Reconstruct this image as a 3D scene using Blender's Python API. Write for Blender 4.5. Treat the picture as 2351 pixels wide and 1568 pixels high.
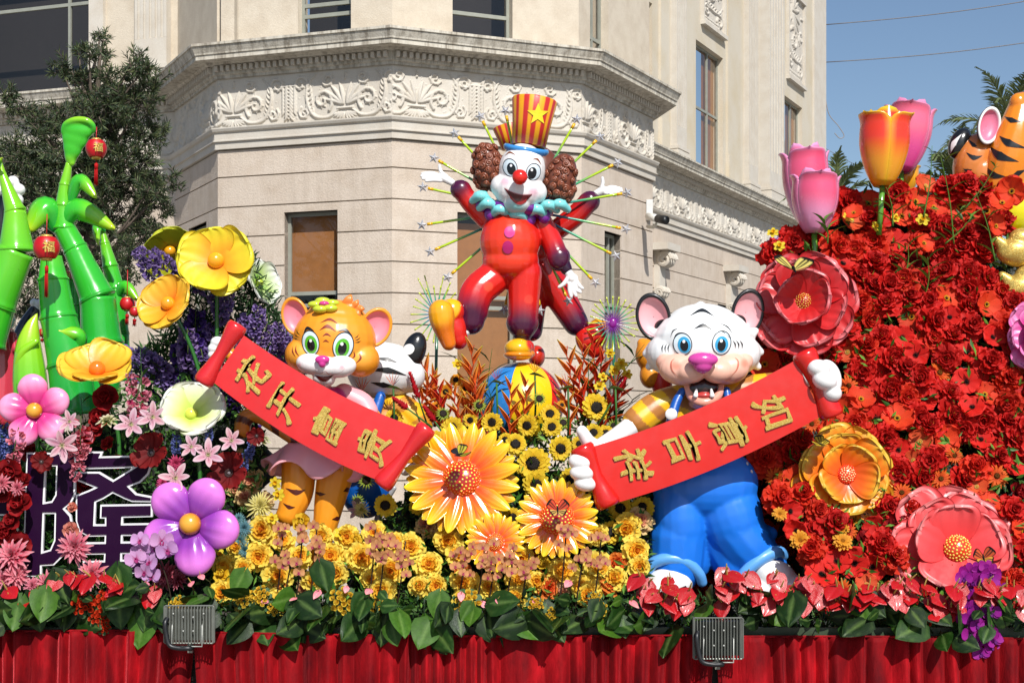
import bpy, math, random
import numpy as np
from mathutils import Vector, Matrix, Quaternion
from mathutils.bvhtree import BVHTree
from math import sin, cos, pi, radians
SC = bpy.context.scene
for o in list(bpy.data.objects): bpy.data.objects.remove(o)
COL = SC.collection
R = random.Random(7)
# ---------------------------------------------------------------- camera, sky, sun, exposure
F, CX, HY, ZC = 3230.0, 1175.5, 958.0, 2.8      # the photograph's focal length / horizon, camera height
cam = bpy.data.cameras.new('camera'); cob = bpy.data.objects.new('camera', cam); COL.objects.link(cob)
cob.location = (0, 0, ZC); cob.rotation_euler = (radians(90), 0, 0)
cam.sensor_width = 36; cam.lens = F/2351*36; cam.shift_y = (HY-784)/2351; cam.clip_end = 3000; cam.clip_start = .1
SC.camera = cob
SUN_AZ, SUN_EL = 17, 43                          # degrees: to the right of straight behind the camera, height
world = bpy.data.worlds.new('World'); SC.world = world; world.use_nodes = True
nt = world.node_tree; nt.nodes.clear()
wo = nt.nodes.new('ShaderNodeOutputWorld'); bg = nt.nodes.new('ShaderNodeBackground'); sk = nt.nodes.new('ShaderNodeTexSky')
sk.sky_type = 'NISHITA'; sk.sun_disc = False; sk.sun_elevation = radians(SUN_EL); sk.sun_rotation = radians(180-SUN_AZ)
sk.air_density = 1.0; sk.dust_density = 1.0; sk.ozone_density = 2.6; sk.altitude = 0
bg.inputs[1].default_value = .082
nt.links.new(sk.outputs[0], bg.inputs[0]); nt.links.new(bg.outputs[0], wo.inputs[0])
sl = bpy.data.lights.new('sun', 'SUN'); sl.energy = 4.3; sl.angle = radians(.53); sl.color = (1, .97, .925)
so = bpy.data.objects.new('sun', sl); COL.objects.link(so)
sdir = Vector((sin(radians(SUN_AZ))*cos(radians(SUN_EL)), -cos(radians(SUN_AZ))*cos(radians(SUN_EL)), sin(radians(SUN_EL))))
so.rotation_euler = sdir.to_track_quat('Z', 'Y').to_euler(); so.location = sdir*60
vs = SC.view_settings; vs.view_transform = 'Standard'; vs.look = 'None'; vs.exposure = .42; vs.gamma = 1; vs.use_curve_mapping = False
# ---------------------------------------------------------------- helpers
def V(px, py, Y): return Vector(((px-CX)*Y/F, Y, ZC-(py-HY)*Y/F))
def c(h, k=.86):
    h = h.lstrip('#'); v = [int(h[i:i+2], 16)/255 for i in (0, 2, 4)]
    return np.array([(x/12.92 if x < .04 else ((x+.055)/1.055)**2.4)*k for x in v])
def lerp(a, b, t): return a+(b-a)*t
def prop(o, label=None, cat=None, group=None, kind=None):
    if label: o['label'] = label
    if cat: o['category'] = cat
    if group: o['group'] = group
    if kind: o['kind'] = kind
    return o
def mesh(name, v, f, mat, col=None, smooth=True):
    me = bpy.data.meshes.new(name)
    v = np.asarray(v, dtype=np.float64).reshape(-1, 3)
    me.from_pydata(v.tolist(), [], f if isinstance(f, list) else f.tolist())
    if col is not None:
        a = me.color_attributes.new('Col', 'FLOAT_COLOR', 'POINT')
        cc = np.ones((len(v), 4)); cc[:, :3] = col
        a.data.foreach_set('color', cc.ravel())
    if smooth: me.polygons.foreach_set('use_smooth', [True]*len(me.polygons))
    me.materials.append(mat); me.update()
    return me
def link(name, me, parent=None, M=None):
    o = bpy.data.objects.new(name, me); COL.objects.link(o)
    if parent is not None: o.parent = parent
    if M is not None: o.matrix_basis = M
    return o
def thing(name, label, cat, loc=(0, 0, 0), group=None, M=None):
    o = bpy.data.objects.new(name, None); COL.objects.link(o); o.empty_display_size = .1
    if M is not None: o.matrix_basis = M
    else: o.location = loc
    return prop(o, label, cat, group)
def wpart(name, v, f, mat, root, col=None, smooth=True, up=None):
    """part given in world coordinates under an unrotated root (and, if up is given, under that part)"""
    v = np.asarray(v, dtype=float).reshape(-1, 3)
    if root is not None: v = v-np.array(root.location)
    return link(name, mesh(name, v, f, mat, col, smooth), up or root)
class MB:
    def __init__(s): s.v = []; s.f = []; s.c = []; s.n = 0
    def add(s, v, f, col=(1, 1, 1)):
        v = np.asarray(v, float).reshape(-1, 3); n = s.n
        s.v.append(v); s.f += [tuple(i+n for i in q) for q in f]; s.n += len(v)
        s.c.append(np.broadcast_to(np.asarray(col, float), (len(v), 3)))
        return s
    def box(s, a, b, col=(1, 1, 1)):
        x0, y0, z0 = a; x1, y1, z1 = b
        v = [(x0,y0,z0),(x1,y0,z0),(x1,y1,z0),(x0,y1,z0),(x0,y0,z1),(x1,y0,z1),(x1,y1,z1),(x0,y1,z1)]
        return s.add(v, [(3,2,1,0),(4,5,6,7),(0,1,5,4),(1,2,6,5),(2,3,7,6),(3,0,4,7)], col)
    def tube(s, pts, rad, n=8, col=(1, 1, 1), rnd=False):
        v, f = tube(pts, rad, n, rnd); return s.add(v, f, col)
    def get(s): return np.concatenate(s.v), s.f, np.concatenate(s.c)
    def mesh(s, name, mat, smooth=True):
        v, f, cc = s.get(); return mesh(name, v, f, mat, cc, smooth)
    def part(s, name, mat, root, smooth=True, up=None):
        v, f, cc = s.get(); return wpart(name, v, f, mat, root, cc, smooth, up)
def tube(pts, rad, n=10, rnd=False):
    P = [Vector(p) for p in pts]
    r = list(rad) if hasattr(rad, '__len__') else [rad]*len(P)
    if rnd:
        d0 = (P[0]-P[1]).normalized(); d1 = (P[-1]-P[-2]).normalized(); r0, r1 = r[0], r[-1]
        A = [P[0]+d0*r0*sin(a) for a in (1.5, 1.2, .8, .4)]; ra = [r0*cos(a) for a in (1.5, 1.2, .8, .4)]
        Bp = [P[-1]+d1*r1*sin(a) for a in (.4, .8, 1.2, 1.5)]; rb = [r1*cos(a) for a in (.4, .8, 1.2, 1.5)]
        P = A+P+Bp; r = ra+r+rb
    v = []; f = []; m = len(P); t = (P[1]-P[0]).normalized(); u = t.orthogonal().normalized()
    for i in range(m):
        a = P[max(i-1, 0)]; b = P[min(i+1, m-1)]; t2 = (b-a)
        t2 = t2.normalized() if t2.length > 1e-9 else t
        u = (u-t2*u.dot(t2)).normalized(); w = t2.cross(u); t = t2
        for k in range(n):
            q = 2*pi*k/n; v.append(tuple(P[i]+(u*cos(q)+w*sin(q))*r[i]))
    for i in range(m-1):
        for k in range(n): f.append((i*n+k, i*n+(k+1) % n, (i+1)*n+(k+1) % n, (i+1)*n+k))
    f.append(tuple(range(n))[::-1]); f.append(tuple((m-1)*n+k for k in range(n)))
    return np.array(v), f
def crv(pts, n=24):
    """Catmull-Rom through points (any dimension)"""
    P = np.array(pts, float); P = np.vstack([2*P[0]-P[1], P, 2*P[-1]-P[-2]]); m = len(P)-3; out = []
    for i in range(n+1):
        s = i/n*m; k = min(int(s), m-1); t = s-k; a, b, d, e = P[k:k+4]
        out.append(.5*((2*b)+(-a+d)*t+(2*a-5*b+4*d-e)*t*t+(-a+3*b-3*d+e)*t**3))
    return np.array(out)
def sphere(ctr, r, nu=20, nv=12, rot=None):
    r = np.broadcast_to(np.array(r, float), (3,))
    v = []; f = []
    for j in range(nv+1):
        th = pi*j/nv
        for i in range(nu): v.append((sin(th)*cos(2*pi*i/nu), sin(th)*sin(2*pi*i/nu), cos(th)))
    for j in range(nv):
        for i in range(nu): f.append((j*nu+i, (j+1)*nu+i, (j+1)*nu+(i+1) % nu, j*nu+(i+1) % nu))
    v = np.array(v)*r
    if rot is not None: v = v@np.array(rot.to_3x3()).T
    return v+np.array(ctr), f
def lathe(prof, n=24, axis=None, ctr=(0, 0, 0)):
    """prof [(r, h)] about +Z, or about the given axis"""
    v = []; f = []; m = len(prof)
    for r, h in prof:
        for k in range(n): v.append((r*cos(2*pi*k/n), r*sin(2*pi*k/n), h))
    for i in range(m-1):
        for k in range(n): f.append((i*n+k, i*n+(k+1) % n, (i+1)*n+(k+1) % n, (i+1)*n+k))
    v = np.array(v)
    if axis is not None: v = v@np.array(Vector(axis).normalized().to_track_quat('Z', 'Y').to_matrix()).T
    return v+np.array(ctr), f
# ---------------------------------------------------------------- materials
def nodes(name):
    m = bpy.data.materials.new(name); m.use_nodes = True; t = m.node_tree; t.nodes.clear()
    out = t.nodes.new('ShaderNodeOutputMaterial'); b = t.nodes.new('ShaderNodeBsdfPrincipled')
    t.links.new(b.outputs[0], out.inputs[0]); return m, t, b, out
def N(t, kind, **kw):
    n = t.nodes.new(kind)
    for k, v in kw.items():
        if isinstance(k, str) and hasattr(n, k): setattr(n, k, v)
    return n
def mixc(t, mode, fac, a, b):
    n = t.nodes.new('ShaderNodeMix'); n.data_type = 'RGBA'; n.blend_type = mode
    for s, x in ((n.inputs[0], fac), (n.inputs[6], a), (n.inputs[7], b)):
        if isinstance(x, (int, float)): s.default_value = x
        elif hasattr(x, 'links'): t.links.new(x, s)
        else: s.default_value = (*x, 1) if len(x) == 3 else x
    return n.outputs[2]
def ramp(t, fac, stops):
    n = t.nodes.new('ShaderNodeValToRGB'); e = n.color_ramp.elements
    while len(e) < len(stops): e.new(.5)
    for i, (p, col) in enumerate(stops): e[i].position = p; e[i].color = (*col, 1) if len(col) == 3 else col
    t.links.new(fac, n.inputs[0]); return n.outputs[0]
def noise(t, scale, detail=4, rough=.55, coord='Object', sc=None):
    tc = t.nodes.new('ShaderNodeTexCoord'); n = t.nodes.new('ShaderNodeTexNoise')
    n.inputs['Scale'].default_value = scale; n.inputs['Detail'].default_value = detail; n.inputs['Roughness'].default_value = rough
    s = tc.outputs[coord]
    if sc:
        mp = t.nodes.new('ShaderNodeMapping'); mp.inputs['Scale'].default_value = sc; t.links.new(s, mp.inputs[0]); s = mp.outputs[0]
    t.links.new(s, n.inputs[0]); return n.outputs[0]
def bump(t, b, h, strength, dist=.01):
    n = t.nodes.new('ShaderNodeBump'); n.inputs['Strength'].default_value = strength; n.inputs['Distance'].default_value = dist
    t.links.new(h, n.inputs['Height']); t.links.new(n.outputs[0], b.inputs['Normal'])
def painted(name, rough=.35, coat=0, var=.12, nscale=6, bstr=.15, bscale=40, transl=0, rand=.0, metal=0, sheen=0, spec=.5):
    """colour comes from the object's own paint (vertex colour 'Col'); noise adds wear"""
    m, t, b, out = nodes(name)
    at = t.nodes.new('ShaderNodeAttribute'); at.attribute_name = 'Col'
    n = noise(t, nscale, 5); g = ramp(t, n, [(.3, (1-var,)*3), (.7, (1, 1, 1))])
    col = mixc(t, 'MULTIPLY', 1, at.outputs[0], g)
    if rand:
        oi = t.nodes.new('ShaderNodeObjectInfo'); rr = ramp(t, oi.outputs['Random'], [(0, (1-rand, 1-rand*1.1, 1-rand*.6)), (.5, (1, 1, 1)), (1, (1, 1-rand*.4, 1-rand*.9))])
        col = mixc(t, 'MULTIPLY', 1, col, rr)
    t.links.new(col, b.inputs['Base Color']); b.inputs['Roughness'].default_value = rough
    b.inputs['Coat Weight'].default_value = coat; b.inputs['Coat Roughness'].default_value = .12
    b.inputs['Metallic'].default_value = metal; b.inputs['Specular IOR Level'].default_value = spec
    if sheen: b.inputs['Sheen Weight'].default_value = sheen; b.inputs['Sheen Roughness'].default_value = .35
    nb = noise(t, bscale, 4)
    r2 = ramp(t, noise(t, nscale*2.3, 4), [(.3, (max(rough-.07, .03),)*3), (.7, (min(rough+.12, 1),)*3)]); t.links.new(r2, b.inputs['Roughness'])
    if bstr: bump(t, b, nb, bstr, .004)
    if transl:
        tr = t.nodes.new('ShaderNodeBsdfTranslucent'); mx = t.nodes.new('ShaderNodeMixShader'); mx.inputs[0].default_value = transl
        t.links.new(col, tr.inputs[0]); t.links.new(b.outputs[0], mx.inputs[1]); t.links.new(tr.outputs[0], mx.inputs[2]); t.links.new(mx.outputs[0], out.inputs[0])
    return m
GLOSS = painted('glossy_fibreglass_paint', .2, .35, .07, 3, .06, 18)
SATIN = painted('satin_sculpture_paint', .36, .1, .09, 4, .1, 25)
FOAM = painted('painted_foam_petal', .38, .0, .1, 5, .12, 16, transl=.12)
CLOTH = painted('fabric_petal', .62, 0, .12, 14, .3, 60, transl=.35, rand=.12, spec=.3)
LEAFM = painted('waxy_leaf', .47, .0, .3, 9, .3, 30, transl=.12, rand=.25, spec=.28)
DULL = painted('dull_foliage', .55, 0, .35, 2.5, 0, 30, transl=.15, rand=.1, spec=.3)
WAXY = painted('waxy_red_spathe', .3, .08, .15, 12, .5, 45, rand=.12)
METAL = painted('grey_cast_metal', .42, 0, .15, 8, .1, 60, metal=.55)
PLAST = painted('weathered_plastic', .42, 0, .15, 8, .08, 40)
def glitter(name, a, b2, scale=900, metal=.6, rough=.35):
    m, t, b, out = nodes(name)
    tc = t.nodes.new('ShaderNodeTexCoord'); vo = t.nodes.new('ShaderNodeTexVoronoi'); vo.inputs['Scale'].default_value = scale
    t.links.new(tc.outputs['Object'], vo.inputs[0])
    sep = t.nodes.new('ShaderNodeSeparateColor'); t.links.new(vo.outputs['Color'], sep.inputs[0])
    t.links.new(ramp(t, sep.outputs[0], [(0, a), (1, b2)]), b.inputs['Base Color'])
    b.inputs['Metallic'].default_value = metal; b.inputs['Roughness'].default_value = rough
    bump(t, b, sep.outputs[1], .7, .002); return m
SIGNM = painted('matt_sign_face', .5, 0, .1, 4, .03, 25, spec=.12)
GOLD = glitter('gold_glitter', tuple(c('#c8962c')), tuple(c('#f4dc80')), 260)
SILVER = glitter('silver_glitter', (.32, .31, .31), (.8, .8, .82), 220, .45, .4)
def velvet():
    m, t, b, out = nodes('red_velvet')
    n = noise(t, 5, 6, .6, sc=(1, 1, .35)); col = ramp(t, n, [(.3, tuple(c('#56000a', .64))), (.52, tuple(c('#960410', .66))), (.72, tuple(c('#cc1220', .72)))])
    t.links.new(col, b.inputs['Base Color']); b.inputs['Roughness'].default_value = .75; b.inputs['Specular IOR Level'].default_value = .15
    b.inputs['Sheen Weight'].default_value = .55; b.inputs['Sheen Roughness'].default_value = .3; b.inputs['Sheen Tint'].default_value = (1, .10, .12, 1)
    bump(t, b, noise(t, 45, 5, .6, sc=(1, 1, .25)), .55, .01); return m
VELVET = velvet()
def stucco(name, base, dark, bs=.5, streak=.0, sc=3):
    m, t, b, out = nodes(name)
    n = noise(t, sc, 8, .6); col = ramp(t, n, [(.3, dark), (.6, base)])
    oi = t.nodes.new('ShaderNodeObjectInfo'); col = mixc(t, 'MULTIPLY', 1, col, ramp(t, oi.outputs['Random'], [(0, (.93, .925, .92)), (1, (1, 1, 1))]))
    fine = ramp(t, noise(t, 55, 4, .7), [(.3, (.9, .89, .88)), (.6, (1, 1, 1))]); col = mixc(t, 'MULTIPLY', 1, col, fine)
    if streak:
        s = ramp(t, noise(t, 3.2, 6, .75, sc=(3.2, 3.2, .16)), [(.38, (.36, .33, .30)), (.56, (1, 1, 1))])
        col = mixc(t, 'MULTIPLY', streak, col, s)
    t.links.new(col, b.inputs['Base Color']); b.inputs['Roughness'].default_value = .85; b.inputs['Specular IOR Level'].default_value = .25
    bump(t, b, noise(t, 34, 7, .72), bs, .03); return m
ST_WALL = stucco('pinkish_render', tuple(c('#dfd0bf', .80)), tuple(c('#d2c1ae', .80)), .45, streak=.12)
ST_UP = stucco('upper_render', tuple(c('#e2d6c2', .8)), tuple(c('#d3c5b0', .8)), .3)
ST_CREAM = stucco('cream_paint', tuple(c('#f0e6d2', .66)), tuple(c('#e9dabc', .66)), .12, sc=1.2)
ST_TRIM = stucco('white_trim', tuple(c('#e6dfd2', .72)), tuple(c('#dcd2c2', .72)), .15)
ST_CORN = stucco('weathered_cornice', tuple(c('#e0dacb', .8)), tuple(c('#cfc6b4', .8)), .3, streak=.75)
ST_GROOVE = stucco('joint_shadow_render', tuple(c('#b5a898', .8)), tuple(c('#a09484', .8)), .2)
def simple(name, col, rough=.5, metal=0, bs=.1):
    m, t, b, out = nodes(name)
    g = ramp(t, noise(t, 7, 5), [(.3, tuple(np.array(col)*.82)), (.7, tuple(col))]); t.links.new(g, b.inputs['Base Color'])
    b.inputs['Roughness'].default_value = rough; b.inputs['Metallic'].default_value = metal
    if bs: bump(t, b, noise(t, 60, 3), bs, .003)
    return m
FRAMEM = simple('grey_window_frame', c('#9a9c90'), .45)
BLIND = simple('brown_blind', c('#a8703c', .8), .8)
DARKR = simple('dark_room', (.018, .014, .012), .9)
def glass():
    m, t, b, out = nodes('window_glass')
    tr = t.nodes.new('ShaderNodeBsdfTransparent'); tr.inputs[0].default_value = (.95, .93, .90, 1)
    gl = t.nodes.new('ShaderNodeBsdfGlossy'); gl.inputs['Roughness'].default_value = .02
    lw = t.nodes.new('ShaderNodeLayerWeight'); pw = t.nodes.new('ShaderNodeMath'); pw.operation = 'POWER'; pw.inputs[1].default_value = 4; t.links.new(lw.outputs['Facing'], pw.inputs[0]); fr = t.nodes.new('ShaderNodeMath'); fr.operation = 'MULTIPLY_ADD'; fr.inputs[1].default_value = .9; fr.inputs[2].default_value = .06; t.links.new(pw.outputs[0], fr.inputs[0])
    mx = t.nodes.new('ShaderNodeMixShader'); t.links.new(fr.outputs[0], mx.inputs[0]); t.links.new(tr.outputs[0], mx.inputs[1]); t.links.new(gl.outputs[0], mx.inputs[2])
    t.links.new(mx.outputs[0], out.inputs[0]); return m
GLASS = glass()
# ================================================================ ground
GROUND = stucco('plaza_paving', (.30, .28, .26), (.22, .21, .20), .3)
g = MB(); g.add([(-400, -200, 0), (400, -200, 0), (400, 600, 0), (-400, 600, 0)], [(0, 1, 2, 3)])
prop(link('ground', g.mesh('ground', GROUND, False)), kind='structure')
# ================================================================ the building
PL = [(-14.5, 28.25), (-6.09, 25.4), (-4.81, 23.0), (-1.876, 22.0), (1.15, 23.28), (2.6, 26.0), (1.9, 29.28), (10.3, 45.9), (7.0, 50)]
bld = thing('corner_building', 'cream classical corner building with an octagonal bay and carved acanthus frieze', 'building', (-1.876, 24, 0))
def offs(path, d):
    """plan path moved outward by d with mitred corners"""
    P = [Vector(p) for p in path]; out = []
    for i, p in enumerate(P):
        ns = []
        if i: t = (p-P[i-1]).normalized(); ns.append(Vector((t.y, -t.x)))
        if i < len(P)-1: t = (P[i+1]-p).normalized(); ns.append(Vector((t.y, -t.x)))
        n = sum(ns, Vector((0, 0))); n = n/len(ns); out.append(p+n*(d/n.length_squared))
    return out
def sweep(name, prof, path, mat):
    v = []; f = []; m = len(prof); k = len(path)
    for d, z in prof:
        for p in offs(path, d): v.append((p.x, p.y, z))
    for i in range(m-1):
        for j in range(k-1): f.append((i*k+j, i*k+j+1, (i+1)*k+j+1, (i+1)*k+j))
    vv = []; ff = []
    for q in f:                                           # own vertices per face: crisp arrises
        b0 = len(vv); vv += [v[i] for i in q]; ff.append((b0, b0+1, b0+2, b0+3))
    return wpart(name, vv, ff, mat, bld, smooth=False)
def U(i, px, path=PL):
    """distance along face i of the point seen at px"""
    p, q = Vector(path[i]), Vector(path[i+1]); s = (px-CX)/F; d = (q-p).normalized()
    return (s*p.y-p.x)/(d.x-s*d.y)
def PT(i, u, out=0, path=PL):
    p, q = Vector(path[i]), Vector(path[i+1]); d = (q-p).normalized(); r = p+d*u+Vector((d.y, -d.x))*out
    return r
def ZZ(i, px, py, path=PL): return ZC-(py-HY)*PT(i, U(i, px, path), 0, path).y/F
def slab(mb, i, u0, u1, z0, z1, o0, o1, path=PL):
    """block on face i between distances u0-u1, heights z0-z1, from o0 (inner) to o1 (outer); mitred at the face's ends"""
    L = (Vector(path[i+1])-Vector(path[i])).length; oi = offs(path, o0); oo = offs(path, o1)
    def pt(u, o, arr):
        if u <= 1e-4: return arr[i]
        if u >= L-1e-4: return arr[i+1]
        return PT(i, u, o, path)
    a, b2, c2, d2 = pt(u0, o1, oo), pt(u1, o1, oo), pt(u1, o0, oi), pt(u0, o0, oi)
    v = [(p.x, p.y, z) for z in (z0, z1) for p in (a, b2, c2, d2)]
    mb.add(v, [(3,2,1,0),(4,5,6,7),(0,1,5,4),(1,2,6,5),(2,3,7,6),(3,0,4,7)])
def wall_rows(i, zs, ops, o0, o1, gap=0, u0=0, u1=None, split=False):
    """rows of blocks split round the openings; returns list of MB"""
    L = (Vector(PL[i+1])-Vector(PL[i])).length; u1 = u1 or L; res = []
    for za, zb in zip(zs[:-1], zs[1:]):
        cuts = sorted({za, zb, *[z for o in ops for z in o[2:4] if za < z < zb]})
        mb = MB(); res_row = []
        for ya, yb in zip(cuts[:-1], cuts[1:]):
            y1 = yb-(gap if yb == zb else 0); sp = [(u0, u1)]
            for a, b2, oa, ob in ops:
                if oa < yb-1e-4 and ob > ya+1e-4:
                    sp = [s for x, y in sp for s in ((x, min(y, a)), (max(x, b2), y)) if s[1]-s[0] > .01]
            for x, y in sp:
                if split and ops and len(sp) > 1:
                    side = 0 if (x+y)/2 < (sum(o[0] for o in ops)/len(ops)) else 1; m1 = next((q for q in res_row if q[1] == side), None)
                    if m1 is None: m1 = (MB(), side); res_row.append(m1)
                    slab(m1[0], i, x, y, ya, y1, o0, o1)
                else: slab(mb, i, x, y, ya, y1, o0, o1)
        if mb.n: res.append(mb)
        res += [q[0] for q in res_row]
    return res
def window(i, a, b2, z0, z1, bars=(), mull=(), blind=None, depth=.14, o=0):
    L = a; mb = MB(); fw = .05
    for (x, y, p, q) in [(a, a+fw, z0, z1), (b2-fw, b2, z0, z1)]+[(a+fw, b2-fw, z-.03, z+.03) for z in [z0+.03, z1-.03, *bars]]:
        slab(mb, i, x, y, p, q, o-depth-.05, o-depth)
    for x in mull:
        zz = sorted([z0+.06, z1-.06]); slab(mb, i, a+(b2-a)*x-.025, a+(b2-a)*x+.025, zz[0], zz[1], o-depth-.048, o-depth+.004)
    f = mb.part('window', FRAMEM, bld, False)
    g = MB(); p0, p1 = PT(i, a+.03, o-depth-.03), PT(i, b2-.03, o-depth-.03)
    g.add([(p0.x, p0.y, z0+.03), (p1.x, p1.y, z0+.03), (p1.x, p1.y, z1-.03), (p0.x, p0.y, z1-.03)], [(0, 1, 2, 3)])
    g.part('pane', GLASS, bld, False, up=f)
    if blind:
        zb0, zb1, u0f, u1f = blind; m2 = MB(); slab(m2, i, a+(b2-a)*u0f, a+(b2-a)*u1f, zb0, zb1, o-depth-.13, o-depth-.12)
        m2.part('blind', BLIND, bld, False, up=f)
    m3 = MB(); slab(m3, i, a-.3, b2+.3, z0-.3, z1+.3, o-1.1, o-1.0); m3.part('room_back', DARKR, bld, False, up=f)
Z_BB, Z_FB, Z_FT, Z_CT = 7.16, 7.50, 8.31, 8.80
# courses: 0.49 m apart below the architrave
zs = [Z_BB-.44-.49*k for k in range(15)][::-1]; zs = [0]+[z for z in zs if z > .1]+[Z_BB]
ops = {i: [] for i in range(8)}
def op(i, pxl, pxr, z0, z1): o = (U(i, pxl), U(i, pxr), z0, z1); ops[i].append(o); return o
zt = ZZ(2, 655, 488)
w_ab = op(2, 652, 775, zt-2.35, zt); w_bc = op(3, 1050, 1185, 2.2, ZZ(3, 1052, 487)); w_cd = op(4, 1388, 1427, 2.2, ZZ(4, 1390, 530))
w_la = op(1, 432, 474, zt-2.3, zt); w_w1 = op(6, 1487, 1530, 2.4, ZZ(6, 1500, 668)); w_w2 = op(6, 1648, 1690, 2.4, ZZ(6, 1660, 700))
for i in range(1, 7):
    if i == 5: continue
    core = MB()
    for mb in wall_rows(i, [0, Z_BB], ops[i], -.45, -.03): core.add(*mb.get()[:2])
    core.part('wall', ST_GROOVE, bld, False)
    for mb in wall_rows(i, zs, ops[i], -.35, 0, gap=.021, split=True):
        mb.part('stone_course', ST_WALL, bld, False)
for i in (0, 5):
    for mb in wall_rows(i, [0, Z_BB], [], -.4, 0): mb.part('wall', ST_WALL, bld, False)
window(2, *w_ab, bars=(ZZ(2, 700, 672), ZZ(2, 700, 700)), blind=(ZZ(2, 700, 668), w_ab[3], 0, 1))
window(3, *w_bc, bars=(ZZ(3, 1100, 681), ZZ(3, 1100, 705)), blind=(2.2, w_bc[3]-.14, 0, 1))
window(4, *w_cd, bars=(ZZ(4, 1400, 697), ZZ(4, 1400, 712)), mull=(.66,), blind=(2.2, w_cd[3], .1, .5))
window(1, *w_la, bars=(), blind=(w_la[2], w_la[3]-.1, .4, 1))
window(6, *w_w1); window(6, *w_w2)
# upper storey, 0.06 m back
ZU = 19
ops = {i: [] for i in range(8)}
u0_ = op(0, -60, 200, Z_CT, 12); u1_ = op(1, 490, 517, Z_CT, 12); u2_ = op(2, 680, 802, Z_CT, 12); u3_ = op(3, 1042, 1180, Z_CT, 12); u4_ = op(4, 1362, 1404, Z_CT, 12)
u5_ = op(6, 1452, 1503, Z_CT, ZZ(6, 1480, -8)); u6_ = op(6, 1603, 1665, Z_CT, ZZ(6, 1610, 95)); u7_ = op(6, 1803, 1846, Z_CT, ZZ(6, 1810, 222)); u8_ = op(6, 1803, 1846, ZZ(6, 1825, 5), ZZ(6, 1825, 5)+3.0)
up0 = MB()
for i in (0, 1, 2, 3, 4, 5, 7):
    for mb in wall_rows(i, [Z_CT-.3, 12], ops[i], -.4, -.06): mb.part('upper_wall', ST_UP, bld, False)
for mb in wall_rows(6, [Z_CT-.3, ZU], ops[6], -.4, -.06): mb.part('upper_wall', ST_CREAM, bld, False)
window(0, *u0_, bars=(ZZ(0, 80, 12),), mull=(.79,), o=-.06); window(1, *u1_, blind=(Z_CT, 12, .3, 1), o=-.06)
window(2, *u2_, bars=(ZZ(2, 740, 27), ZZ(2, 740, 2)), o=-.06)
window(3, *u3_, bars=(ZZ(3, 1110, 28),), o=-.06); window(4, *u4_, bars=(ZZ(4, 1380, 83),), mull=(.5,), o=-.06)
window(6, *u5_, mull=(.55,), blind=(Z_CT, u5_[3], .5, 1), o=-.06); window(6, *u6_, bars=(ZZ(6, 1635, 255),), mull=(.6,), blind=(Z_CT, u6_[3], .55, 1), o=-.06)
window(6, *u7_, mull=(.6,), blind=(Z_CT, u7_[3], .55, 1), o=-.06); window(6, *u8_, bars=(), o=-.06)
# mouldings
PT8 = PL
sweep('cornice', [(0, Z_FT), (.05, Z_FT), (.05, 8.35), (.09, 8.37), (.09, 8.50), (.19, 8.51), (.21, 8.54), (.41, 8.54), (.41, 8.61), (.43, 8.615), (.435, 8.64), (.46, 8.69), (.475, 8.72), (.475, 8.74), (.50, 8.745), (.50, 8.785), (-.06, Z_CT)], PT8, ST_CORN)
sweep('architrave', [(-.2, Z_BB), (.05, Z_BB), (.05, 7.27), (.085, 7.28), (.085, 7.30), (.065, 7.31), (.065, 7.42), (.10, 7.44), (.12, 7.48), (.12, Z_FB), (0, Z_FB)], PT8, ST_TRIM)
sweep('frieze_backing', [(-.3, Z_FB), (.0, Z_FB), (.0, Z_FT), (-.3, Z_FT)], PT8, ST_TRIM)
# dentils: one small block each (nearest 290), shared mesh
dm = MB(); dm.box((-.028, -.06, 8.41), (.028, .01, 8.495)); dmesh = dm.mesh('dentil', ST_TRIM, False)
cnt = 0; rest = MB()
for i in (2, 3, 1, 4, 6, 0):
    L = (Vector(PL[i+1])-Vector(PL[i])).length; n = int(L/.105); d = (Vector(PL[i+1])-Vector(PL[i])).normalized(); ang = math.atan2(d.y, d.x)
    for k in range(n):
        p = PT(i, (k+.5)*L/n, .10)
        if i == 0 and (p.x-0)/p.y*F+CX < -20: continue
        if cnt < 290:
            o = link('dentil', dmesh, bld, Matrix.Translation(Vector((p.x, p.y, 0))-bld.location)@Matrix.Rotation(ang, 4, 'Z')); cnt += 1
        else:
            M = Matrix.Translation((p.x, p.y, 0))@Matrix.Rotation(ang, 4, 'Z')
            rest.add([tuple(M@Vector(v)) for v in dm.get()[0]], dm.f[:6])
prop(rest.part('dentil_row', ST_TRIM, bld, False), kind='stuff')
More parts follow.
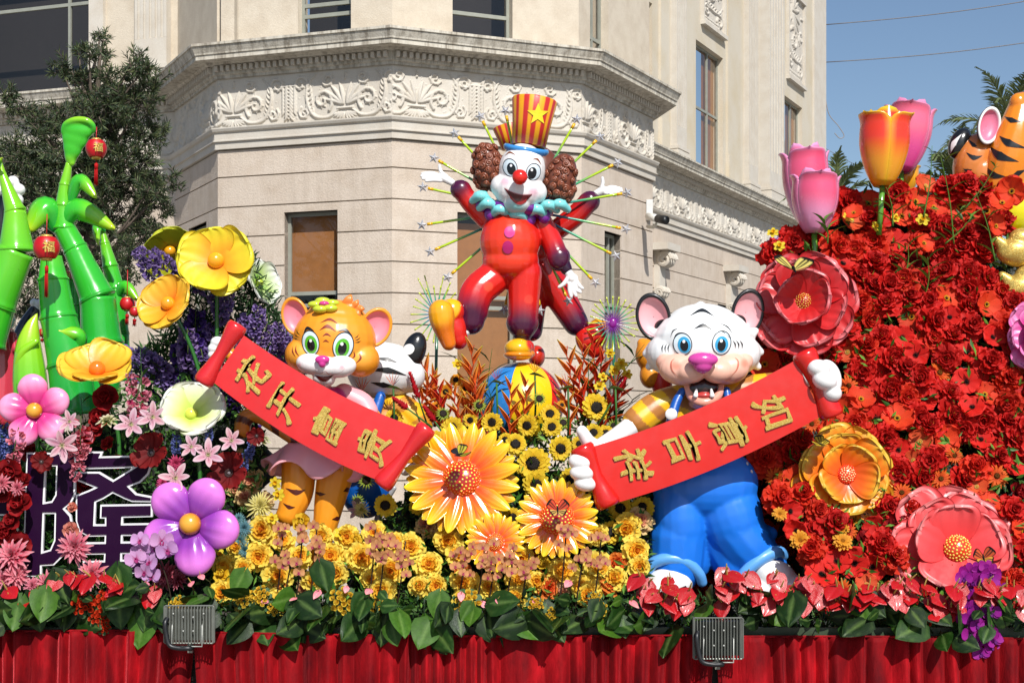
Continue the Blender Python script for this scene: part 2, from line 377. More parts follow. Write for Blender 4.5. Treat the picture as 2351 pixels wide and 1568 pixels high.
# carved frieze: a relief height field, one 2 m repeat computed once
def relief(W=2.0, H=.81, res=.0085):
    nx, nz = int(W/res), int(H/res); X, Z = np.meshgrid(np.linspace(-W/2, W/2, nx, endpoint=False), np.linspace(0, H, nz)); Hh = np.zeros_like(X)
    def dab(x, z, r, h):
        for sx in (-W, 0, W):
            i0, i1 = int((x+sx-r+W/2)/res), int((x+sx+r+W/2)/res)+2; j0, j1 = int((z-r)/res), int((z+r)/res)+2
            i0, j0 = max(i0, 0), max(j0, 0)
            if i1 <= 0 or i0 >= nx or j1 <= 0: continue
            xs, zz = X[j0:j1, i0:i1], Z[j0:j1, i0:i1]; d2 = ((xs-x-sx)**2+(zz-z)**2)/r**2
            np.maximum(Hh[j0:j1, i0:i1], h*np.sqrt(np.clip(1-d2, 0, 1)), out=Hh[j0:j1, i0:i1])
    def stroke(pts, w, h, n=60):
        P = crv(pts, n)
        for k, (x, z) in enumerate(P):
            s = k/n; ww = w*(math.sin(pi*min(max(.12+.88*s, 0), 1))**.7+.10); dab(x, z, max(ww, res*1.2), h*(.55+.45*ww/w)); dab(-x, z, max(ww, res*1.2), h*(.55+.45*ww/w))
    def leaf(x, z, a, l, w, h, curl=.6):
        pts = [(x, z)]; 
        for k in range(4): a += curl*.35; x += cos(a)*l/4; z += sin(a)*l/4; pts.append((x, z))
        stroke(pts, w, h, 22)
    def scroll(cx, cz, r0, r1, a0, turns, w, sgn=1, lobes=8, h=.05):
        pts = []
        for k in range(22):
            s = k/21; r = lerp(r0, r1, s**.8); a = a0+sgn*turns*2*pi*s; pts.append((cx+cos(a)*r, cz+sin(a)*r))
        P = crv(pts, 120)
        for k, (x, z) in enumerate(P):
            ww = w*(1-.45*k/120); dab(x, z, ww, h); dab(-x, z, ww, h)
        for k in range(lobes):
            j = int(6+k*75/lobes); x, z = P[j]; d = P[j+1]-P[j]; a = math.atan2(d[1], d[0])-sgn*.9
            leaf(x, z, a, r0*.55, w*.75, h*.85, sgn*1.0)
    for a, l in ((1.57, .34), (1.95, .36), (2.3, .36), (2.65, .32)): leaf(-.03-(a-1.57)*.04, .26, a, l, .032, .055, .25)
    for k in range(5): leaf(-.02-k*.02, .12, 4.71-k*.28, .14, .022, .04, -.3)
    for z in (.66, .70, .74): dab(0, z, .022, .05)
    for x in np.linspace(-.13, .13, 18): dab(x, .19, .02, .055)
    scroll(-.40, .33, .20, .03, -.9, -1.35, .030, -1, 9, .055)
    scroll(-.30, .66, .11, .02, 3.6, 1.2, .022, 1, 5, .045)
    scroll(-.72, .16, .11, .02, 2.2, 1.3, .022, 1, 5, .045)
    scroll(-.80, .62, .13, .02, .3, 1.3, .026, 1, 6, .05)
    stroke([(-.12, .17), (-.3, .06), (-.55, .10), (-.68, .35), (-.66, .6), (-.52, .76)], .028, .05)
    for k in range(7): leaf(-.62-.01*k, .12+.075*k, .4, .12, .018, .04, .8); leaf(-.66, .14+.075*k, 2.4, .12, .018, .04, -.8)
    for z in np.linspace(.08, .55, 9):
        dab(1, z, .022, .06); leaf(.985, z+.08, 4.45, .13, .026, .05, -.30)
        if z > .14: leaf(.90, z+.04, 4.9, .11, .022, .042, -.45)
    for x in np.linspace(.86, 1, 12): dab(x, .60, .018, .05); dab(-x, .60, .018, .05)
    rs = np.random.RandomState(3)
    for _ in range(120): dab(rs.uniform(-1, 1), rs.uniform(.03, .78), .012, .014)
    veins = .004*np.sin(X*260)*np.sin(Z*210)*(Hh > .02)
    return Hh*.72+veins, nx, nz, W, H
RH, rnx, rnz, RW, RHt = relief()
for i, off, stp in ((2, .30, 1), (3, .40, 1), (1, .2, 2), (4, .1, 1), (6, .7, 2), (0, .3, 3)):
    L = (Vector(PL[i+1])-Vector(PL[i])).length; ua, ub = 0, L
    if i == 0: ua = U(0, -30)
    nu = int((ub-ua)/(RW/rnx)/stp); us = np.linspace(ua, ub, nu); rows = np.arange(0, rnz, stp)
    idx = (((us-off)/RW+.5) % 1*rnx).astype(int) % rnx; hh = RH[np.ix_(rows, idx)]
    hh = hh*np.minimum(1, np.minimum(us-ua, ub-us)/.02)[None, :]+.004
    p, q = Vector(PL[i]), Vector(PL[i+1]); d = (q-p).normalized(); nrm = Vector((d.y, -d.x))
    X = p.x+d.x*us[None]+nrm.x*hh; Y = p.y+d.y*us[None]+nrm.y*hh; Zr = (Z_FB+.001+rows/(rnz-1)*(Z_FT-Z_FB-.002))[:, None]+0*us[None]
    v = np.stack([X, Y, Zr], -1).reshape(-1, 3); nr = len(rows)
    a = (np.arange(nr-1)[:, None]*nu+np.arange(nu-1)[None]).ravel(); f = np.stack([a, a+1, a+nu+1, a+nu], 1)
    wpart('carved_frieze', v, f, ST_TRIM, bld)
# pilasters on the upper storey
def pilaster(i, pxl, pxr, base=True, flutes=5, z1=12, out=.10, cream=ST_TRIM, fl_from=.9):
    a, b2 = U(i, pxl), U(i, pxr); mb = MB(); z0 = Z_CT-.05; w = b2-a
    if base:
        slab(mb, i, a-.06, b2+.06, z0, z0+.28, -.1, out+.07); slab(mb, i, a-.035, b2+.035, z0+.28, z0+.34, -.1, out+.045); slab(mb, i, a-.05, b2+.05, z0+.34, z0+.42, -.1, out+.06)
    zf = z0+fl_from; slab(mb, i, a, b2, z0+(.42 if base else 0), zf, -.1, out)
    slab(mb, i, a, b2, zf, z1, -.1, out-.03)
    if flutes:
        n = flutes*2+1; s = w/n
        for k in range(0, n, 2): slab(mb, i, a+k*s, a+(k+1)*s, zf+.002, z1, out-.031, out)
    mb.part('pilaster', cream, bld, False)
pilaster(0, 205, 238, False, 0, out=.05); pilaster(0, 316, 389)
pilaster(6, 1545, 1568, z1=ZU, flutes=5); pilaster(6, 1518, 1536, False, 0, z1=ZU, out=.03, cream=ST_CREAM); pilaster(6, 1574, 1592, False, 0, z1=ZU, out=.03, cream=ST_CREAM)
pilaster(6, 1712, 1733, z1=ZU); pilaster(6, 1742, 1776, z1=ZU, out=.32); pilaster(6, 1672, 1700, False, 0, z1=ZU, out=.03, cream=ST_CREAM); pilaster(6, 1784, 1796, False, 0, z1=ZU, out=.06, cream=ST_CREAM)
pilaster(6, 1870, 1897, False, 0, z1=ZU, out=.03)
# relief panels over the wing windows, with a sloping sill each
for (pl_, pr_, pa, pb) in ((1616, 1664, -60, 66), (1811, 1847, 22, 188)):
    a, b2 = U(6, pl_), U(6, pr_); z1, z0 = ZZ(6, pr_, pa)+.1, ZZ(6, (pl_+pr_)/2, pb); mb = MB(); nx, nz = 60, 150
    us = np.linspace(a, b2, nx); zz = np.linspace(z0, z1, nz); sub = RH[np.ix_(np.linspace(3, rnz-4, nx).astype(int), np.linspace(0, rnx*.62, nz).astype(int))].T*1.2
    v = [];
    for j in range(nz):
        for k in range(nx):
            p = PT(6, us[k], -.05+sub[j, k]); v.append((p.x, p.y, zz[j]))
    fa = (np.arange(nz-1)[:, None]*nx+np.arange(nx-1)[None]).ravel()
    pn = wpart('relief_panel', v, np.stack([fa, fa+1, fa+nx+1, fa+nx], 1), ST_TRIM, bld)
    slab(mb, 6, a-.08, b2+.08, z0-.10, z0, -.06, .07); slab(mb, 6, a-.06, a, z0, z1, -.06, .03); slab(mb, 6, b2, b2+.06, z0, z1, -.06, .03); slab(mb, 6, a-.08, b2+.08, z1, z1+.08, -.06, .05)
    mb.part('panel_frame', ST_TRIM, bld, False)
# scroll corbels beneath the wing's frieze
for cpx, cpy in ((1508, 562), (1672, 612)):
    u = U(6, cpx); z = ZZ(6, cpx, cpy); mb = MB()
    slab(mb, 6, u-.42, u+.42, z-.16, z, 0, .42)
    for r, zz, o in ((.17, z-.36, .24), (.11, z-1.1, .12)):
        pts = [];
        for k in range(40):
            a = k/39*2*pi*1.8; rr = r*(1-k/39*.8); p = PT(6, u, o+cos(a)*rr); pts.append((p.x, p.y, zz+sin(a)*rr))
        for du in (-.16, 0, .16):
            dd = PT(6, u+du, 0)-PT(6, u, 0); mb.tube([(p[0]+dd.x, p[1]+dd.y, p[2]) for p in pts], .055, 6)
    slab(mb, 6, u-.18, u+.18, z-1.3, z-.16, 0, .14)
    mb.part('corbel', ST_TRIM, bld, False)
# security camera with bracket at the bay's corner
cv = thing('security_camera', 'white security camera with a black lens end on the wall right of the clown', 'camera', tuple(V(1500, 500, 25.5)))
k = 25.5/F; mb = MB(); a = V(1484, 505, 25.7); mb.box((a.x, a.y, a.z), (a.x+15*k, a.y+.12, a.z+47*k), c('#d8d8d4')); mb.part('junction_box', PLAST, cv, False)
mb = MB(); mb.tube([V(1487, 520, 25.6), V(1500, 522, 25.4), V(1509, 512, 25.3)], [4*k, 4*k, 3*k], 10, c('#d6d2c4')); mb.part('bracket', PLAST, cv)
mb = MB(); mb.tube([V(1488, 497, 25.4), V(1512, 503, 25.1)], [8*k, 9*k], 14, c('#e4e2da')); mb.part('housing', PLAST, cv)
mb = MB(); mb.tube([V(1510, 502.5, 25.13), V(1529, 506, 24.9), V(1530, 506, 24.9)], [9.6*k, 10*k, 6*k], 14, c('#16181a')); mb.part('lens_hood', PLAST, cv)
# overhead wires
for nm, lab, a, b2, s in (('power_line', 'thin dark overhead wire nearest the top right corner', (1890, 58, 60), (2500, -22, 60), .02), ('power_line', 'lower of the two long overhead wires right of the building', (1890, 144, 60), (2500, 76, 60), .02), ('power_line', 'faint lower wire sloping down from the building to the yellow tulip', (1893, 340, 60), (2080, 418, 60), .012)):
    P = [V(*a).lerp(V(*b2), t/12)-Vector((0, 0, 1.2*sin(pi*t/12)*.15)) for t in range(13)]
    mb = MB(); mb.tube(P, s, 5, (.12, .11, .11)); o = mb.part(nm, PLAST, None); prop(o, lab, 'wire')
P = [V(x, y, 46) for x, y in crv([(1893, 205), (1902, 260), (1925, 290), (1938, 312), (1928, 318), (1916, 306)], 24)]
mb = MB(); mb.tube(P, .014, 5, (.25, .22, .2)); prop(mb.part('loose_cable', PLAST, None), 'curly loose end of cable dangling beside the building corner', 'cable')
# ================================================================ sculpting helpers
def icos(ctr, rad, rot=None, sub=3):
    return sphere(ctr, rad, 20, 12, rot)
class Blob:
    """smoothly merged solid: overlapping primitives, voxel-remeshed and relaxed"""
    def __init__(s, Y): s.Y = Y; s.k = Y/F; s.m = MB()
    def P(s, px, py, d=0): return V(px, py, s.Y+d*s.k)
    def e(s, px, py, d, rx, rz, rd=None, roll=0, tilt=0):
        """ellipsoid at picture point px,py, d px deeper; roll = clockwise degrees seen from the front"""
        rd = rd if rd is not None else (rx+rz)/2
        rot = Matrix.Rotation(radians(roll), 4, 'Y')@Matrix.Rotation(radians(tilt), 4, 'X')
        s.m.add(*sphere(s.P(px, py, d), (rx*s.k, rd*s.k, rz*s.k), 22, 14, rot)); return s
    def t(s, pts, rads, n=14, smooth=True):
        """tapered limb through (px, py, d) points"""
        q = [(*p, r) if len(p) == 3 else (*p, 0, r) for p, r in zip(pts, rads)]
        if smooth and len(q) > 2: q = crv(q, len(q)*4)
        s.m.tube([s.P(*a[:3]) for a in q], [a[3]*s.k for a in q], n, rnd=True); return s
    def build(s, name, mat, root, vox, paint, sm=8, up=None, rescale=1):
        v, f, _ = s.m.get(); me = bpy.data.meshes.new('tmp'); me.from_pydata(v.tolist(), [], f)
        o = bpy.data.objects.new('tmp', me); COL.objects.link(o)
        md = o.modifiers.new('r', 'REMESH'); md.mode = 'VOXEL'; md.voxel_size = vox; md.adaptivity = 0
        if sm: m2 = o.modifiers.new('s', 'SMOOTH'); m2.iterations = sm; m2.factor = .5
        dg = bpy.context.evaluated_depsgraph_get(); ev = o.evaluated_get(dg); em = ev.to_mesh()
        n = len(em.vertices); vv = np.empty(n*3); em.vertices.foreach_get('co', vv); vv = vv.reshape(-1, 3)
        nn = np.empty(n*3); em.vertices.foreach_get('normal', nn); nn = nn.reshape(-1, 3)
        ff = [tuple(p.vertices) for p in em.polygons]; ev.to_mesh_clear(); bpy.data.objects.remove(o)
        col = paint(PX(vv, s.Y), nn) if callable(paint) else paint
        ob = wpart(name, vv, ff, mat, root, col, True, up)
        s.bvh = BVHTree.FromPolygons(vv.tolist(), ff); return ob
def PX(v, Y):
    """front elevation coordinates (in px of the plane at depth Y) of points of a sculpture: columns x, y, depth"""
    return np.stack([CX+v[:, 0]*F/Y, HY-(v[:, 2]-ZC)*F/Y, (v[:, 1]-Y)*F/Y], 1)
def hit(bvh, px, py, off=.003, fallY=None):
    o = Vector((0, 0, ZC)); d = (V(px, py, 10)-o).normalized(); h = bvh.ray_cast(o, d)
    if h[0] is None:
        if fallY is None: return None
        return V(px, py, fallY)
    return h[0]-d*off
def decal(bvh, rings, name, mat, root, col, off=.003, up=None):
    """thin coat of paint on a surface: rings = rows of (px, py) with equal length"""
    v = []; f = []; m = len(rings[0]); last = None
    for r in rings:
        for p in r:
            h = hit(bvh, p[0], p[1], off)
            if h is None: h = last if last is not None else Vector((0, 0, -5))
            last = h; v.append(tuple(h))
    v = np.array(v)
    for i in range(len(rings)-1):
        for j in range(m-1):
            q = (i*m+j, i*m+j+1, (i+1)*m+j+1, (i+1)*m+j); pp = v[list(q)]
            if np.ptp(pp[:, 1]) < .12 and pp[:, 2].min() > -4: f.append(q)
    if not f: return None
    return wpart(name, v, f, mat, root, np.array(col), True, up)
def ell(cx, cy, rx, ry, roll=0, nr=6, ns=28, a0=0, a1=360):
    out = []; cr, sr = cos(radians(roll)), sin(radians(roll))
    for i in range(nr+1):
        s = max(i/nr, .001); row = []
        for k in range(ns+1):
            a = radians(a0+(a1-a0)*k/ns); x, y = cos(a)*rx*s, sin(a)*ry*s; row.append((cx+x*cr-y*sr, cy+x*sr+y*cr))
        out.append(row)
    return out
def brush(pts, w, n=16, taper=(0, 0), m=3):
    """tapered painted stroke"""
    P = crv(pts, n); rows = []
    for i, p in enumerate(P):
        d = P[min(i+1, n)]-P[max(i-1, 0)]; d = d/(np.hypot(*d)+1e-9); nrm = np.array([-d[1], d[0]]); s = i/n
        ww = w*(lerp(taper[0], 1, min(1, s*2)) if s < .5 else lerp(taper[1], 1, min(1, (1-s)*2)))+.15
        rows.append([tuple(p+nrm*ww*(j/m*2-1)*.5) for j in range(m+1)])
    return rows
def eye(bvh, root, up, cx, cy, rx, ry, ir, pr, icol, roll=0, look=(0, 0), lash=False):
    o = decal(bvh, ell(cx, cy, rx, ry, roll, 7, 36), 'eye', GLOSS, root, c('#dceaf2'), .004, up)
    lk = c('#101418')
    ol = decal(bvh, [[p for p in ell(cx, cy, rx*q, ry*q, roll, 1, 44)[1]] for q in (.97, 1.06)], 'eye_outline', SATIN, root, lk, .006, up)
    x, y = cx+look[0], cy+look[1]
    if icol is not None:
        decal(bvh, ell(x, y, ir[0], ir[1], roll, 5, 30), 'iris', GLOSS, root, icol, .0065, up)
        decal(bvh, ell(x, y, ir[0]*.72, ir[1]*.72, roll, 4, 30), 'iris_inner', GLOSS, root, icol*1.35, .0085, up)
    decal(bvh, ell(x, y+1, pr[0], pr[1], roll, 5, 26), 'pupil', GLOSS, root, lk, .0105, up)
    decal(bvh, ell(x-pr[0]*.1, y-pr[1]*.62, pr[0]*.36, pr[0]*.4, 0, 3, 16), 'highlight', GLOSS, root, c('#ffffff'), .013, up)
    return o
_txt = {}
def glyph(ch, bold=.03, depth=.01):
    """outline of one character as a mesh, unit height, centred"""
    if (ch, bold) in _txt: return _txt[(ch, bold)]
    cu = bpy.data.curves.new('t', 'FONT'); cu.body = ch; cu.size = 1; cu.offset = .004; cu.extrude = depth; cu.resolution_u = 3
    cu.align_x = 'CENTER'; cu.align_y = 'CENTER'
    o = bpy.data.objects.new('t', cu); COL.objects.link(o); dg = bpy.context.evaluated_depsgraph_get()
    me = o.evaluated_get(dg).to_mesh(); v = np.array([list(q.co) for q in me.vertices]); f = [tuple(p.vertices) for p in me.polygons]
    bpy.data.objects.remove(o); ctr = (v.min(0)+v.max(0))/2; v = v-ctr; v[:, :2] /= max(np.ptp(v[:, 0]), np.ptp(v[:, 1])); n0 = len(v); v = np.concatenate([v*[1, 1, 1]+np.outer((.8+.5*np.sin(v[:, 0]*9+v[:, 1]*7+2)), [bold*.85*cos(a)*(a < 9), bold*.85*sin(a)*(a < 9), 0])+[0, 0, .0022*i] for i, a in enumerate([0, 1.05, 2.1, 3.14, 4.2, 5.2, 9.1])]); f = [tuple(q+i*n0 for q in p) for i in range(7) for p in f]; _txt[(ch, bold)] = (v, f); return v, f
# ---------------------------------------------------------------- petals and leaves
def petal(L, W, a=.7, b=.4, bend=0, a0=0, cup=0, ruf=0, rf=3, n=7, m=6, thick=0, seed=0, root=.0, crease=0, notch=0, puff=0):
    """petal from the origin along +X (width Y, up Z). a, b shape the outline; returns v, f, s, t arrays"""
    rs = np.random.RandomState(seed); ph = rs.uniform(0, 6, 3)
    s = np.sin(np.linspace(0, 1, n+1)*pi/2)**1.0*.55+np.linspace(0, 1, n+1)**.9*.0+.45*(1-(1-np.linspace(0, 1, n+1))**2.2); mx = (a/(a+b))**a*(b/(a+b))**b
    w = (np.maximum(s, 1e-4)**a*np.maximum(1-s, 0)**b)/mx; w = np.maximum(w, root*(1-s)); w[-1] = max(w[-1], .02)
    th = a0+bend*s; ds = np.diff(s, prepend=0)*L
    sx = np.cumsum(np.cos(th)*ds); sz = np.cumsum(np.sin(th)*ds); t = np.linspace(-1, 1, m+1)
    S, T = np.meshgrid(s, t, indexing='ij'); Wd = w[:, None]*W
    edge = 1+notch*np.sin(T*rf*3+ph[2])*.06*S
    X = sx[:, None]*edge; Y = T*Wd; 
    zz = cup*np.abs(T)**2*Wd - crease*(1-np.abs(T))**2*Wd + puff*(1-T**2)*np.sqrt(np.maximum(np.sin(pi*S), 0))*W
    zz = zz+ruf*S**2*(np.sin(T*rf+ph[0])*.6+np.sin(T*rf*2.3+S*5+ph[1])*.4)*(.25+np.abs(T))*L
    Nx, Nz = -np.sin(th)[:, None], np.cos(th)[:, None]
    v = np.stack([X+Nx*zz, Y, sz[:, None]+Nz*zz], -1).reshape(-1, 3)
    f = [(i*(m+1)+j, (i+1)*(m+1)+j, (i+1)*(m+1)+j+1, i*(m+1)+j+1) for i in range(n) for j in range(m)]
    S = S.ravel(); T = T.ravel()
    if thick:
        k = len(v); off = np.stack([Nx+0*T.reshape(n+1, m+1), 0*T.reshape(n+1, m+1), Nz+0*T.reshape(n+1, m+1)], -1).reshape(-1, 3)*thick
        v = np.vstack([v+off/2, v-off/2]); f2 = [tuple(i+k for i in q[::-1]) for q in f]
        bd = [(0, j) for j in range(m)]+[(i, m) for i in range(n)]+[(n, j) for j in range(m, 0, -1)]+[(i, 0) for i in range(n, 0, -1)]
        bi = [i*(m+1)+j for i, j in bd]; side = [(bi[q], bi[(q+1) % len(bi)], bi[(q+1) % len(bi)]+k, bi[q]+k) for q in range(len(bi))]
        f = f+f2+[s_[::-1] for s_ in side]; S = np.r_[S, S]; T = np.r_[T, T]
    return v, f, S, T
def rotz(v, a): ca, sa = cos(a), sin(a); return np.stack([v[:, 0]*ca-v[:, 1]*sa, v[:, 0]*sa+v[:, 1]*ca, v[:, 2]], 1)
def grad(S, stops):
    """stops [(s, rgb)]"""
    S = np.asarray(S); xs = [p for p, _ in stops]; return np.stack([np.interp(S, xs, [q[i] for _, q in stops]) for i in range(3)], 1)
def facing(n, spin=0):
    return Vector(n).normalized().to_track_quat('Z', 'Y').to_matrix().to_4x4()@Matrix.Rotation(spin, 4, 'Z')
def pose(px, py, Y, n, spin, size): return Matrix.Translation(V(px, py, Y))@facing(n, spin)@Matrix.Scale(size, 4)
# small fabric flowers, built once per colour and variant, radius 1
def ring(mb, k, L, W, stops, z=0, r0=0, jit=.15, rs=None, **kw):
    rs = rs or np.random.RandomState(1)
    for i in range(k):
        kk = dict(kw); kk['a0'] = kw.get('a0', 0)+rs.uniform(-jit, jit); sc = 1+rs.uniform(-jit, jit)*.6
        v, f, S, T = petal(L*sc, W*sc, seed=rs.randint(1e6), **kk); v[:, 0] += r0; v = rotz(v, 2*pi*(i+rs.uniform(-.2, .2))/k+z*9); v[:, 2] += z
        mb.add(v, f, grad(S, stops)*(1-.08*rs.rand()))
TEMPL = {}
def peony(key, cols, stam, seeds=3):
    out = []
    for q in range(seeds):
        rs = np.random.RandomState(q*7+len(key)); mb = MB(); o, m_, i_ = cols
        for k, L, W, a0, z, (c0, c1) in ((10, 1, .36, -.35, .02, (m_, o)), (10, .92, .33, -.05, .16, (m_, o)), (10, .76, .28, .22, .28, (m_, o)), (9, .60, .24, .5, .38, (i_, m_)), (8, .44, .2, .8, .45, (i_, m_)), (6, .28, .15, 1.15, .5, (i_, i_))):
            ring(mb, k, L, W, [(0, i_*.7), (.5, c0*.92), (1, c1)], z, 0, .27, rs, a=.9, b=.16, bend=.1, cup=.35, ruf=.10, rf=6, n=4, m=6, a0=a0+.08, notch=1.5)
        p = [('petals', mb.mesh('petals', CLOTH), 1)]
        if q and key != 'peach_peony': out.append(p); continue
        sb = MB()
        for k in range(14):
            a = rs.uniform(0, 6.3); r = rs.uniform(0, .17); sb.tube([(r*cos(a)*.4, r*sin(a)*.4, .2), (r*cos(a)*1.3, r*sin(a)*1.3, .62+rs.uniform(-.05, .1))], [.012, .035], 4, stam)
        p.append(('stamens', sb.mesh('stamens', CLOTH), 0)); out.append(p)
    TEMPL[key] = out
def poppy(key, cols, eyec, k=6, cup=.15, seeds=3, W=.58, a0=.22):
    out = []
    for q in range(seeds):
        rs = np.random.RandomState(q+40+len(key)); ps = MB(); o, i_ = cols
        ring(ps, k, 1, W, [(0, i_*.7), (.25, i_), (1, o)], 0, 0, .18, rs, a=.8, b=.2, bend=.2, cup=cup, ruf=.10, rf=6, n=6, m=8, a0=a0, notch=1)
        p = [('petals', ps.mesh('petals', CLOTH), 1)]; sb = MB()
        v, f = sphere((0, 0, .1), (.09, .09, .09), 8, 5); sb.add(v, f, eyec[0])
        for j in range(18):
            a = 2*pi*j/18; sb.tube([(.04*cos(a), .04*sin(a), .05), (.2*cos(a), .2*sin(a), .17)], [.012, .024], 4, eyec[1])
        p.append(('stamens', sb.mesh('stamens', CLOTH), 0)); out.append(p)
    TEMPL[key] = out
def daisy(key, stops, disc, k=16, layers=2, W=.15, discr=.3, seeds=2, mat=None, b=.75, ruf=.02, a0=.1):
    out = []
    for q in range(seeds):
        rs = np.random.RandomState(q+90+len(key)); ps = MB()
        for l in range(layers): ring(ps, k, 1-.13*l, W, stops, .03*l+l*.021, 0, .12, rs, a=.45, b=b, bend=-.15, cup=.25, ruf=ruf, n=5, m=3, a0=a0+.18*l)
        p = [('petals', ps.mesh('petals', mat or CLOTH), 1)]; sb = MB(); v, f = lathe([(0, .2), (discr*.5, .22), (discr*.95, .2), (discr, .10), (discr*.9, -.02)], 16); sb.add(v, f, disc[0])
        for j in range(60):
            a = j*2.399; r = discr*math.sqrt((j+.5)/60); v, f = sphere((r*cos(a), r*sin(a), .215), (.025, .025, .05), 5, 3); sb.add(v, f, disc[1] if .3 < r/discr < .72 else disc[2])
        p.append(('seed_disc', sb.mesh('seed_disc', CLOTH), 0)); out.append(p)
    TEMPL[key] = out
def dahlia(key, stops, layers=5, k=12, b=.8, seeds=2, W=.12, core=None):
    out = []
    for q in range(seeds):
        rs = np.random.RandomState(q+140+len(key)); ps = MB()
        for l in range(layers): ring(ps, k, 1-.15*l, W, stops, .02*l, 0, .14, rs, a=.5, b=b, bend=-.25, cup=.7, n=4, m=2, a0=.05+.33*l)
        out.append([('petals', ps.mesh('petals', CLOTH), 1)])
    TEMPL[key] = out
def rose(key, cols, seeds=2):
    out = []
    for q in range(seeds):
        rs = np.random.RandomState(q+190+len(key)); ps = MB(); o, i_ = cols
        for k, L, W, a0, be in ((5, 1, .55, .35, -.1), (5, .92, .5, .75, .5), (4, .8, .42, 1.0, .9), (4, .66, .34, 1.2, 1.1), (3, .5, .26, 1.35, 1.2), (2, .36, .2, 1.45, 1)):
            ring(ps, k, L, W, [(0, i_*.6), (.5, i_), (1, o)], 0, 0, .1, rs, a=.7, b=.25, bend=be, cup=.55, ruf=.05, n=6, m=6, a0=a0)
        out.append([('petals', ps.mesh('petals', CLOTH), 1)])
    TEMPL[key] = out
def lily(key, cols, seeds=2):
    out = []
    for q in range(seeds):
        rs = np.random.RandomState(q+240); p = []
        v, f, S, T = petal(1, .2, a=.75, b=.7, bend=-.75, a0=.75, cup=-.25, crease=.5, n=9, m=6, ruf=.02)
        col = grad(S, [(0, c('#b8cc70')), (.12, cols[1]), (.6, cols[0]), (1, cols[0]*1.0)]); col = lerp(col, np.broadcast_to(cols[2], col.shape), ((1-np.abs(T))*np.clip(1-np.abs(S-.45)*2, 0, 1)*.8)[:, None])
        me = mesh('petal', v, f, CLOTH, col)
        for i in range(6): p.append(('petal', me, Matrix.Rotation(2*pi*i/6+(.1 if i % 2 else 0), 4, 'Z')@Matrix.Scale(1-.12*(i % 2), 4)))
        sb = MB()
        for j in range(6):
            a = 2*pi*j/6+.4; sb.tube([(0, 0, .1), (.12*cos(a), .12*sin(a), .42), (.2*cos(a), .2*sin(a), .6)], .012, 4, c('#b9c98a')); v, f = sphere((.2*cos(a), .2*sin(a), .6), (.045, .02, .02), 5, 3); sb.add(v, f, c('#5a2a1a'))
        p.append(('stamens', sb.mesh('stamens', CLOTH), 0)); out.append(p)
    TEMPL[key] = out
def daffodil(key, a, b):
    mb = MB(); rs = np.random.RandomState(5); ring(mb, 6, 1, .33, [(0, a*.9), (1, a)], 0, 0, .1, rs, a=.6, b=.45, cup=.2, n=5, m=4, a0=.1, ruf=.05)
    sb = MB(); v, f = lathe([(.12, 0), (.2, .2), (.26, .42), (.36, .5), (.33, .5), (.2, .3), (.05, .08)], 14); sb.add(v, f, b)
    TEMPL[key] = [[('petals', mb.mesh('petals', CLOTH), 1), ('trumpet', sb.mesh('trumpet', CLOTH), 0)]]
G = c('#3f6b2a', .8); YL, OR = c('#f6d02e'), c('#f79a1a')
RED, RED2, RED3 = c('#d41410'), c('#b80d0c'), c('#e8352a')
peony('red_peony', (c('#e4241c', .92), c('#d41610', .88), c('#b80f0c', .85)), c('#f0b030'))
peony('scarlet_peony', (c('#ec3c1c', .92), c('#e42814', .9), c('#d41c10', .88)), c('#f8a428'))
peony('yellow_peony', (c('#ffec6a', 1), c('#ffd034', 1), c('#f6921c', 1)), c('#f9d048'))
peony('orange_peony', (c('#fa9a3c'), c('#f56a20'), c('#ee4a18')), c('#f8b030'))
peony('peach_peony', (c('#f7dd96'), c('#f3b489'), c('#e87a6a')), c('#f0c060'))
peony('yellow_carnation', (c('#fbe060'), c('#f7c22c'), c('#efa81c')), c('#f7c22c'))
poppy('orange_poppy', (c('#ea3c1c', .95), c('#f04c22', .95)), (c('#15120e'), c('#f0b428')))
poppy('red_poppy', (c('#e82a20', 1), c('#d81c14', 1)), (c('#120c0a'), c('#1c1410')))
poppy('coral_poppy', (c('#f0552c'), c('#f26a3a')), (c('#e9b040'), c('#f2d070')))
poppy('dark_magnolia', (c('#8e1414'), c('#6c0c10')), (c('#9a9090'), c('#5c4844')), k=7, W=.36, cup=.4)
daisy('orange_daisy', [(0, c('#b8340c')), (.5, c('#ea5a14')), (1, c('#f47a20'))], (c('#5a3a14'), c('#b07a20'), c('#8a4414')), W=.12, discr=.22)
daisy('sunflower', [(0, c('#e79a10')), (.4, c('#f8c81e')), (1, c('#fce03a'))], (c('#1c1208'), c('#40300c'), c('#1a1006')), k=17, W=.26, discr=.46, b=.55)
daisy('orange_sunflower', [(0, c('#d8650c')), (.4, c('#f49a18')), (1, c('#f9b424'))], (c('#20120a'), c('#4a2c0c'), c('#1e1006')), k=16, W=.25, discr=.42, b=.55)
daisy('green_sunflower', [(0, c('#6c8a2a')), (.5, c('#9db83c')), (1, c('#b4c64c'))], (c('#2a1c10'), c('#4c3a14'), c('#1e140a')), W=.10, discr=.48, b=1.1)
daisy('zinnia', [(0, c('#d07a14')), (.6, c('#f0a428')), (1, c('#f4b43c'))], (c('#c07a1c'), c('#e8a030'), c('#d08a20')), W=.17, discr=.2, k=14, layers=3, b=.4)
dahlia('pink_dahlia', [(0, c('#c2203a')), (.5, c('#ee5a78')), (1, c('#fbb4bc'))])
dahlia('crimson_dahlia', [(0, c('#8c0c20')), (.6, c('#c2243c')), (1, c('#f09aa8'))])
dahlia('yellow_mum', [(0, c('#c9bf4a')), (.6, c('#efe27a')), (1, c('#f8efae'))], W=.07, k=16)
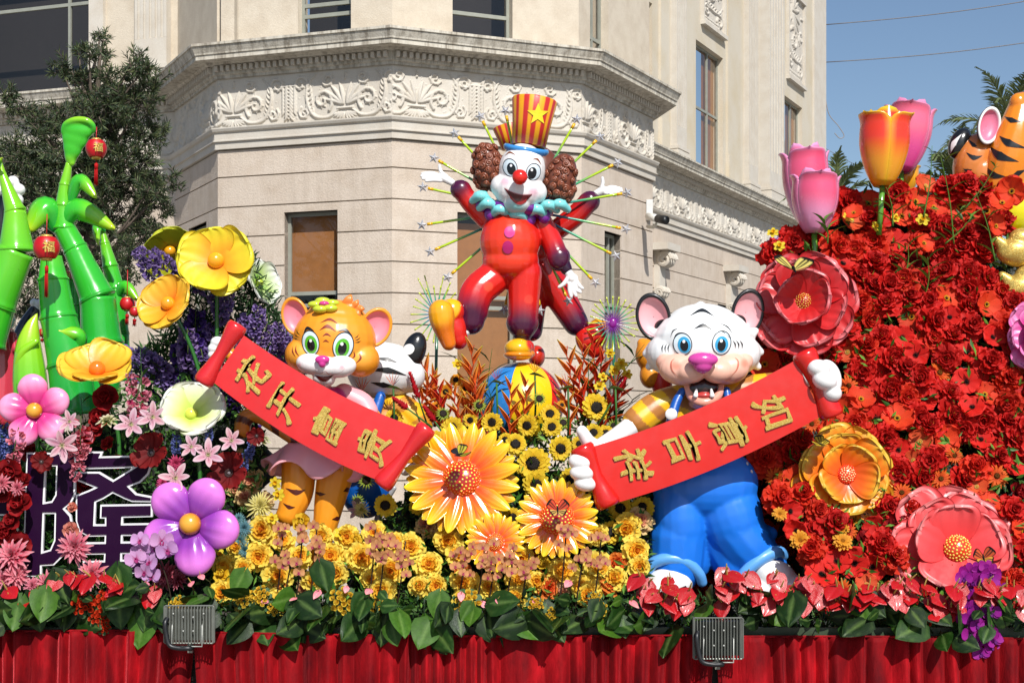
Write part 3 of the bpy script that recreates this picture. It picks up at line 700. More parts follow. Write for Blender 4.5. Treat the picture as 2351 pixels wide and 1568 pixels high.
dahlia('green_curcuma', [(0, c('#7ea24a')), (.5, c('#c8d68a')), (1, c('#f2e0d4'))], W=.17, k=8, layers=4, b=.6)
dahlia('teal_mum', [(0, c('#2e6a78')), (1, c('#8ec4cc'))], W=.07, k=18)
dahlia('magenta_pompom', [(0, c('#b01a50')), (1, c('#ea5a90'))], W=.08, k=16, layers=6)
rose('red_rose', (c('#b01018'), c('#840a12'))); rose('peach_rose', (c('#f4a48c'), c('#ec8068'))); rose('yellow_rose', (c('#fbd838'), c('#f3bc1a')))
lily('pink_lily', (c('#f3d3dc'), c('#eab2c2'), c('#d87c9a'))); daffodil('daffodil', c('#fae238'), c('#f5c010'))
# labels found from landmarks
LM = []
_rank = {}
PEND = []
def place(key, px, py, Y, r, name, desc, cat, group, n=None, spin=None, sub=None):
    """one flower head as a thing; r in px"""
    n = n or (R.uniform(-.45, .45), -1, R.uniform(-.1, .75)); spin = R.uniform(0, 6.28) if spin is None else spin
    M = pose(px, py, Y, n, spin, r*Y/F); t = thing(name, None, cat, group=group, M=M); parts = R.choice(TEMPL[key])
    for nm, me, mt in parts: link(nm, me, t, mt if isinstance(mt, Matrix) else None)
    PEND.append((t, desc, px, py)); return t
def finish_labels():
    groups = {}
    ORD = ['closest', 'second closest', 'third closest', 'fourth closest', 'fifth closest', 'sixth closest', 'seventh closest', 'eighth closest', 'ninth closest', 'tenth closest', 'eleventh closest', 'twelfth closest', 'thirteenth closest', 'fourteenth closest', 'fifteenth closest', 'sixteenth closest', 'seventeenth closest', 'eighteenth closest', 'nineteenth closest', 'twentieth closest']
    for t, desc, px, py in PEND:
        d, nm, lx, ly = min((math.hypot(px-lx, py-ly)/w, nm, lx, ly) for nm, lx, ly, w in LM)
        dx, dy = px-lx, py-ly
        w = ('right of' if dx > 0 else 'left of') if abs(dx) > abs(dy) else ('below' if dy > 0 else 'above')
        groups.setdefault((desc, w, nm), []).append((math.hypot(dx, dy), t))
    for (desc, w, nm), L in groups.items():
        L.sort(key=lambda q: q[0])
        for i, (_, t) in enumerate(L):
            t['label'] = f'{desc} {w} {nm}'+(f', {ORD[min(i, 19)]} of them' if len(L) > 1 else '')
# masses of leaves between the flowers
def leafmass(name, n, sampler, size, cols, mat=DULL, label=None, cat=None, seed=1, up=None, aspect=.35, droop=0, kind='stuff'):
    rs = np.random.RandomState(seed); P = sampler(rs, n); n = len(P)
    d = rs.normal(size=(n, 3)); d[:, 2] += .3-droop; d /= np.linalg.norm(d, axis=1)[:, None]
    u = rs.normal(size=(n, 3)); u -= (u*d).sum(1)[:, None]*d; u /= np.linalg.norm(u, axis=1)[:, None]; w = np.cross(d, u)
    L = size*rs.uniform(.6, 1.3, n)[:, None]; W = L*aspect
    v = np.stack([P, P+d*L*.45+u*W*.5+w*W*.15, P+d*L, P+d*L*.45-u*W*.5+w*W*.15], 1).reshape(-1, 3)
    b = np.arange(n)[:, None]*4; f = np.concatenate([b+[0, 1, 2], b+[0, 2, 3]])
    ci = np.array(cols)[rs.randint(0, len(cols), n)]*rs.uniform(.7, 1.15, (n, 1)); col = np.repeat(ci, 4, 0)
    o = wpart(name, v, f, mat, up, col, False); return prop(o, label, cat, kind=kind)
def inpoly(x, y, poly):
    ins = np.zeros(np.shape(x), bool); m = len(poly)
    for i in range(m):
        (x0, y0), (x1, y1) = poly[i], poly[(i+1) % m]
        cnd = ((y0 > y) != (y1 > y)) & (x < (x1-x0)*(y-y0)/((y1-y0) or 1e-9)+x0); ins ^= cnd
    return ins
def poly_sampler(poly, Yf, thick):
    xs, ys = [p[0] for p in poly], [p[1] for p in poly]
    def s(rs, n):
        out = []
        while sum(map(len, out)) < n:
            x = rs.uniform(min(xs), max(xs), n); y = rs.uniform(min(ys), max(ys), n); k = inpoly(x, y, poly); x, y = x[k], y[k]
            Y = Yf(x, y)+rs.uniform(0, thick, len(x)); out.append(np.stack([(x-CX)*Y/F, Y, ZC-(y-HY)*Y/F], 1))
        return np.concatenate(out)[:n]
    return s
def scatter(poly, dmin, n, rs, avoid=()):
    xs, ys = [p[0] for p in poly], [p[1] for p in poly]; out = []
    for _ in range(n):
        x, y = rs.uniform(min(xs), max(xs)), rs.uniform(min(ys), max(ys))
        if not inpoly(np.array([x]), np.array([y]), poly)[0]: continue
        if any((x-a)**2+(y-b)**2 < dmin**2 for a, b in out): continue
        if any(((x-a)/rx)**2+((y-b)/ry)**2 < 1 for a, b, rx, ry in avoid): continue
        out.append((x, y))
    return out
# ================================================================ trees
def path_tube(mb, P, r0, r1, n=7, col=(1, 1, 1)):
    P = crv(P, 14); mb.tube([tuple(p) for p in P], [lerp(r0, r1, i/14) for i in range(15)], n, col)
tr = thing('podocarpus_tree', 'dark green needle-leaved tree in front of the building behind the bamboo sculpture', 'tree', tuple(V(190, 1560, 19))[:2]+(0,))
BARK = simple('tree_bark', (.10, .075, .055), .9, bs=.6)
clumps = [(232, 85, 22), (205, 130, 30), (180, 120, 16), (243, 128, 26), (140, 165, 26), (165, 175, 30), (205, 190, 38), (250, 180, 36), (318, 135, 20), (300, 160, 30), (335, 165, 26), (345, 195, 34), (300, 210, 44), (260, 235, 50), (210, 230, 50), (20, 230, 26), (45, 255, 34), (75, 290, 42), (110, 300, 46), (150, 290, 52), (200, 290, 60), (250, 300, 60), (300, 290, 50), (330, 250, 40), (60, 340, 50), (10, 345, 40), (30, 390, 60), (90, 380, 66), (150, 370, 66), (220, 370, 70), (280, 370, 62), (330, 330, 44), (365, 300, 24), (330, 395, 44), (300, 440, 60), (240, 450, 70), (170, 450, 70), (100, 460, 70), (40, 470, 70), (355, 430, 34), (395, 420, 26), (372, 460, 30), (340, 490, 42), (300, 520, 60), (230, 530, 70), (150, 540, 70), (60, 560, 60), (330, 560, 34), (280, 590, 50), (350, 530, 24), (290, 650, 36), (60, 640, 50), (120, 620, 60), (200, 640, 60), (40, 720, 50), (260, 710, 40), (90, 700, 50), (345, 445, 30)]
tb = MB(); base = V(190, 1560, 19); base.z = 0
path_tube(tb, [base, V(185, 1100, 19), V(195, 760, 19.1), V(215, 400, 19), V(230, 110, 19)], .2, .02, 9)
rs = np.random.RandomState(4); PTS = []; DIR = []
for (x, y, r) in clumps:
    Yc = 19+rs.uniform(-.5, .5); s0 = V(195+rs.uniform(-10, 20), min(y+90+abs(x-200)*.35, 900), 19)
    e = V(x, y-r*.5, Yc); mid = s0.lerp(e, .5)+Vector((0, 0, -.12)); path_tube(tb, [s0, mid, e], .035, .006, 5)
    ctr = np.array(V(x, y, Yc)); rr = r*19/F; nb = int(6+r*.46)
    for b_ in range(nb):                                   # twigs with a whorl of narrow leaves
        d = rs.normal(size=3); d /= np.linalg.norm(d); d[2] = d[2]*.8+.25; p0 = ctr+rs.normal(size=3)*rr*(.30 if y < 240 else .42); L = rr*rs.uniform(.45, .95)
        nl = int(L/.0065); s = rs.uniform(.05, 1, nl)[:, None]; bow = d[None]*s*L; PTS.append(p0+bow); DIR.append(np.repeat(d[None], nl, 0))
        tb.tube([tuple(p0), tuple(p0+d*L)], [.008, .003], 3)
P_ = np.concatenate(PTS); D_ = np.concatenate(DIR); n = len(P_)
d = rs.normal(size=(n, 3)); d -= (d*D_).sum(1)[:, None]*D_*.7; d /= np.linalg.norm(d, axis=1)[:, None]; d = d+D_*.9; d /= np.linalg.norm(d, axis=1)[:, None]
w = np.cross(d, rs.normal(size=(n, 3))); w /= np.linalg.norm(w, axis=1)[:, None]; L = rs.uniform(.07, .13, n)[:, None]
v = np.stack([P_, P_+d*L*.5+w*.0075, P_+d*L, P_+d*L*.5-w*.0075], 1).reshape(-1, 3); b_ = np.arange(n)[:, None]*4
cl = np.array([c('#53684a', .62), c('#41553b', .62), c('#6c8054', .62), c('#7d8a58', .6)])[rs.randint(0, 4, n)]*rs.uniform(.7, 1.1, (n, 1))
tb.part('trunk', BARK, tr); wpart('crown', v, np.concatenate([b_+[0, 1, 2], b_+[0, 2, 3]]), DULL, tr, np.repeat(cl, 4, 0), False)
def palm(x, y, Y, fr, L, seed, label, col):
    rs = np.random.RandomState(seed); ctr = V(x, y, Y); t = thing('palm_tree', label, 'tree', (ctr.x, ctr.y, 0)); mb = MB()
    path_tube(mb, [(ctr.x, ctr.y, 0), (ctr.x+.1, ctr.y, ctr.z*.5), tuple(ctr)], .22, .13, 9); mb.part('trunk', BARK, t)
    for a, el in fr:
        d = Vector((cos(radians(a))*cos(radians(el)), -.25+rs.uniform(-.4, .4), sin(radians(el)))).normalized(); fb = MB(); pts = []
        p = Vector(ctr); dd = Vector(d)
        for k in range(16): pts.append(tuple(p)); p = p+dd*L/15; dd = (dd+Vector((0, 0, -.055-.035*k*.3))).normalized()
        fb.tube(pts, [.03*(1-k/17) for k in range(16)], 4, col*.9)
        P = crv(pts, 46)
        for k in range(4, 47):
            a0 = Vector(P[k]); tg = Vector(P[min(k+1, 46)]-P[k-1]).normalized(); sd = tg.cross(Vector((0, 0, 1))).normalized(); ll = L*.27*sin(pi*min(.15+k/50, .97))
            for s in (-1, 1):
                e = a0+(sd*s*.75+tg*.8+Vector((0, 0, rs.uniform(-.45, .25)))).normalized()*ll; m_ = (a0+e)/2+Vector((0, 0, .05*ll)); wv = tg*.022
                fb.add([a0-wv, a0+wv, m_+wv, m_-wv, e+Vector((0, 0, -.1*ll))], [(0, 1, 2, 3), (3, 2, 4)], col*rs.uniform(.7, 1.15))
        fb.part('frond', DULL, t, False)
gp = c('#8a9a64', .7)
palm(2325, 335, 30, [(80, 62), (100, 80), (120, 66), (140, 42), (160, 25), (175, 5), (60, 50), (35, 35), (15, 15), (150, -15), (190, -25), (20, -20), (130, 60), (95, 50)], 1.95, 1, 'tall palm tree rising behind the tiger ears at the top right', gp)
palm(2200, 440, 27, [(100, 70), (125, 50), (150, 32), (170, 12), (185, -12), (80, 55), (60, 35), (140, 10), (195, -30), (30, 10), (110, 35), (160, -25)], 1.6, 2, 'palm tree just behind the red flower mound right of the tulips', gp*.9)
palm(1915, 470, 29, [(90, 70), (60, 60), (35, 45), (110, 50), (20, 20), (140, 30), (75, 40)], 1.3, 3, 'small palm top showing between the pink and yellow tulips', gp*1.1)
# ================================================================ stage, skirt and floodlights
SKY_ = 10.66
stg = MB(); stg.box((-7, SKY_+.12, .02), (7, 14.2, .95), c('#2b2a26')); prop(stg.part('stage', PLAST, None, False), kind='structure')
pl = MB(); pl.box((-7, SKY_+.06, .95), (7, SKY_+.10, 1.20), c('#3a4a33')); prop(pl.part('planter_edge', PLAST, None, False), 'dark green planter board behind the leaves along the stage front', 'planter')
def curtain(pxa, pxb, label, pl_, pr_):
    """pleated velvet from pxa to pxb; pl_/pr_ = how far the lower corners are drawn back"""
    xa, xb = (pxa-CX)*SKY_/F, (pxb-CX)*SKY_/F; nx, nz = int((pxb-pxa)*.8), 26; rs = np.random.RandomState(int(pxa+900))
    u = np.linspace(0, 1, nx); z = np.linspace(0, 1, nz); ztop = ZC-(1446-HY)*SKY_/F+(.012*np.sin(u*(xb-xa)*1.1+pxa))-(u*(xb-xa)+xa+4)*.0085
    ph = np.cumsum(.19*(1+.8*np.interp(np.arange(nx), np.arange(0, nx+80, 30), rs.uniform(-1, 1, len(np.arange(0, nx+80, 30)))))); X = np.zeros((nz, nx)); Y = X.copy(); Z = X.copy()
    ph2 = np.cumsum(rs.uniform(.05, .3, nx))
    for j, zz in enumerate(z):
        sh = .62+.38*min(1, zz*1.8); fold = (.5+.499*np.sin(ph+.35*np.sin(zz*3+u*14)+.25*np.sin(ph*.5+.5)))**.55; fine = .8*np.sin(ph2*.9+zz*2.5)+.6*np.sin(ph2*.37-zz*1.7)
        Y[j] = SKY_-.10*sh*fold-.008*fine*sh-.03*zz; x = xa+(xb-xa)*u
        if pl_: x = x+(pl_*zz**1.5)*np.clip(1-u*(xb-xa)/.9, 0, 1)**1.3
        if pr_: x = x-(pr_*zz**1.5)*np.clip(1-(1-u)*(xb-xa)/.9, 0, 1)**1.3
        X[j] = x+.010*np.sin(ph+zz*3)*zz; Z[j] = lerp(ztop, .05, zz)
    v = np.stack([X, Y, Z], -1).reshape(-1, 3); a = (np.arange(nz-1)[:, None]*nx+np.arange(nx-1)[None]).ravel(); f = np.stack([a, a+nx, a+nx+1, a+1], 1)
    o = wpart('velvet_curtain', v, f, VELVET, None); md = o.modifiers.new('s', 'SOLIDIFY'); md.thickness = .006; prop(o, label, 'curtain', 'red velvet stage skirt')
    hm = MB(); P = [(xa+(xb-xa)*q, SKY_-.03, float(np.interp(q, u, ztop))+.002) for q in np.linspace(0, 1, 60)]; hm.tube(P, .009, 5); h = hm.part('top_hem', VELVET, None); h.parent = o
curtain(-120, 447, 'red velvet skirt panel at far left, ending under the left floodlight', 0, .13)
curtain(449, 1638, 'widest red velvet skirt panel between the two floodlights', .12, .08)
curtain(1640, 2480, 'red velvet skirt panel right of the right floodlight', .09, 0)
def floodlight(px0, px1, py0, py1, Y, label, dark):
    ctr = V((px0+px1)/2, (py0+py1)/2, Y); t = thing('floodlight', label, 'floodlight', tuple(ctr), 'floodlights on the stage edge'); k = Y/F
    w, h = (px1-px0)*k/2, (py1-py0)*k/2; g1 = c('#90938a', .8)*dark
    mb = MB(); mb.box((-w*.96, .02, -h*.86), (w*.96, .06, h*.82), g1*.8); mb.part('housing', METAL, None, False).parent = t
    mb = MB()
    pts = [(-w, h*.95), (-w*.94, h), (w*.94, h), (w, h*.95), (w, -h*.95), (w*.94, -h), (-w*.94, -h), (-w, -h*.95), (-w, h*.95)]; mb.tube([(x, 0, z) for x, z in pts], .006, 6, g1)
    mb.box((-w, .0, -h), (-w*.93, .05, h), g1); mb.box((w*.93, .0, -h), (w, .05, h), g1); mb.part('rim', METAL, None, False).parent = t
    fm = MB(); fm.box((-.0025, -.028, -h*.97), (.0025, .022, h*.97), g1*1.1); fme = fm.mesh('fin', METAL, False)
    for j in range(15): link('fin', fme, t, Matrix.Translation((-w*.86+j*w*1.72/14, 0, 0)))
    bm = MB(); bm.tube([(0, -.02, 0), (0, -.034, 0)], .007, 8, c('#b9bab2')); bme = bm.mesh('bolt', METAL)
    for x, z in ((-.6, .6), (-.2, .42), (.2, .42), (.62, .6), (-.2, -.32), (.2, -.32)): link('bolt', bme, t, Matrix.Translation((x*w, 0, z*h)))
    bk = MB(); bk.tube([(-w*.62, -.03, h*.05), (-w*.62, -.045, 0), (-w*.66, -.045, -h*1.12), (w*.58, -.045, -h*1.12), (w*.58, -.045, 0), (w*.58, -.03, h*.05)], .006, 6, c('#a9aaa2')); bk.part('bracket', METAL, None).parent = t
    cb = MB(); P = crv([(-w*.84, -.02, h*.35), (-w*.9, -.05, h*.1), (-w*.84, -.055, -h*.5), (-w*.7, -.06, -h*1.05), (-w*.3, -.06, -h*1.2), (0, -.06, -h*1.2), (w*.12, -.04, -h*1.22), (w*.1, .04, -h*1.25)], 90)
    cb.tube([tuple(p) for p in P], [.0165+(.0035 if i % 2 else 0) for i in range(91)], 10, c('#17181a')); cb.part('cable', PLAST, None).parent = t
    ps = MB(); ps.box((-.018, .03, -h*1.55), (.018, .06, -h*.9), c('#8a8a80')); ps.part('post', METAL, None, False).parent = t
    for o in t.children: pass
floodlight(377, 491, 1390, 1476, 10.42, 'grey finned floodlight with black cable, left one near the purple flower', 1)
floodlight(1592, 1706, 1418, 1512, 10.42, 'grey finned floodlight with black cable, right one beneath the white tiger feet', .8)
# ================================================================ sculptures: shared pieces
ORG, ORG2, WHT, PINK, BLK = c('#f7a01e'), c('#f08a14'), c('#f1f0ee'), c('#f49cab'), c('#17181a')
def ear(root, cx, cy, Y, rx, ry, roll, outer, inner, up=None, d=0, rim=None, face=(0, 0)):
    prof = [(0.02, -.5), (.45, -.47), (.8, -.30), (.97, -.08), (1.0, .04), (.97, .12), (.9, .15), (.83, .12), (.78, 0), (.62, -.16), (.35, -.24), (.02, -.27)]
    v, f = lathe(prof, 40); n = 40; k = Y/F; q = np.repeat(np.arange(len(prof)), n); col = np.where((q >= 8)[:, None], inner, outer)
    if rim is not None: col = np.where(((q >= 5) & (q < 8))[:, None], rim, col)
    x, y, h = v[:, 0]*rx*k, v[:, 1]*ry*k, v[:, 2]*(rx+ry)/2*k; cr, sr = cos(radians(roll)), sin(radians(roll))
    lx, lz = x*cr+y*sr, -x*sr+y*cr; L = np.stack([lx, -h, lz], 1)
    M = (Matrix.Rotation(radians(face[0]), 3, 'Z')@Matrix.Rotation(radians(face[1]), 3, 'X')); L = L@np.array(M).T
    return wpart('ear', L+np.array(V(cx, cy, Y+d*k)), f, SATIN, root, col, True, up)
def scroll(root_label, Y, tl, tr_, br, bl, sag, r0, r1, chars, flip, rad, csz, red):
    ctr = V((tl[0]+br[0])/2, (tl[1]+br[1])/2, Y); t = thing('new_year_scroll', root_label, 'scroll', tuple(ctr)); n, m = 40, 12; v = []; f = []
    tl, tr_, br, bl = map(np.array, (tl, tr_, br, bl))
    def pt(s, q): a = lerp(tl, tr_, s); b = lerp(bl, br, s); p = lerp(a, b, q); p = p+np.array([0, sag*4*s*(1-s)]); return p
    for side in (0, 1):
        for i in range(n+1):
            for j in range(m+1):
                s, q = i/n, j/m; p = pt(s, q); v.append(tuple(V(p[0], p[1], Y+side*.008-.006*sin(pi*q))))
    K = (n+1)*(m+1)
    for i in range(n):
        for j in range(m): a = i*(m+1)+j; f.append((a, a+m+1, a+m+2, a+1)); f.append((a+K, a+K+1, a+K+m+2, a+K+m+1))
    for i in range(n):
        for j0 in (0, m): a = i*(m+1)+j0; q = (a, a+K, a+K+m+1, a+m+1); f.append(q if j0 == 0 else q[::-1])
    wpart('paper', v, f, SATIN, t, red, False)
    for (a, b) in (r0, r1):
        pr = [(0, .2), (.012, .88), (.06, 1.0), (.14, .97), (.3, .76), (.5, .60), (.7, .76), (.86, .97), (.94, 1.0), (.988, .88), (1, .2)]
        mb = MB(); A, B = V(*a, Y+.01), V(*b, Y+.01); mb.tube([A.lerp(B, s) for s, _ in pr], [rad*Y/F*q for _, q in pr], 26, red*.97); mb.part('roller', GLOSS, t)
    for ch, (x, y), s in chars:
        gv, gf = glyph(ch, .034, .012); e = .03; T = pt(min(s+e, 1), .5)-pt(max(s-e, 0), .5); T = T/np.hypot(*T)*(1 if flip else -1)
        upv = Vector((T[0], 0, -T[1])); rt = Vector((-T[1]*1.0, 0, -T[0])); 
        rt = upv.cross(Vector((0, -1, 0)))*-1; rt = -rt if False else rt
        rt = Vector((upv.z, 0, -upv.x))
        wx = gv[:, 0]+.05*np.sin(gv[:, 1]*5)+.03*gv[:, 1]; wy = gv[:, 1]+.04*np.sin(gv[:, 0]*6+1)
        k = csz*Y/F; P0 = np.array(V(x, y, Y-.0125)); W = P0+np.outer(wx*k, rt)+np.outer(wy*k, upv)+np.outer(gv[:, 2]*.4, (0, -1, 0))
        wpart('character', W, gf, GOLD, t, None, False)
    return t
# ================================================================ clown
YC = 12.7
def mixpaint(base, spots):
    """airbrush: spots = [(x, y, r, soft, colour)] in elevation coordinates"""
    def f(v, nn):
        p = PX2[0](v); col = np.broadcast_to(base, (len(v), 3)).copy()
        for x, y, r, s, cc in spots:
            d = np.hypot(p[:, 0]-x, p[:, 1]-y); w = np.clip((r-d)/s+.5, 0, 1)[:, None]; col = col*(1-w)+np.array(cc)*w
        return col
    return f
PX2 = [lambda v: v]
def paint(base, spots): return lambda p, nn: _mp(base, spots, p)
def _mp(base, spots, p):
    col = np.broadcast_to(base, (len(p), 3)).copy()
    for x, y, r, s, cc in spots:
        d = np.hypot(p[:, 0]-x, p[:, 1]-y); w = np.clip((r-d)/s+.5, 0, 1)[:, None]; w = w*w*(3-2*w); col = col*(1-w)+np.array(cc)*w
    return col
SUIT, SUITD, SUITO = c('#dc2018'), c('#4a1436'), c('#ee3a1c')
ckl = thing('clown_statue', 'smiling clown sculpture in a red suit standing on one foot on a striped ball', 'statue', tuple(V(1195, 832, YC)))
b = Blob(YC)
b.e(1171, 556, 0, 70, 74, 62).e(1172, 600, 0, 66, 50, 56).e(1174, 520, 8, 50, 36, 42)
b.t([(1130, 640, 0), (1098, 668, -14), (1085, 702, -22), (1082, 738, -26)], [40, 40, 38, 31]).e(1082, 716, -22, 40, 36, 34, -14)
b.t([(1205, 628, 0), (1202, 690, 0), (1200, 745, -2)], [40, 37, 35]).e(1199, 742, -2, 38, 34, 34)
b.t([(1118, 505, 10), (1084, 470, 2), (1058, 436, -6)], [24, 23, 22]).e(1058, 436, -6, 25, 23, 23)
b.t([(1246, 512, 6), (1268, 558, 8), (1283, 598, 2)], [24, 25, 26]).e(1282, 590, 2, 28, 26, 26)
bo = b.build('suit', GLOSS, ckl, .011, paint(SUIT, [(1168, 565, 62, 26, SUITO), (1040, 415, 45, 42, SUITD), (1300, 612, 52, 50, SUITD), (1074, 752, 64, 62, SUITD), (1199, 775, 62, 60, SUITD), (1128, 600, 9, 2, c('#ec4424')), (1122, 662, 11, 2, c('#ec4830')), (1214, 690, 10, 2, c('#e63a2c')), (1253, 660, 9, 2, c('#e63a2c'))]), 6)
sb_ = b.bvh
for (x0, y0), (x1, y1) in (((1085, 768), (1092, 748)), ((1098, 762), (1104, 744)), ((1186, 770), (1190, 750)), ((1203, 772), (1204, 752)), ((1218, 770), (1214, 750))): pass
decal(sb_, ell(1170, 533, 12.5, 13, 0), 'button', GLOSS, ckl, c('#d2408c'), .012); decal(sb_, ell(1166, 568, 12.5, 15, 0), 'button', GLOSS, ckl, c('#b81468'), .012)
cb = Blob(YC); cb.e(1078, 755, -26, 26, 9, 24, -10).e(1199, 773, -2, 22, 8, 20); cb.t([(1294, 604, 0), (1300, 618, 0)], [15, 14]); cb.build('cuff', GLOSS, ckl, .009, c('#2e0f2c'), 2)
# head
b = Blob(YC); b.e(1198, 392, -20, 54, 62, 56, 8).e(1150, 428, -30, 24, 26, 30).e(1232, 442, -30, 24, 26, 30).e(1190, 440, -30, 56, 44, 52, 8).e(1187, 466, -42, 33, 27, 34).e(1192, 428, -54, 34, 24, 30)
hd = b.build('head', SATIN, ckl, .008, paint(c('#f2efee'), [(1180, 505, 30, 30, c('#8fdfe2')), (1160, 428, 9, 14, c('#efc2cf')), (1224, 452, 9, 14, c('#efc2cf'))]), 8); hb = b.bvh
eye(hb, ckl, hd, 1171, 385, 16, 20, (10, 14), (8, 12), c('#22272b'), -14, (3, 3)); eye(hb, ckl, hd, 1225, 395, 16, 19, (10, 14), (8, 12), c('#22272b'), 14, (-3, 3))
decal(hb, brush([(1159, 366-8), (1170, 354-4), (1184, 358-2)], 4), 'eyebrow', SATIN, ckl, c('#8a4a20'), .005, hd); decal(hb, brush([(1222, 366), (1234, 366), (1243, 379)], 4), 'eyebrow', SATIN, ckl, c('#8a4a20'), .005, hd)
rows = []
for i in range(7):
    q = i/6; rows.append([(lerp(1158, 1222, s), lerp(433, 447, s)+sin(pi*s)*lerp(7, 28, q)) for s in np.linspace(0, 1, 21)])
decal(hb, rows, 'mouth', GLOSS, ckl, c('#5a0c10'), .005, hd); decal(hb, [[(x, y+2.2) for x, y in rows[-1]][4:17], [(x, y-5) for x, y in rows[-1]][4:17]], 'tongue', GLOSS, ckl, c('#a02a2c'), .007, hd)
decal(hb, [rows[0], [(x, y-1.8) for x, y in rows[0]]], 'lip_line', SATIN, ckl, c('#c88a90'), .006, hd)
nb = Blob(YC); nb.e(1193.5, 407, -108, 17.5, 17.5, 16); nb.build('nose', GLOSS, ckl, .008, c('#de2418'), 4, hd)
for s, (hx, hy, rx, ry) in enumerate(((1120, 384, 37, 52), (1287, 412, 37, 56))):
    b = Blob(YC); b.e(hx, hy, 2, rx, ry, 40, 5 if s else -4).e(hx+(8 if s else -4), hy-20, 0, rx*.8, ry*.7, 36).e(hx+(6 if s else -4), hy+22, 6, rx*.82, ry*.62, 36)
    hr = b.build('hair', SATIN, ckl, .011, c('#6e3826'), 5); k = YC/F
    rs = np.random.RandomState(8+s); pts = []
    for j in range(900):
        a = rs.uniform(0, 2*pi); q = math.sqrt(rs.rand()); x, y = hx+cos(a)*rx*1.02*q, hy+sin(a)*ry*1.02*q
        if all(math.hypot(x-u, y-w_) > 13.5 for u, w_, _ in pts):
            h = b.bvh.ray_cast(Vector((0, 0, ZC)), (V(x, y, YC)-Vector((0, 0, ZC))).normalized())
            if h[0]: pts.append((x, y, h))
    for j, (x, y, h) in enumerate(pts):
        nrm = h[1]; tg = nrm.orthogonal().normalized(); bt = nrm.cross(tg); sg = 1 if j % 2 else -1; a0 = rs.uniform(0, 6); rr = rs.uniform(7, 9.5)*k; P = []
        for q in range(26):
            a = a0+sg*q/25*2*pi*1.7; r = rr*(1-.82*q/25); P.append(h[0]+tg*cos(a)*r+bt*sin(a)*r+nrm*(.004+.016*(q/25)**1.5))
        m_ = MB(); m_.tube(P, [(.0028+.0042*min(1, q/5))*(1-.25*q/25)*2.0 for q in range(26)], 6, c('#86482f')*rs.uniform(.85, 1.15), rnd=True); m_.part('curl', SATIN, ckl, up=hr)
# hat
k = YC/F; ax = Vector((.13, 0, 1)).normalized(); o0 = V(1208, 344, YC-.06)
def frame(axis):
    q = axis.to_track_quat('Z', 'Y').to_matrix(); return np.array(q)
def cone_hat(base, axis, h, r0, r1, root, name='hat_crown'):
    v, f = lathe([(r0*.1, 0), (r0, 0), (lerp(r0, r1, .5)*.98, h*.5), (r1, h), (r1*.96, h*1.035), (r1*.3, h*1.05), (.001, h*1.05)], 96); A = frame(axis); n = 96; cols = []
    for i in range(len(v)): j = (i % n)/n*26; cols.append(c('#cb2a26') if int(j) % 2 else c('#f3ab12'))
    return wpart(name, v@A.T+np.array(base), f, SATIN, root, np.array(cols), True)
hat = thing('top_hat', 'striped red and yellow top hat with a star and blue brim on the clown', 'hat', tuple(o0))
v, f = lathe([(.01, .3), (35, .3), (48, 5), (52, 7), (54.5, 2), (53, -4), (48, -8), (30, -10), (.01, -10)], 48); A = frame(Vector((.16, -.22, 1)).normalized()); wpart('brim', (v*k*np.array([1, .9, 1]))@A.T+np.array(o0), f, GLOSS, hat, c('#3f8fd4'))
cr = cone_hat(V(1214, 336, YC-.02), Vector((.13, .0, 1)).normalized(), 104*k, 39*k, 52*k, hat)
crb = BVHTree.FromPolygons([tuple(Vector(q.co)+hat.location) for q in cr.data.vertices], [tuple(p.vertices) for p in cr.data.polygons])
st = []
for i in range(5):
    for rr, da in ((26, 0), (11, 36)): a = radians(-88+72*i+da); st.append((1235+cos(a)*rr, 263+sin(a)*rr))
rings_ = [[(1235+(x-1235)*q, 263+(y-263)*q) for x, y in [p for p in st]+[st[0]]] for q in (.001, .35, .7, 1)]
rings_ = [[(lerp(r[i][0], r[i+1][0], t/4), lerp(r[i][1], r[i+1][1], t/4)) for i in range(10) for t in range(4)]+[r[-1]] for r in rings_]
decal(crb, rings_, 'star', SATIN, hat, c('#f8e22e'), .008)
# ruff
for j in range(13):
    a = radians(-28+j*(236/12)+0); R_ = (74, 42)
for j, (x, y, a) in enumerate([(1104, 457, -35), (1120, 474, -20), (1149, 488, -10), (1188, 498, 0), (1232, 488, 14), (1259, 478, 24), (1284, 476, 30)]):
    b = Blob(YC); b.t([(x-19, y+4, -24), (x, y-8, -44), (x+19, y+5, -26)], [9, 12, 9]); b.t([(x-10, y-8, -16), (x+8, y-10, -16)], [9, 9]); b.build('ruff_fold', GLOSS, ckl, .009, c('#86dfe0'), 4)
for j, (x, y) in enumerate([(1106, 470), (1126, 491), (1170, 507), (1216, 504), (1250, 497)]):
    b = Blob(YC); b.e(x, y, -20, 15, 17, 16); b.build('ruff_lining', GLOSS, ckl, .009, c('#7c2a96'), 3)
b = Blob(YC); b.e(1190, 482, 0, 82, 22, 60, 6); b.build('collar', GLOSS, ckl, .012, c('#6a2488'), 4)
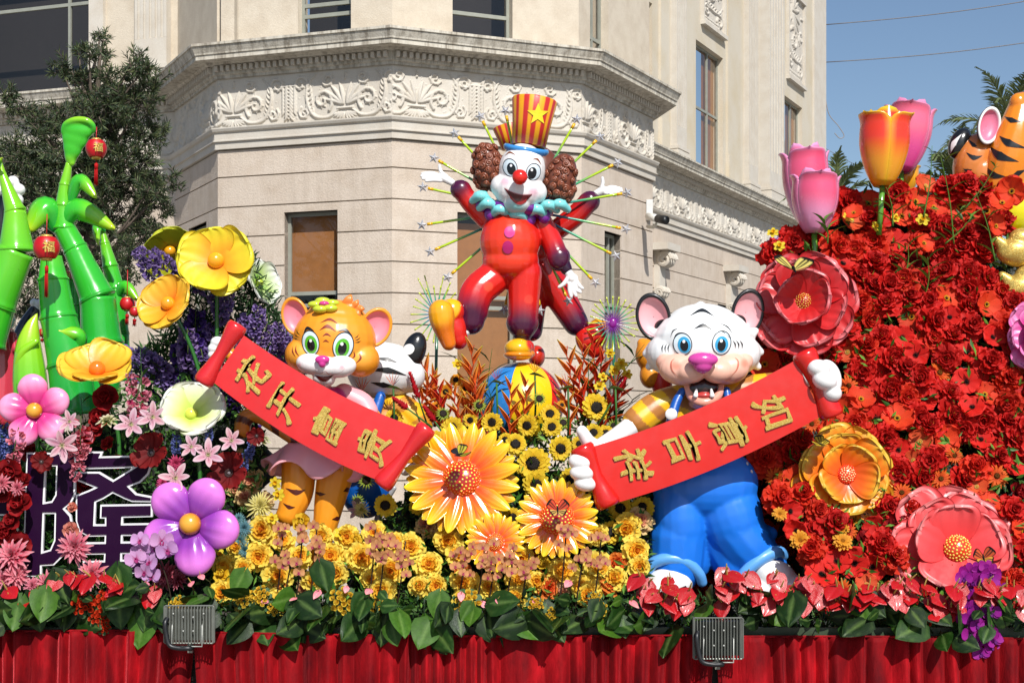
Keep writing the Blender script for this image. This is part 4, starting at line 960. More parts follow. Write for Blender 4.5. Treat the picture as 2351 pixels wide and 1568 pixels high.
# hands
def glove(root, Y, wrist, palm, pr, fingers, fr, d=0, col=WHT, name='hand'):
    b = Blob(Y); b.t([(*wrist, d), (*palm, d)], [pr*.62, pr*.8]); b.e(*palm, d, pr, pr*.85, pr*.6, 0)
    for i, fg in enumerate(fingers): b.t([(x, y, d-4-3*(i % 2)*0) for x, y in fg], [fr*1.05]+[fr]*(len(fg)-2)+[fr*.8], 10)
    return b.build(name, GLOSS, root, .0055, col, 3)
glove(ckl, YC, (1038, 420), (1017, 408), 13, [[(1020, 402), (1012, 394), (1009, 381)], [(1010, 405), (992, 398), (970, 399)], [(1010, 408), (990, 404), (968, 405)], [(1010, 412), (991, 409), (971, 411)], [(1012, 415), (996, 414), (979, 416)]], 4.6, -8)
glove(ckl, YC, (1303, 622), (1313, 640), 15, [[(1304, 638), (1294, 652), (1284, 659)], [(1318, 648), (1322, 664), (1332, 671)], [(1314, 652), (1316, 668), (1322, 679)], [(1308, 652), (1308, 668), (1311, 681)], [(1322, 644), (1330, 656), (1337, 662)]], 5.2, -2)
# shoes
b = Blob(YC); b.e(1036, 716, -52, 30, 30, 26, -14).e(1046, 752, -48, 24, 44, 24, -12).e(1052, 775, -44, 22, 28, 24, -16); b.build('shoe', GLOSS, ckl, .009, paint(c('#d8261a'), [(1024, 708, 36, 6, c('#f6b414'))]), 4)
b = Blob(YC); b.t([(1013, 718, -84), (1016, 740, -84), (1022, 764, -80), (1030, 788, -76)], [30, 28, 22, 17]); b.build('sole', GLOSS, ckl, .009, paint(c('#ee7c1c'), [(1012, 722, 34, 26, c('#f2a818'))]), 5)
b = Blob(YC); b.t([(1064, 764, -40), (1076, 756, -28)], [11, 12]); b.build('sock', GLOSS, ckl, .009, WHT, 3)
b = Blob(YC); b.e(1190, 800, -38, 32, 23, 36).e(1204, 798, 6, 24, 20, 34); b.build('shoe', GLOSS, ckl, .009, paint(c('#f4b81a'), [(1228, 790, 20, 8, c('#d8261a'))]), 4)
b = Blob(YC); b.e(1190, 815, -36, 34, 13, 38).e(1204, 812, 6, 25, 12, 34); b.build('sole', GLOSS, ckl, .009, c('#f08c1a'), 4)
b = Blob(YC); b.t([(1200, 772, 0), (1202, 790, 2)], [17, 17]); b.build('ankle', GLOSS, ckl, .01, c('#3a1028'), 3)
# second clown, back to back with the first
YC2 = 13.25
ck2 = thing('clown_statue', 'second red clown sculpture seen behind the first, arm raised to the right', 'statue', tuple(V(1240, 832, YC2)))
b = Blob(YC2); b.e(1205, 560, 0, 70, 74, 56).t([(1262, 540, 0), (1318, 498, 0), (1354, 462, -4)], [24, 25, 24]).e(1352, 464, -4, 26, 24, 22)
b.t([(1240, 615, 0), (1285, 680, 4), (1322, 742, 2)], [40, 36, 30]).t([(1225, 640, 0), (1224, 700, 0), (1222, 760, 0)], [36, 30, 24])
b.build('suit', GLOSS, ck2, .012, paint(c('#c81c18'), [(1378, 442, 52, 50, SUITD), (1345, 775, 70, 60, SUITD), (1225, 775, 50, 50, SUITD)]), 5)
b = Blob(YC2); b.e(1230, 400, 10, 60, 66, 50); b.e(1250, 430, 10, 70, 60, 40); b.build('head', SATIN, ck2, .014, c('#6e3826'), 5)
glove(ck2, YC2, (1367, 446), (1384, 438), 13, [[(1381, 432), (1384, 420), (1383, 409)], [(1390, 434), (1406, 430), (1426, 434)], [(1392, 437), (1408, 436), (1427, 439)], [(1392, 440), (1406, 441), (1420, 444)], [(1388, 443), (1400, 446), (1412, 449)]], 4.6, -4)
b = Blob(YC2); b.e(1350, 782, -6, 28, 34, 24, -30).e(1368, 770, -10, 26, 30, 22, -20).e(1365, 800, -6, 22, 22, 20); b.build('shoe', GLOSS, ck2, .01, c('#cf2018'), 4)
b = Blob(YC2); b.e(1374, 750, 2, 22, 20, 22, -10); b.build('shoe_toe', GLOSS, ck2, .01, c('#f2a818'), 4)
b = Blob(YC2); b.t([(1330, 758, 0), (1340, 770, 0)], [12, 12]); b.build('sock', GLOSS, ck2, .01, WHT, 3)
b = Blob(YC2); b.e(1232, 818, 20, 20, 26, 30); b.build('shoe', GLOSS, ck2, .01, c('#c8301c'), 4)
hat2 = thing('top_hat', 'smaller striped hat tilted behind the front clown hat', 'hat', tuple(V(1165, 330, YC2)))
cone_hat(V(1176, 340, YC2), Vector((-.22, 0, 1)).normalized(), 52*k, 26*k, 36*k, hat2)
# ball
ball = thing('circus_ball', 'big circus ball with blue, yellow and red panels under the clown', 'ball', tuple(V(1195, 930, YC)))
v, f = sphere((0, 0, 0), 1, 96, 40); an = np.degrees(np.arctan2(v[:, 1], v[:, 0])) % 360
bc = V(1196, 929, YC); rr = 98*YC/F
for i, cc in enumerate(('#2f86d2', '#f6c81c', '#d8261c')*2):
    lo = 198+6+i*60-8; k_ = 96//6; f2 = [q for q in f if (lambda a: ((a-lo) % 360) < 60)(np.degrees(np.arctan2(*(v[list(q)].mean(0)[[1, 0]]))) % 360)]
    used = sorted({i_ for q in f2 for i_ in q}); mp_ = {a: b2 for b2, a in enumerate(used)}
    A = np.array(Matrix.Rotation(radians(-12), 3, 'X')@Matrix.Rotation(radians(4), 3, 'Y')); wpart('panel', (v[used]*rr)@A.T+np.array(bc), [tuple(mp_[x] for x in q) for q in f2], GLOSS, ball, c(cc))
# star rays
def rods(label, ctr, ends, Y, r, cin, cout, tip, name, group=None, star=0, root_r=0, hub=None, cat='decoration', stem=None):
    t = thing(name, label, cat, tuple(V(*ctr, Y)), group)
    for (x, y) in ends:
        a = V(*ctr, Y); e = V(x, y, Y); n = 10; P = [a.lerp(e, lerp(root_r, 1, i/n)) for i in range(n+1)]; mb = MB(); v, f = tube(P, r*Y/F, 8); s = np.repeat(np.arange(n+1)/n, 8)
        mb.add(v, f, grad(s, [(0, cin), (.35, cin), (.6, c('#3fae78')), (.8, cout), (1, cout)])); rd = mb.part('ray', GLOSS, t)
        dr = (e-a).normalized(); tb_ = MB(); tb_.tube([e-dr*.035*r/2.3, e+dr*.006], r*Y/F*1.25, 8, tip); tb_.part('tip', GLOSS, t, up=rd)
        if star:
            sc = e+dr*star*.95*Y/F; v = [tuple(sc+Vector((0, -.02, 0))), tuple(sc+Vector((0, .02, 0)))]; ro = R.uniform(0, 6)
            for i in range(10): q = ro+i*pi/5; rr_ = (star if i % 2 == 0 else star*.42)*Y/F; v.append((sc.x+cos(q)*rr_, sc.y+R.uniform(-.004, .004), sc.z+sin(q)*rr_))
            wpart('star', v, [(0, 2+i, 2+(i+1) % 10) for i in range(10)]+[(1, 2+(i+1) % 10, 2+i) for i in range(10)], SILVER, t, None, False, rd)
    if hub is not None: mb = MB(); v, f = sphere(V(*ctr, Y), (hub[0]*Y/F, hub[0]*.5*Y/F, hub[0]*1.25*Y/F), 16, 10); mb.add(v, f, hub[1]); mb.part('hub', GLOSS, t)
    if stem: mb = MB(); mb.tube([V(*ctr, Y+.02), V(*stem, Y+.04)], [3.6*Y/F]*2, 8, c('#1f6a4c')); mb.part('stem', GLOSS, t)
    return t
ends = [(1109, 280), (1053, 316), (1008, 370), (984, 433), (982, 515), (1000, 573), (1038, 628), (1318, 286), (1368, 324), (1406, 380), (1427, 445), (1424, 524), (1402, 582), (1358, 640), (1299, 679), (1161, 698), (1238, 700), (1163, 268)]
rods('large starburst of green rods tipped with silver stars radiating from behind the clown', (1206, 482), ends, YC+.22, 2.9, c('#1d5f90'), c('#b4d21c'), c('#eab41c'), 'starburst', star=14)
def burst(cx, cy, r, n): return [(cx+cos(a)*r*(1+.06*sin(a*5)), cy+sin(a)*r*1.08) for a in np.linspace(0, 2*pi, n, endpoint=False)]
rods('green and blue firework burst sculpture left of the clown shoe', (1004, 722), burst(1004, 722, 60, 22), YC+.25, 1.5, c('#2a72b0'), c('#b8c83a'), c('#c8d44a'), 'firework_burst', 'firework bursts', stem=(998, 980), hub=(6, c('#3a2a8a')))
rods('purple and green firework burst on a green stem right of the clowns', (1407, 742), burst(1407, 742, 56, 24), YC+.35, 1.5, c('#7a2a90'), c('#b8c83a'), c('#c8d44a'), 'firework_burst', 'firework bursts', stem=(1412, 960), hub=(9, c('#8a1c8a')))
rods('thin blue firework burst low behind the orange heliconias', (1000, 722), [(960, 640), (975, 634), (1018, 636), (1034, 650)], YC+.45, 1.3, c('#2a72b0'), c('#b8c83a'), c('#c8d44a'), 'firework_burst', 'firework bursts')
# ================================================================ tiger girl
YG = 11.65
gi = thing('tiger_girl_statue', 'orange cartoon tiger girl sculpture in a pink dress holding the left scroll', 'statue', tuple(V(735, 1350, YG)))
b = Blob(YG); b.e(768, 782, 0, 96, 82, 84, 4).e(700, 815, -14, 46, 42, 50).e(828, 826, -14, 44, 40, 48).e(770, 740, 4, 74, 52, 66)
hd = b.build('head', SATIN, gi, .0095, paint(c('#f59a22'), [(700, 812, 26, 26, c('#f7aa3c')), (835, 820, 24, 26, c('#f7aa3c'))]), 7); hb = b.bvh
m = Blob(YG); m.e(716, 836, -72, 36, 24, 30, 10).e(780, 842, -72, 38, 25, 30, -8).e(747, 842, -76, 30, 24, 30).e(744, 868, -62, 26, 21, 30).e(742, 880, -60, 16, 12, 20)
mz = m.build('muzzle', SATIN, gi, .008, paint(c('#f3efee'), [(700, 842, 5, 9, c('#eeb6be')), (797, 846, 5, 9, c('#eeb6be'))]), 5, hd); mb_ = m.bvh
rows = [[(lerp(722, 766, s), lerp(861, 861, s)+sin(pi*s)*lerp(3, 15, q)) for s in np.linspace(0, 1, 15)] for q in (0, .33, .66, 1)]
decal(mb_, rows, 'mouth', GLOSS, gi, c('#3c1210'), .005, mz)
decal(mb_, brush([(716, 852), (735, 858), (746, 852), (757, 860), (780, 856), (792, 846)], 1.6), 'lip_line', SATIN, gi, c('#c48a88'), .005, mz)
n_ = Blob(YG); n_.e(740, 826, -108, 17, 10, 11).e(740, 834, -108, 9, 10, 10); n_.build('nose', GLOSS, gi, .006, c('#d63a96'), 4, mz)
eye(hb, gi, hd, 713, 787, 19, 28, (14, 21), (9, 14), c('#5cb82c'), -10, (1, 4)); eye(hb, gi, hd, 788, 794, 23, 31, (16, 22), (10, 15), c('#5cb82c'), 14, (-2, 5))
for pts, w in ((((697, 764), (706, 753), (722, 760)), 7), (((776, 761), (793, 757), (810, 772)), 7)): decal(hb, brush(pts, w), 'eyelid', SATIN, gi, BLK, .006, hd)
for pts in (((690, 770), (683, 764), (681, 757)), ((689, 775), (680, 771), (676, 766)), ((688, 780), (679, 778), (673, 775)), ((813, 776), (820, 773), (824, 767)), ((814, 781), (822, 779), (828, 774)), ((814, 786), (823, 785), (829, 782))): decal(hb, brush(pts, 1.8, 8), 'eyelash', SATIN, gi, BLK, .006, hd)
for pts, w in ((((735, 741), (757, 733), (777, 744)), 6), (((733, 758), (752, 749), (772, 761)), 8), (((740, 772), (750, 767), (761, 773)), 5), (((741, 785), (748, 782), (756, 786)), 4), (((680, 792), (679, 806), (687, 818)), 4), (((671, 795), (672, 808), (679, 820)), 3), (((824, 810), (828, 822), (817, 834)), 5), (((812, 806), (814, 817), (806, 825)), 4)): decal(hb, brush(pts, w), 'stripe', SATIN, gi, c('#8a2f1c'), .004, hd)
ear(gi, 678, 727, YG, 33, 46, -14, c('#f39a26'), c('#f58fa0'), hd, 4, face=(-12, 5)); ear(gi, 862, 752, YG, 37, 48, 26, c('#f39a26'), c('#f58fa0'), hd, 4, face=(14, 5))
hf = thing('hair_flower', 'lime green flower ornament on the tiger girl head', 'ornament', tuple(V(744, 705, YG-.05)))
for j in range(5):
    b = Blob(YG); a = radians(-100+72*j); b.e(744+cos(a)*20, 701+sin(a)*10, -44+sin(a)*-16, 18, 9, 14, 0); b.build('petal', GLOSS, hf, .007, c('#c4d236'), 3)
b = Blob(YG); b.e(744, 697, -56, 12, 6, 9); b.build('centre', GLOSS, hf, .006, c('#d8408c'), 3)
b = Blob(YG)
for (x, y, dx, dy) in ((790, 700, 14, -22), (800, 702, 6, -24), (812, 706, 10, -16), (794, 712, -12, 12), (802, 716, 2, 16), (815, 714, 12, 12), (822, 708, 14, 2)): b.t([(x, y, -20), (x+dx*.6, y+dy*.6, -28), (x+dx, y+dy, -26)], [9, 7, 2.5])
b.e(802, 706, -16, 20, 12, 18); b.build('hair_tuft', SATIN, gi, .006, c('#f08a3a'), 2, hd)
b = Blob(YG); b.e(755, 960, 10, 52, 70, 44).e(738, 1040, 6, 50, 40, 44).t([(790, 905, 0), (830, 925, 0), (845, 945, -10)], [26, 26, 24]).t([(700, 915, 0), (660, 905, 0), (620, 880, 0)], [24, 24, 18])
b.e(745, 905, -8, 32, 22, 30); b.build('dress', SATIN, gi, .011, paint(c('#f6aab2'), [(772, 915, 26, 3, c('#d83a8c'))]), 5)
b = Blob(YG); b.t([(640, 890, 10), (580, 850, 12), (510, 800, 14)], [18, 16, 15]); b.t([(850, 950, 0), (900, 1010, -4), (945, 1055, -6)], [20, 17, 16]); b.build('arm', SATIN, gi, .011, c('#f59a22'), 5)
# skirt: flared sheet with folds
v = []; f = []; na, nh = 72, 10; k = YG/F
for i in range(nh+1):
    s = i/nh
    for j in range(na):
        a = 2*pi*j/na; wv = 1+.20*s*sin(a*5+.6); rx, rd = lerp(48, 102, s**.8)*wv, lerp(40, 74, s**.8)*wv; px_ = 712+cos(a)*rx; py_ = 1020+s*(62+18*sin(a*5+2.4)*s)+(cos(a))*8*s
        p = V(px_, py_, YG+sin(a)*rd*k); v.append(tuple(p))
for i in range(nh):
    for j in range(na): f.append((i*na+j, i*na+(j+1) % na, (i+1)*na+(j+1) % na, (i+1)*na+j))
sk_ = wpart('skirt', v, f, SATIN, gi, c('#f4aab4')); md = sk_.modifiers.new('s', 'SOLIDIFY'); md.thickness = .014
def stripes(px, spots): return px
b = Blob(YG); b.t([(686, 1060, 10), (682, 1130, 6), (664, 1180, 0)], [40, 38, 29]); b.e(662, 1182, 2, 29, 24, 30)
b.build('leg', SATIN, gi, .01, c('#f49c22'), 5)
for pts, w in ((((655, 1120), (680, 1130), (702, 1124)), 13), (((649, 1154), (664, 1164), (678, 1164)), 9)): decal(b.bvh, brush(pts, w), 'stripe', SATIN, gi, c('#4e1710'), .004)
b = Blob(YG); b.t([(772, 1080, 6), (757, 1150, 4), (744, 1220, 2), (728, 1290, 0), (724, 1330, 0)], [44, 36, 27, 19, 17])
b.build('leg', SATIN, gi, .01, c('#f49c22'), 5)
for pts, w in ((((720, 1128), (735, 1134), (748, 1134)), 9), (((788, 1128), (798, 1124), (806, 1122)), 12), (((712, 1208), (728, 1214), (742, 1212)), 12), (((762, 1192), (774, 1190), (784, 1186)), 10)): decal(b.bvh, brush(pts, w), 'stripe', SATIN, gi, c('#4e1710'), .004)
b = Blob(YG); b.e(748, 1340, -16, 34, 24, 36).e(770, 1362, -34, 26, 16, 26, 20); b.build('shoe', GLOSS, gi, .009, c('#dbe02a'), 5)
b = Blob(YG); b.t([(556, 988, 30), (562, 962, 30), (590, 954, 30), (640, 985, 30), (690, 1020, 20)], [19, 20, 17, 15, 14]); b.build('tail', SATIN, gi, .01, lambda p, n: np.where(((np.hypot(p[:, 0]-540, p[:, 1]-1010)) % 42 < 15)[:, None], c('#5e2812'), c('#e08a26')), 4)
b = Blob(YG); b.e(500, 786, -4, 17, 14, 16).e(492, 800, -4, 15, 13, 15).e(490, 815, -4, 13, 11, 14); b.build('hand', GLOSS, gi, .007, WHT, 3)
b = Blob(YG)
for x, y in ((950, 1052), (944, 1068), (958, 1060), (935, 1078)): b.e(x, y, -4, 17, 12, 16, -40)
b.e(935, 1062, 4, 22, 18, 14, -40); b.build('hand', GLOSS, gi, .007, WHT, 3)
scroll('sagging red scroll with gold Chinese characters held by the orange tiger girl', YG-.46, (560, 770), (968, 985), (862, 1100), (488, 876), 20, ((549, 743), (464, 882)), ((984, 978), (874, 1117)),
       [('花', (579, 862), .08), ('开', (655, 924), .33), ('富', (752, 978), .6), ('贵', (856, 1024), .88)], False, 24, 70, c('#d8262a'))
# ================================================================ white tiger boy
YT = 11.75
tb_ = thing('white_tiger_statue', 'white cartoon tiger sculpture in blue overalls holding the right scroll, mouth open', 'statue', tuple(V(1640, 1360, YT)))
b = Blob(YT); b.e(1614, 790, 0, 118, 88, 96).e(1540, 812, -8, 58, 50, 60).e(1690, 812, -8, 56, 50, 60).e(1612, 745, 4, 84, 48, 74).e(1616, 850, -20, 70, 40, 60)
for (x, y, x2, y2, r) in ((1500, 800, 1484, 812, 10), (1504, 830, 1490, 842, 9), (1730, 800, 1745, 808, 10), (1724, 830, 1740, 842, 9), (1604, 712, 1608, 703, 12), (1508, 768, 1496, 760, 9), (1722, 768, 1734, 760, 9)): b.t([(x, y, 0), (x2, y2, 0)], [r*1.8, r])
hd = b.build('head', SATIN, tb_, .0105, paint(c('#f0f1f0'), [(1617, 905, 60, 40, c('#f3cfa4'))]), 8); hb = b.bvh
m = Blob(YT); m.e(1562, 848, -66, 50, 36, 36, 8).e(1672, 846, -66, 48, 36, 36, -8).e(1585, 852, -84, 36, 28, 32).e(1648, 852, -84, 36, 28, 32).e(1616, 842, -90, 30, 22, 30)
m.e(1530, 832, -52, 24, 22, 26).e(1705, 830, -52, 24, 22, 26)
mz = m.build('muzzle', SATIN, tb_, .009, paint(c('#f4bda6'), [(1540, 842, 9, 12, c('#e8927a')), (1694, 838, 9, 12, c('#e8927a'))]), 6, hd)
j = Blob(YT); j.t([(1578, 884, -58), (1588, 912, -74), (1617, 924, -84), (1647, 910, -74), (1655, 882, -58)], [9, 10, 11, 10, 9]).e(1617, 926, -60, 36, 17, 30).e(1616, 915, -30, 38, 20, 20); j.build('jaw', GLOSS, tb_, .008, c('#eda48e'), 4, hd)
j = Blob(YT); j.e(1616, 893, -70, 34, 24, 12); j.build('mouth', GLOSS, tb_, .008, c('#2c0a0a'), 2, hd)
j = Blob(YT); j.e(1616, 908, -78, 24, 9, 16); j.build('tongue', GLOSS, tb_, .006, c('#c0403c'), 2, hd)
for pts in (((1557, 866), (1543, 850), (1541, 832), (1549, 822)), ((1678, 864), (1692, 848), (1695, 830), (1687, 820))): decal(m.bvh, brush(pts, 4), 'smile_line', SATIN, tb_, c('#c8705a'), .004, mz)
for x in (1597, 1635): j = Blob(YT); j.t([(x, 908, -92), (x+(2 if x < 1616 else -2), 894, -92)], [6, 2.5]); j.build('tooth', GLOSS, tb_, .004, c('#f6f4f0'), 1, hd)
n_ = Blob(YT); n_.e(1614, 826, -128, 34, 17, 20).e(1614, 838, -126, 22, 18, 18).e(1614, 846, -124, 12, 12, 14); n_.build('nose', GLOSS, tb_, .007, c('#d0489e'), 5, hd)
eye(hb, tb_, hd, 1567, 790, 21, 25, (15, 19), (9.5, 13), c('#3aa4d4'), -8, (4, 2)); eye(hb, tb_, hd, 1657, 787, 21, 27, (15, 19), (9.5, 14), c('#3aa4d4'), 8, (0, 4))
for pts, w in ((((1583, 725), (1612, 712), (1640, 726)), 8), (((1593, 755), (1614, 747), (1636, 757)), 8), (((1539, 775), (1545, 760), (1556, 754)), 2.6), (((1653, 742), (1670, 750), (1682, 765)), 2.6), (((1545, 784), (1552, 768), (1567, 764), (1580, 770)), 2), (((1640, 768), (1655, 760), (1672, 772), (1676, 778)), 2.2)): decal(hb, brush(pts, w), 'stripe', SATIN, tb_, c('#22262a'), .004, hd)
for x in (1521, 1528, 1535): decal(hb, brush([(x+3, 789), (x-1, 798), (x, 809)], 3, 8), 'stripe', SATIN, tb_, c('#22262a'), .004, hd)
for x in (1685, 1693, 1701): decal(hb, brush([(x-3, 781), (x+3, 790), (x+3, 801)], 3, 8), 'stripe', SATIN, tb_, c('#22262a'), .004, hd)
ear(tb_, 1500, 728, YT, 40, 56, -12, BLK, c('#f7b3b8'), hd, -14, face=(-8, 5)); ear(tb_, 1716, 718, YT, 39, 56, 10, BLK, c('#f7b3b8'), hd, 2, face=(8, 5))
b = Blob(YT); b.t([(1520, 752, 4), (1540, 742, 4)], [20, 20]); b.t([(1696, 740, 4), (1674, 738, 4), (1540, 742, 20)], [18, 16, 8]); b.build('ear_base', SATIN, tb_, .01, BLK, 4, hd)
def shirt(p, nn):
    d = np.hypot(p[:, 0]-1615, (p[:, 1]-830)*1.0); return np.where(((d-66) % 52 < 27)[:, None], c('#f4bc1c'), c('#b87838'))
b = Blob(YT); b.e(1618, 985, 6, 98, 110, 72).t([(1570, 915, 0), (1510, 935, -6), (1464, 968, -18)], [36, 38, 36]).t([(1670, 900, 4), (1730, 895, 4), (1790, 885, -6)], [34, 36, 32])
b.build('shirt', SATIN, tb_, .012, shirt, 5)
b = Blob(YT); b.t([(1470, 965, -18), (1420, 1000, -40), (1360, 1035, -66)], [27, 22, 17]); b.t([(1790, 885, -10), (1840, 870, -26), (1880, 860, -44)], [24, 22, 20]); b.build('arm', GLOSS, tb_, .011, WHT, 5)
b = Blob(YT); b.e(1618, 1010, -10, 92, 90, 70).e(1618, 1110, 0, 124, 90, 84).e(1560, 1190, -6, 62, 120, 70, -4).e(1672, 1180, 0, 78, 110, 74, -18).t([(1680, 1210, 0), (1722, 1262, 0), (1762, 1292, 0)], [70, 64, 46]).t([(1556, 1230, -8), (1552, 1300, -8)], [66, 62])
b.t([(1738, 1220, 4), (1768, 1225, 4)], [26, 18]); b.t([(1610, 1150, 0), (1600, 1230, 16), (1590, 1290, 20)], [60, 46, 44]); b.t([(1640, 1160, 0), (1660, 1240, 14), (1690, 1300, 10)], [60, 56, 50])
ob = b.build('overalls', SATIN, tb_, .0125, paint(c('#1a72dc', .98), []), 8); obv = b.bvh
b = Blob(YT); b.t([(1484, 1316, -40), (1500, 1292, -50), (1536, 1282, -58), (1575, 1290, -56), (1604, 1316, -46), (1612, 1336, -36)], [13, 14, 14, 14, 13, 12]); b.t([(1484, 1316, -10), (1540, 1300, 20), (1600, 1316, 0)], [16, 18, 16])
b.t([(1692, 1340, -44), (1712, 1312, -52), (1748, 1282, -50), (1784, 1266, -36), (1800, 1274, -20)], [13, 14, 15, 15, 12]); b.build('trouser_cuff', SATIN, tb_, .01, c('#5fa6ec'), 5)
b = Blob(YT); b.e(1534, 1340, -36, 56, 40, 56).e(1520, 1352, -50, 46, 28, 50); b.e(1778, 1325, -28, 54, 42, 50, 25).e(1816, 1348, -36, 42, 32, 42, 20).e(1740, 1350, -30, 46, 30, 44); b.build('shoe', GLOSS, tb_, .012, WHT, 6)
b = Blob(YT); b.t([(1566, 898, -58), (1552, 925, -66), (1541, 965, -78), (1538, 1000, -84)], [9, 11, 12, 12]); b.t([(1668, 896, -58), (1672, 925, -66), (1676, 960, -70)], [9, 10, 11]); b.build('strap', SATIN, tb_, .009, c('#1258b0'), 4)
for x, y, r in ((1541, 951, 14), (1563, 960, 5)): b = Blob(YT); b.e(x, y, -92, r, r, 5); b.build('button', GLOSS, tb_, .005, WHT, 2)
for x, y in ((1716, 1064), (1726, 1082)): decal(obv, ell(x, y, 2.4, 4, -20, 3, 12), 'rivet', GLOSS, tb_, WHT, .006)
YS = YT-.52
b = Blob(YS); b.e(1331, 1060, -8, 27, 20, 22, 10).e(1335, 1086, -10, 28, 19, 22, 5).e(1343, 1110, -8, 26, 18, 20, 10).t([(1372, 1030, 26), (1352, 1015, 22), (1336, 990, 14)], [20, 17, 14]).e(1354, 1070, 18, 30, 36, 16); b.build('hand', GLOSS, tb_, .008, WHT, 4)
b = Blob(YS); b.e(1880, 846, -18, 27, 21, 24, 10).e(1893, 874, -22, 29, 22, 26, 20).e(1911, 902, -14, 22, 20, 22, 20).e(1902, 868, 14, 30, 44, 20, -14); b.build('hand', GLOSS, tb_, .008, WHT, 4)
scroll('straight red scroll with gold Chinese characters held by the white tiger', YS, (1354, 1027), (1828, 826), (1886, 955), (1412, 1155), 17, ((1333, 1022), (1400, 1163)), ((1843, 805), (1913, 958)),
       [('祥', (1456, 1066), .15), ('吉', (1570, 1026), .4), ('意', (1677, 992), .62), ('如', (1777, 943), .84)], True, 29, 74, c('#d61f18'))
# ================================================================ white tiger seen from behind
YB = 12.35
bk = thing('tiger_statue', 'white striped tiger sculpture with black ear, partly hidden behind the tiger girl', 'statue', tuple(V(880, 1150, YB)))
b = Blob(YB); b.e(882, 852, 0, 86, 66, 76).e(940, 862, -10, 36, 40, 40).t([(872, 790, 0), (868, 776, 0)], [14, 7]); hd = b.build('head', SATIN, bk, .012, c('#eef0ef'), 6)
for pts, w in ((((855, 822), (890, 825), (912, 832)), 9), (((845, 850), (890, 850), (935, 862)), 14), (((850, 878), (880, 884), (905, 886)), 13), (((880, 905), (910, 912), (945, 908)), 12)): decal(b.bvh, brush(pts, w), 'stripe', SATIN, bk, BLK, .005, hd)
b = Blob(YB); b.e(951, 805, -20, 27, 44, 22, 18); b.build('ear', GLOSS, bk, .01, BLK, 4, hd); decal(b.bvh, ell(938, 802, 14, 12, -30, 4, 20), 'ear_spot', SATIN, bk, WHT, .005, hd)
b = Blob(YB); b.e(880, 990, 0, 84, 74, 60).t([(900, 925, -4), (940, 950, -8), (965, 975, -10)], [34, 34, 30]); b.build('shirt', SATIN, bk, .013, lambda p, n: np.where((np.hypot(p[:, 0]-870, p[:, 1]-840) % 60 < 32)[:, None], c('#f4b81c'), c('#c8842c')), 5)
b = Blob(YB); b.e(840, 1100, 4, 66, 90, 60).e(850, 1040, 0, 60, 50, 56).t([(874, 910, -50), (862, 945, -58)], [12, 14]); b.build('overalls', SATIN, bk, .012, c('#0f5cb8'), 5)
b = Blob(YB); b.t([(845, 1270, 0), (870, 1180, 0), (905, 1120, -20)], [8, 7, 6]); b.build('support_pipe', GLOSS, bk, .008, c('#b8b8ba'), 2)
# orange tiger glimpsed behind the white tiger's left
ot = thing('tiger_statue', 'orange tiger sculpture just showing left of the white tiger head', 'statue', tuple(V(1480, 900, 12.5)))
b = Blob(12.5); b.e(1490, 815, 0, 32, 38, 30).e(1492, 862, 0, 24, 30, 26).e(1476, 788, 0, 14, 12, 12); b.build('head', SATIN, ot, .012, c('#e89422'), 5)
b = Blob(12.5); b.e(1520, 880, 0, 24, 40, 26); b.build('shirt', SATIN, ot, .012, c('#cc2018'), 5)
# ================================================================ upper right figure: orange tiger with raised arm, gold ingots
YO = 12.9
ot = thing('tiger_statue', 'orange tiger sculpture in a yellow suit raising an arm at the top right', 'statue', tuple(V(2310, 620, YO)))
def ostr(p, nn): return np.broadcast_to(c('#ee8a1e'), (len(p), 3))
b = Blob(YO); b.e(2235, 370, 6, 44, 66, 44, 20).e(2250, 400, 0, 40, 50, 40); hd = b.build('head', GLOSS, ot, .011, c('#d9803a'), 6)
for pts, w in ((((2223, 320), (2235, 333), (2244, 336)), 9), (((2218, 350), (2236, 362), (2256, 358)), 11), (((2210, 388), (2222, 392), (2232, 390)), 8), (((2232, 300), (2240, 304), (2248, 302)), 7)): decal(b.bvh, brush(pts, w), 'stripe', SATIN, ot, BLK, .005, hd)
ear(ot, 2270, 289, YO, 29, 45, 16, BLK, c('#e07a98'), hd, -40, rim=WHT, face=(16, 0))
b = Blob(YO); b.e(2203, 330, 10, 24, 38, 24, 24); b.build('ear', GLOSS, ot, .01, BLK, 4, hd); decal(b.bvh, brush([(2182, 352), (2190, 330), (2208, 308)], 12), 'ear_mark', SATIN, ot, WHT, .005, hd)
b = Blob(YO); b.t([(2346, 240, -30), (2332, 300, -34), (2316, 360, -30), (2300, 430, -20)], [28, 40, 48, 46]).e(2338, 236, -40, 20, 22, 20); am = b.build('arm', GLOSS, ot, .011, c('#f08a1c'), 6)
for pts, w in ((((2294, 312), (2315, 328), (2360, 342)), 17), (((2272, 336), (2295, 358), (2340, 372)), 20), (((2262, 382), (2280, 402), (2310, 406)), 16), (((2322, 405), (2338, 398), (2356, 390)), 12), (((2306, 268), (2322, 276), (2345, 280)), 12)): decal(b.bvh, brush(pts, w), 'stripe', SATIN, ot, BLK, .005, am)
b = Blob(YO); b.e(2325, 480, -10, 56, 66, 50).e(2290, 425, -20, 42, 20, 36, -20).e(2370, 440, 0, 60, 60, 40); b.build('suit', GLOSS, ot, .012, c('#e6dc10'), 6)
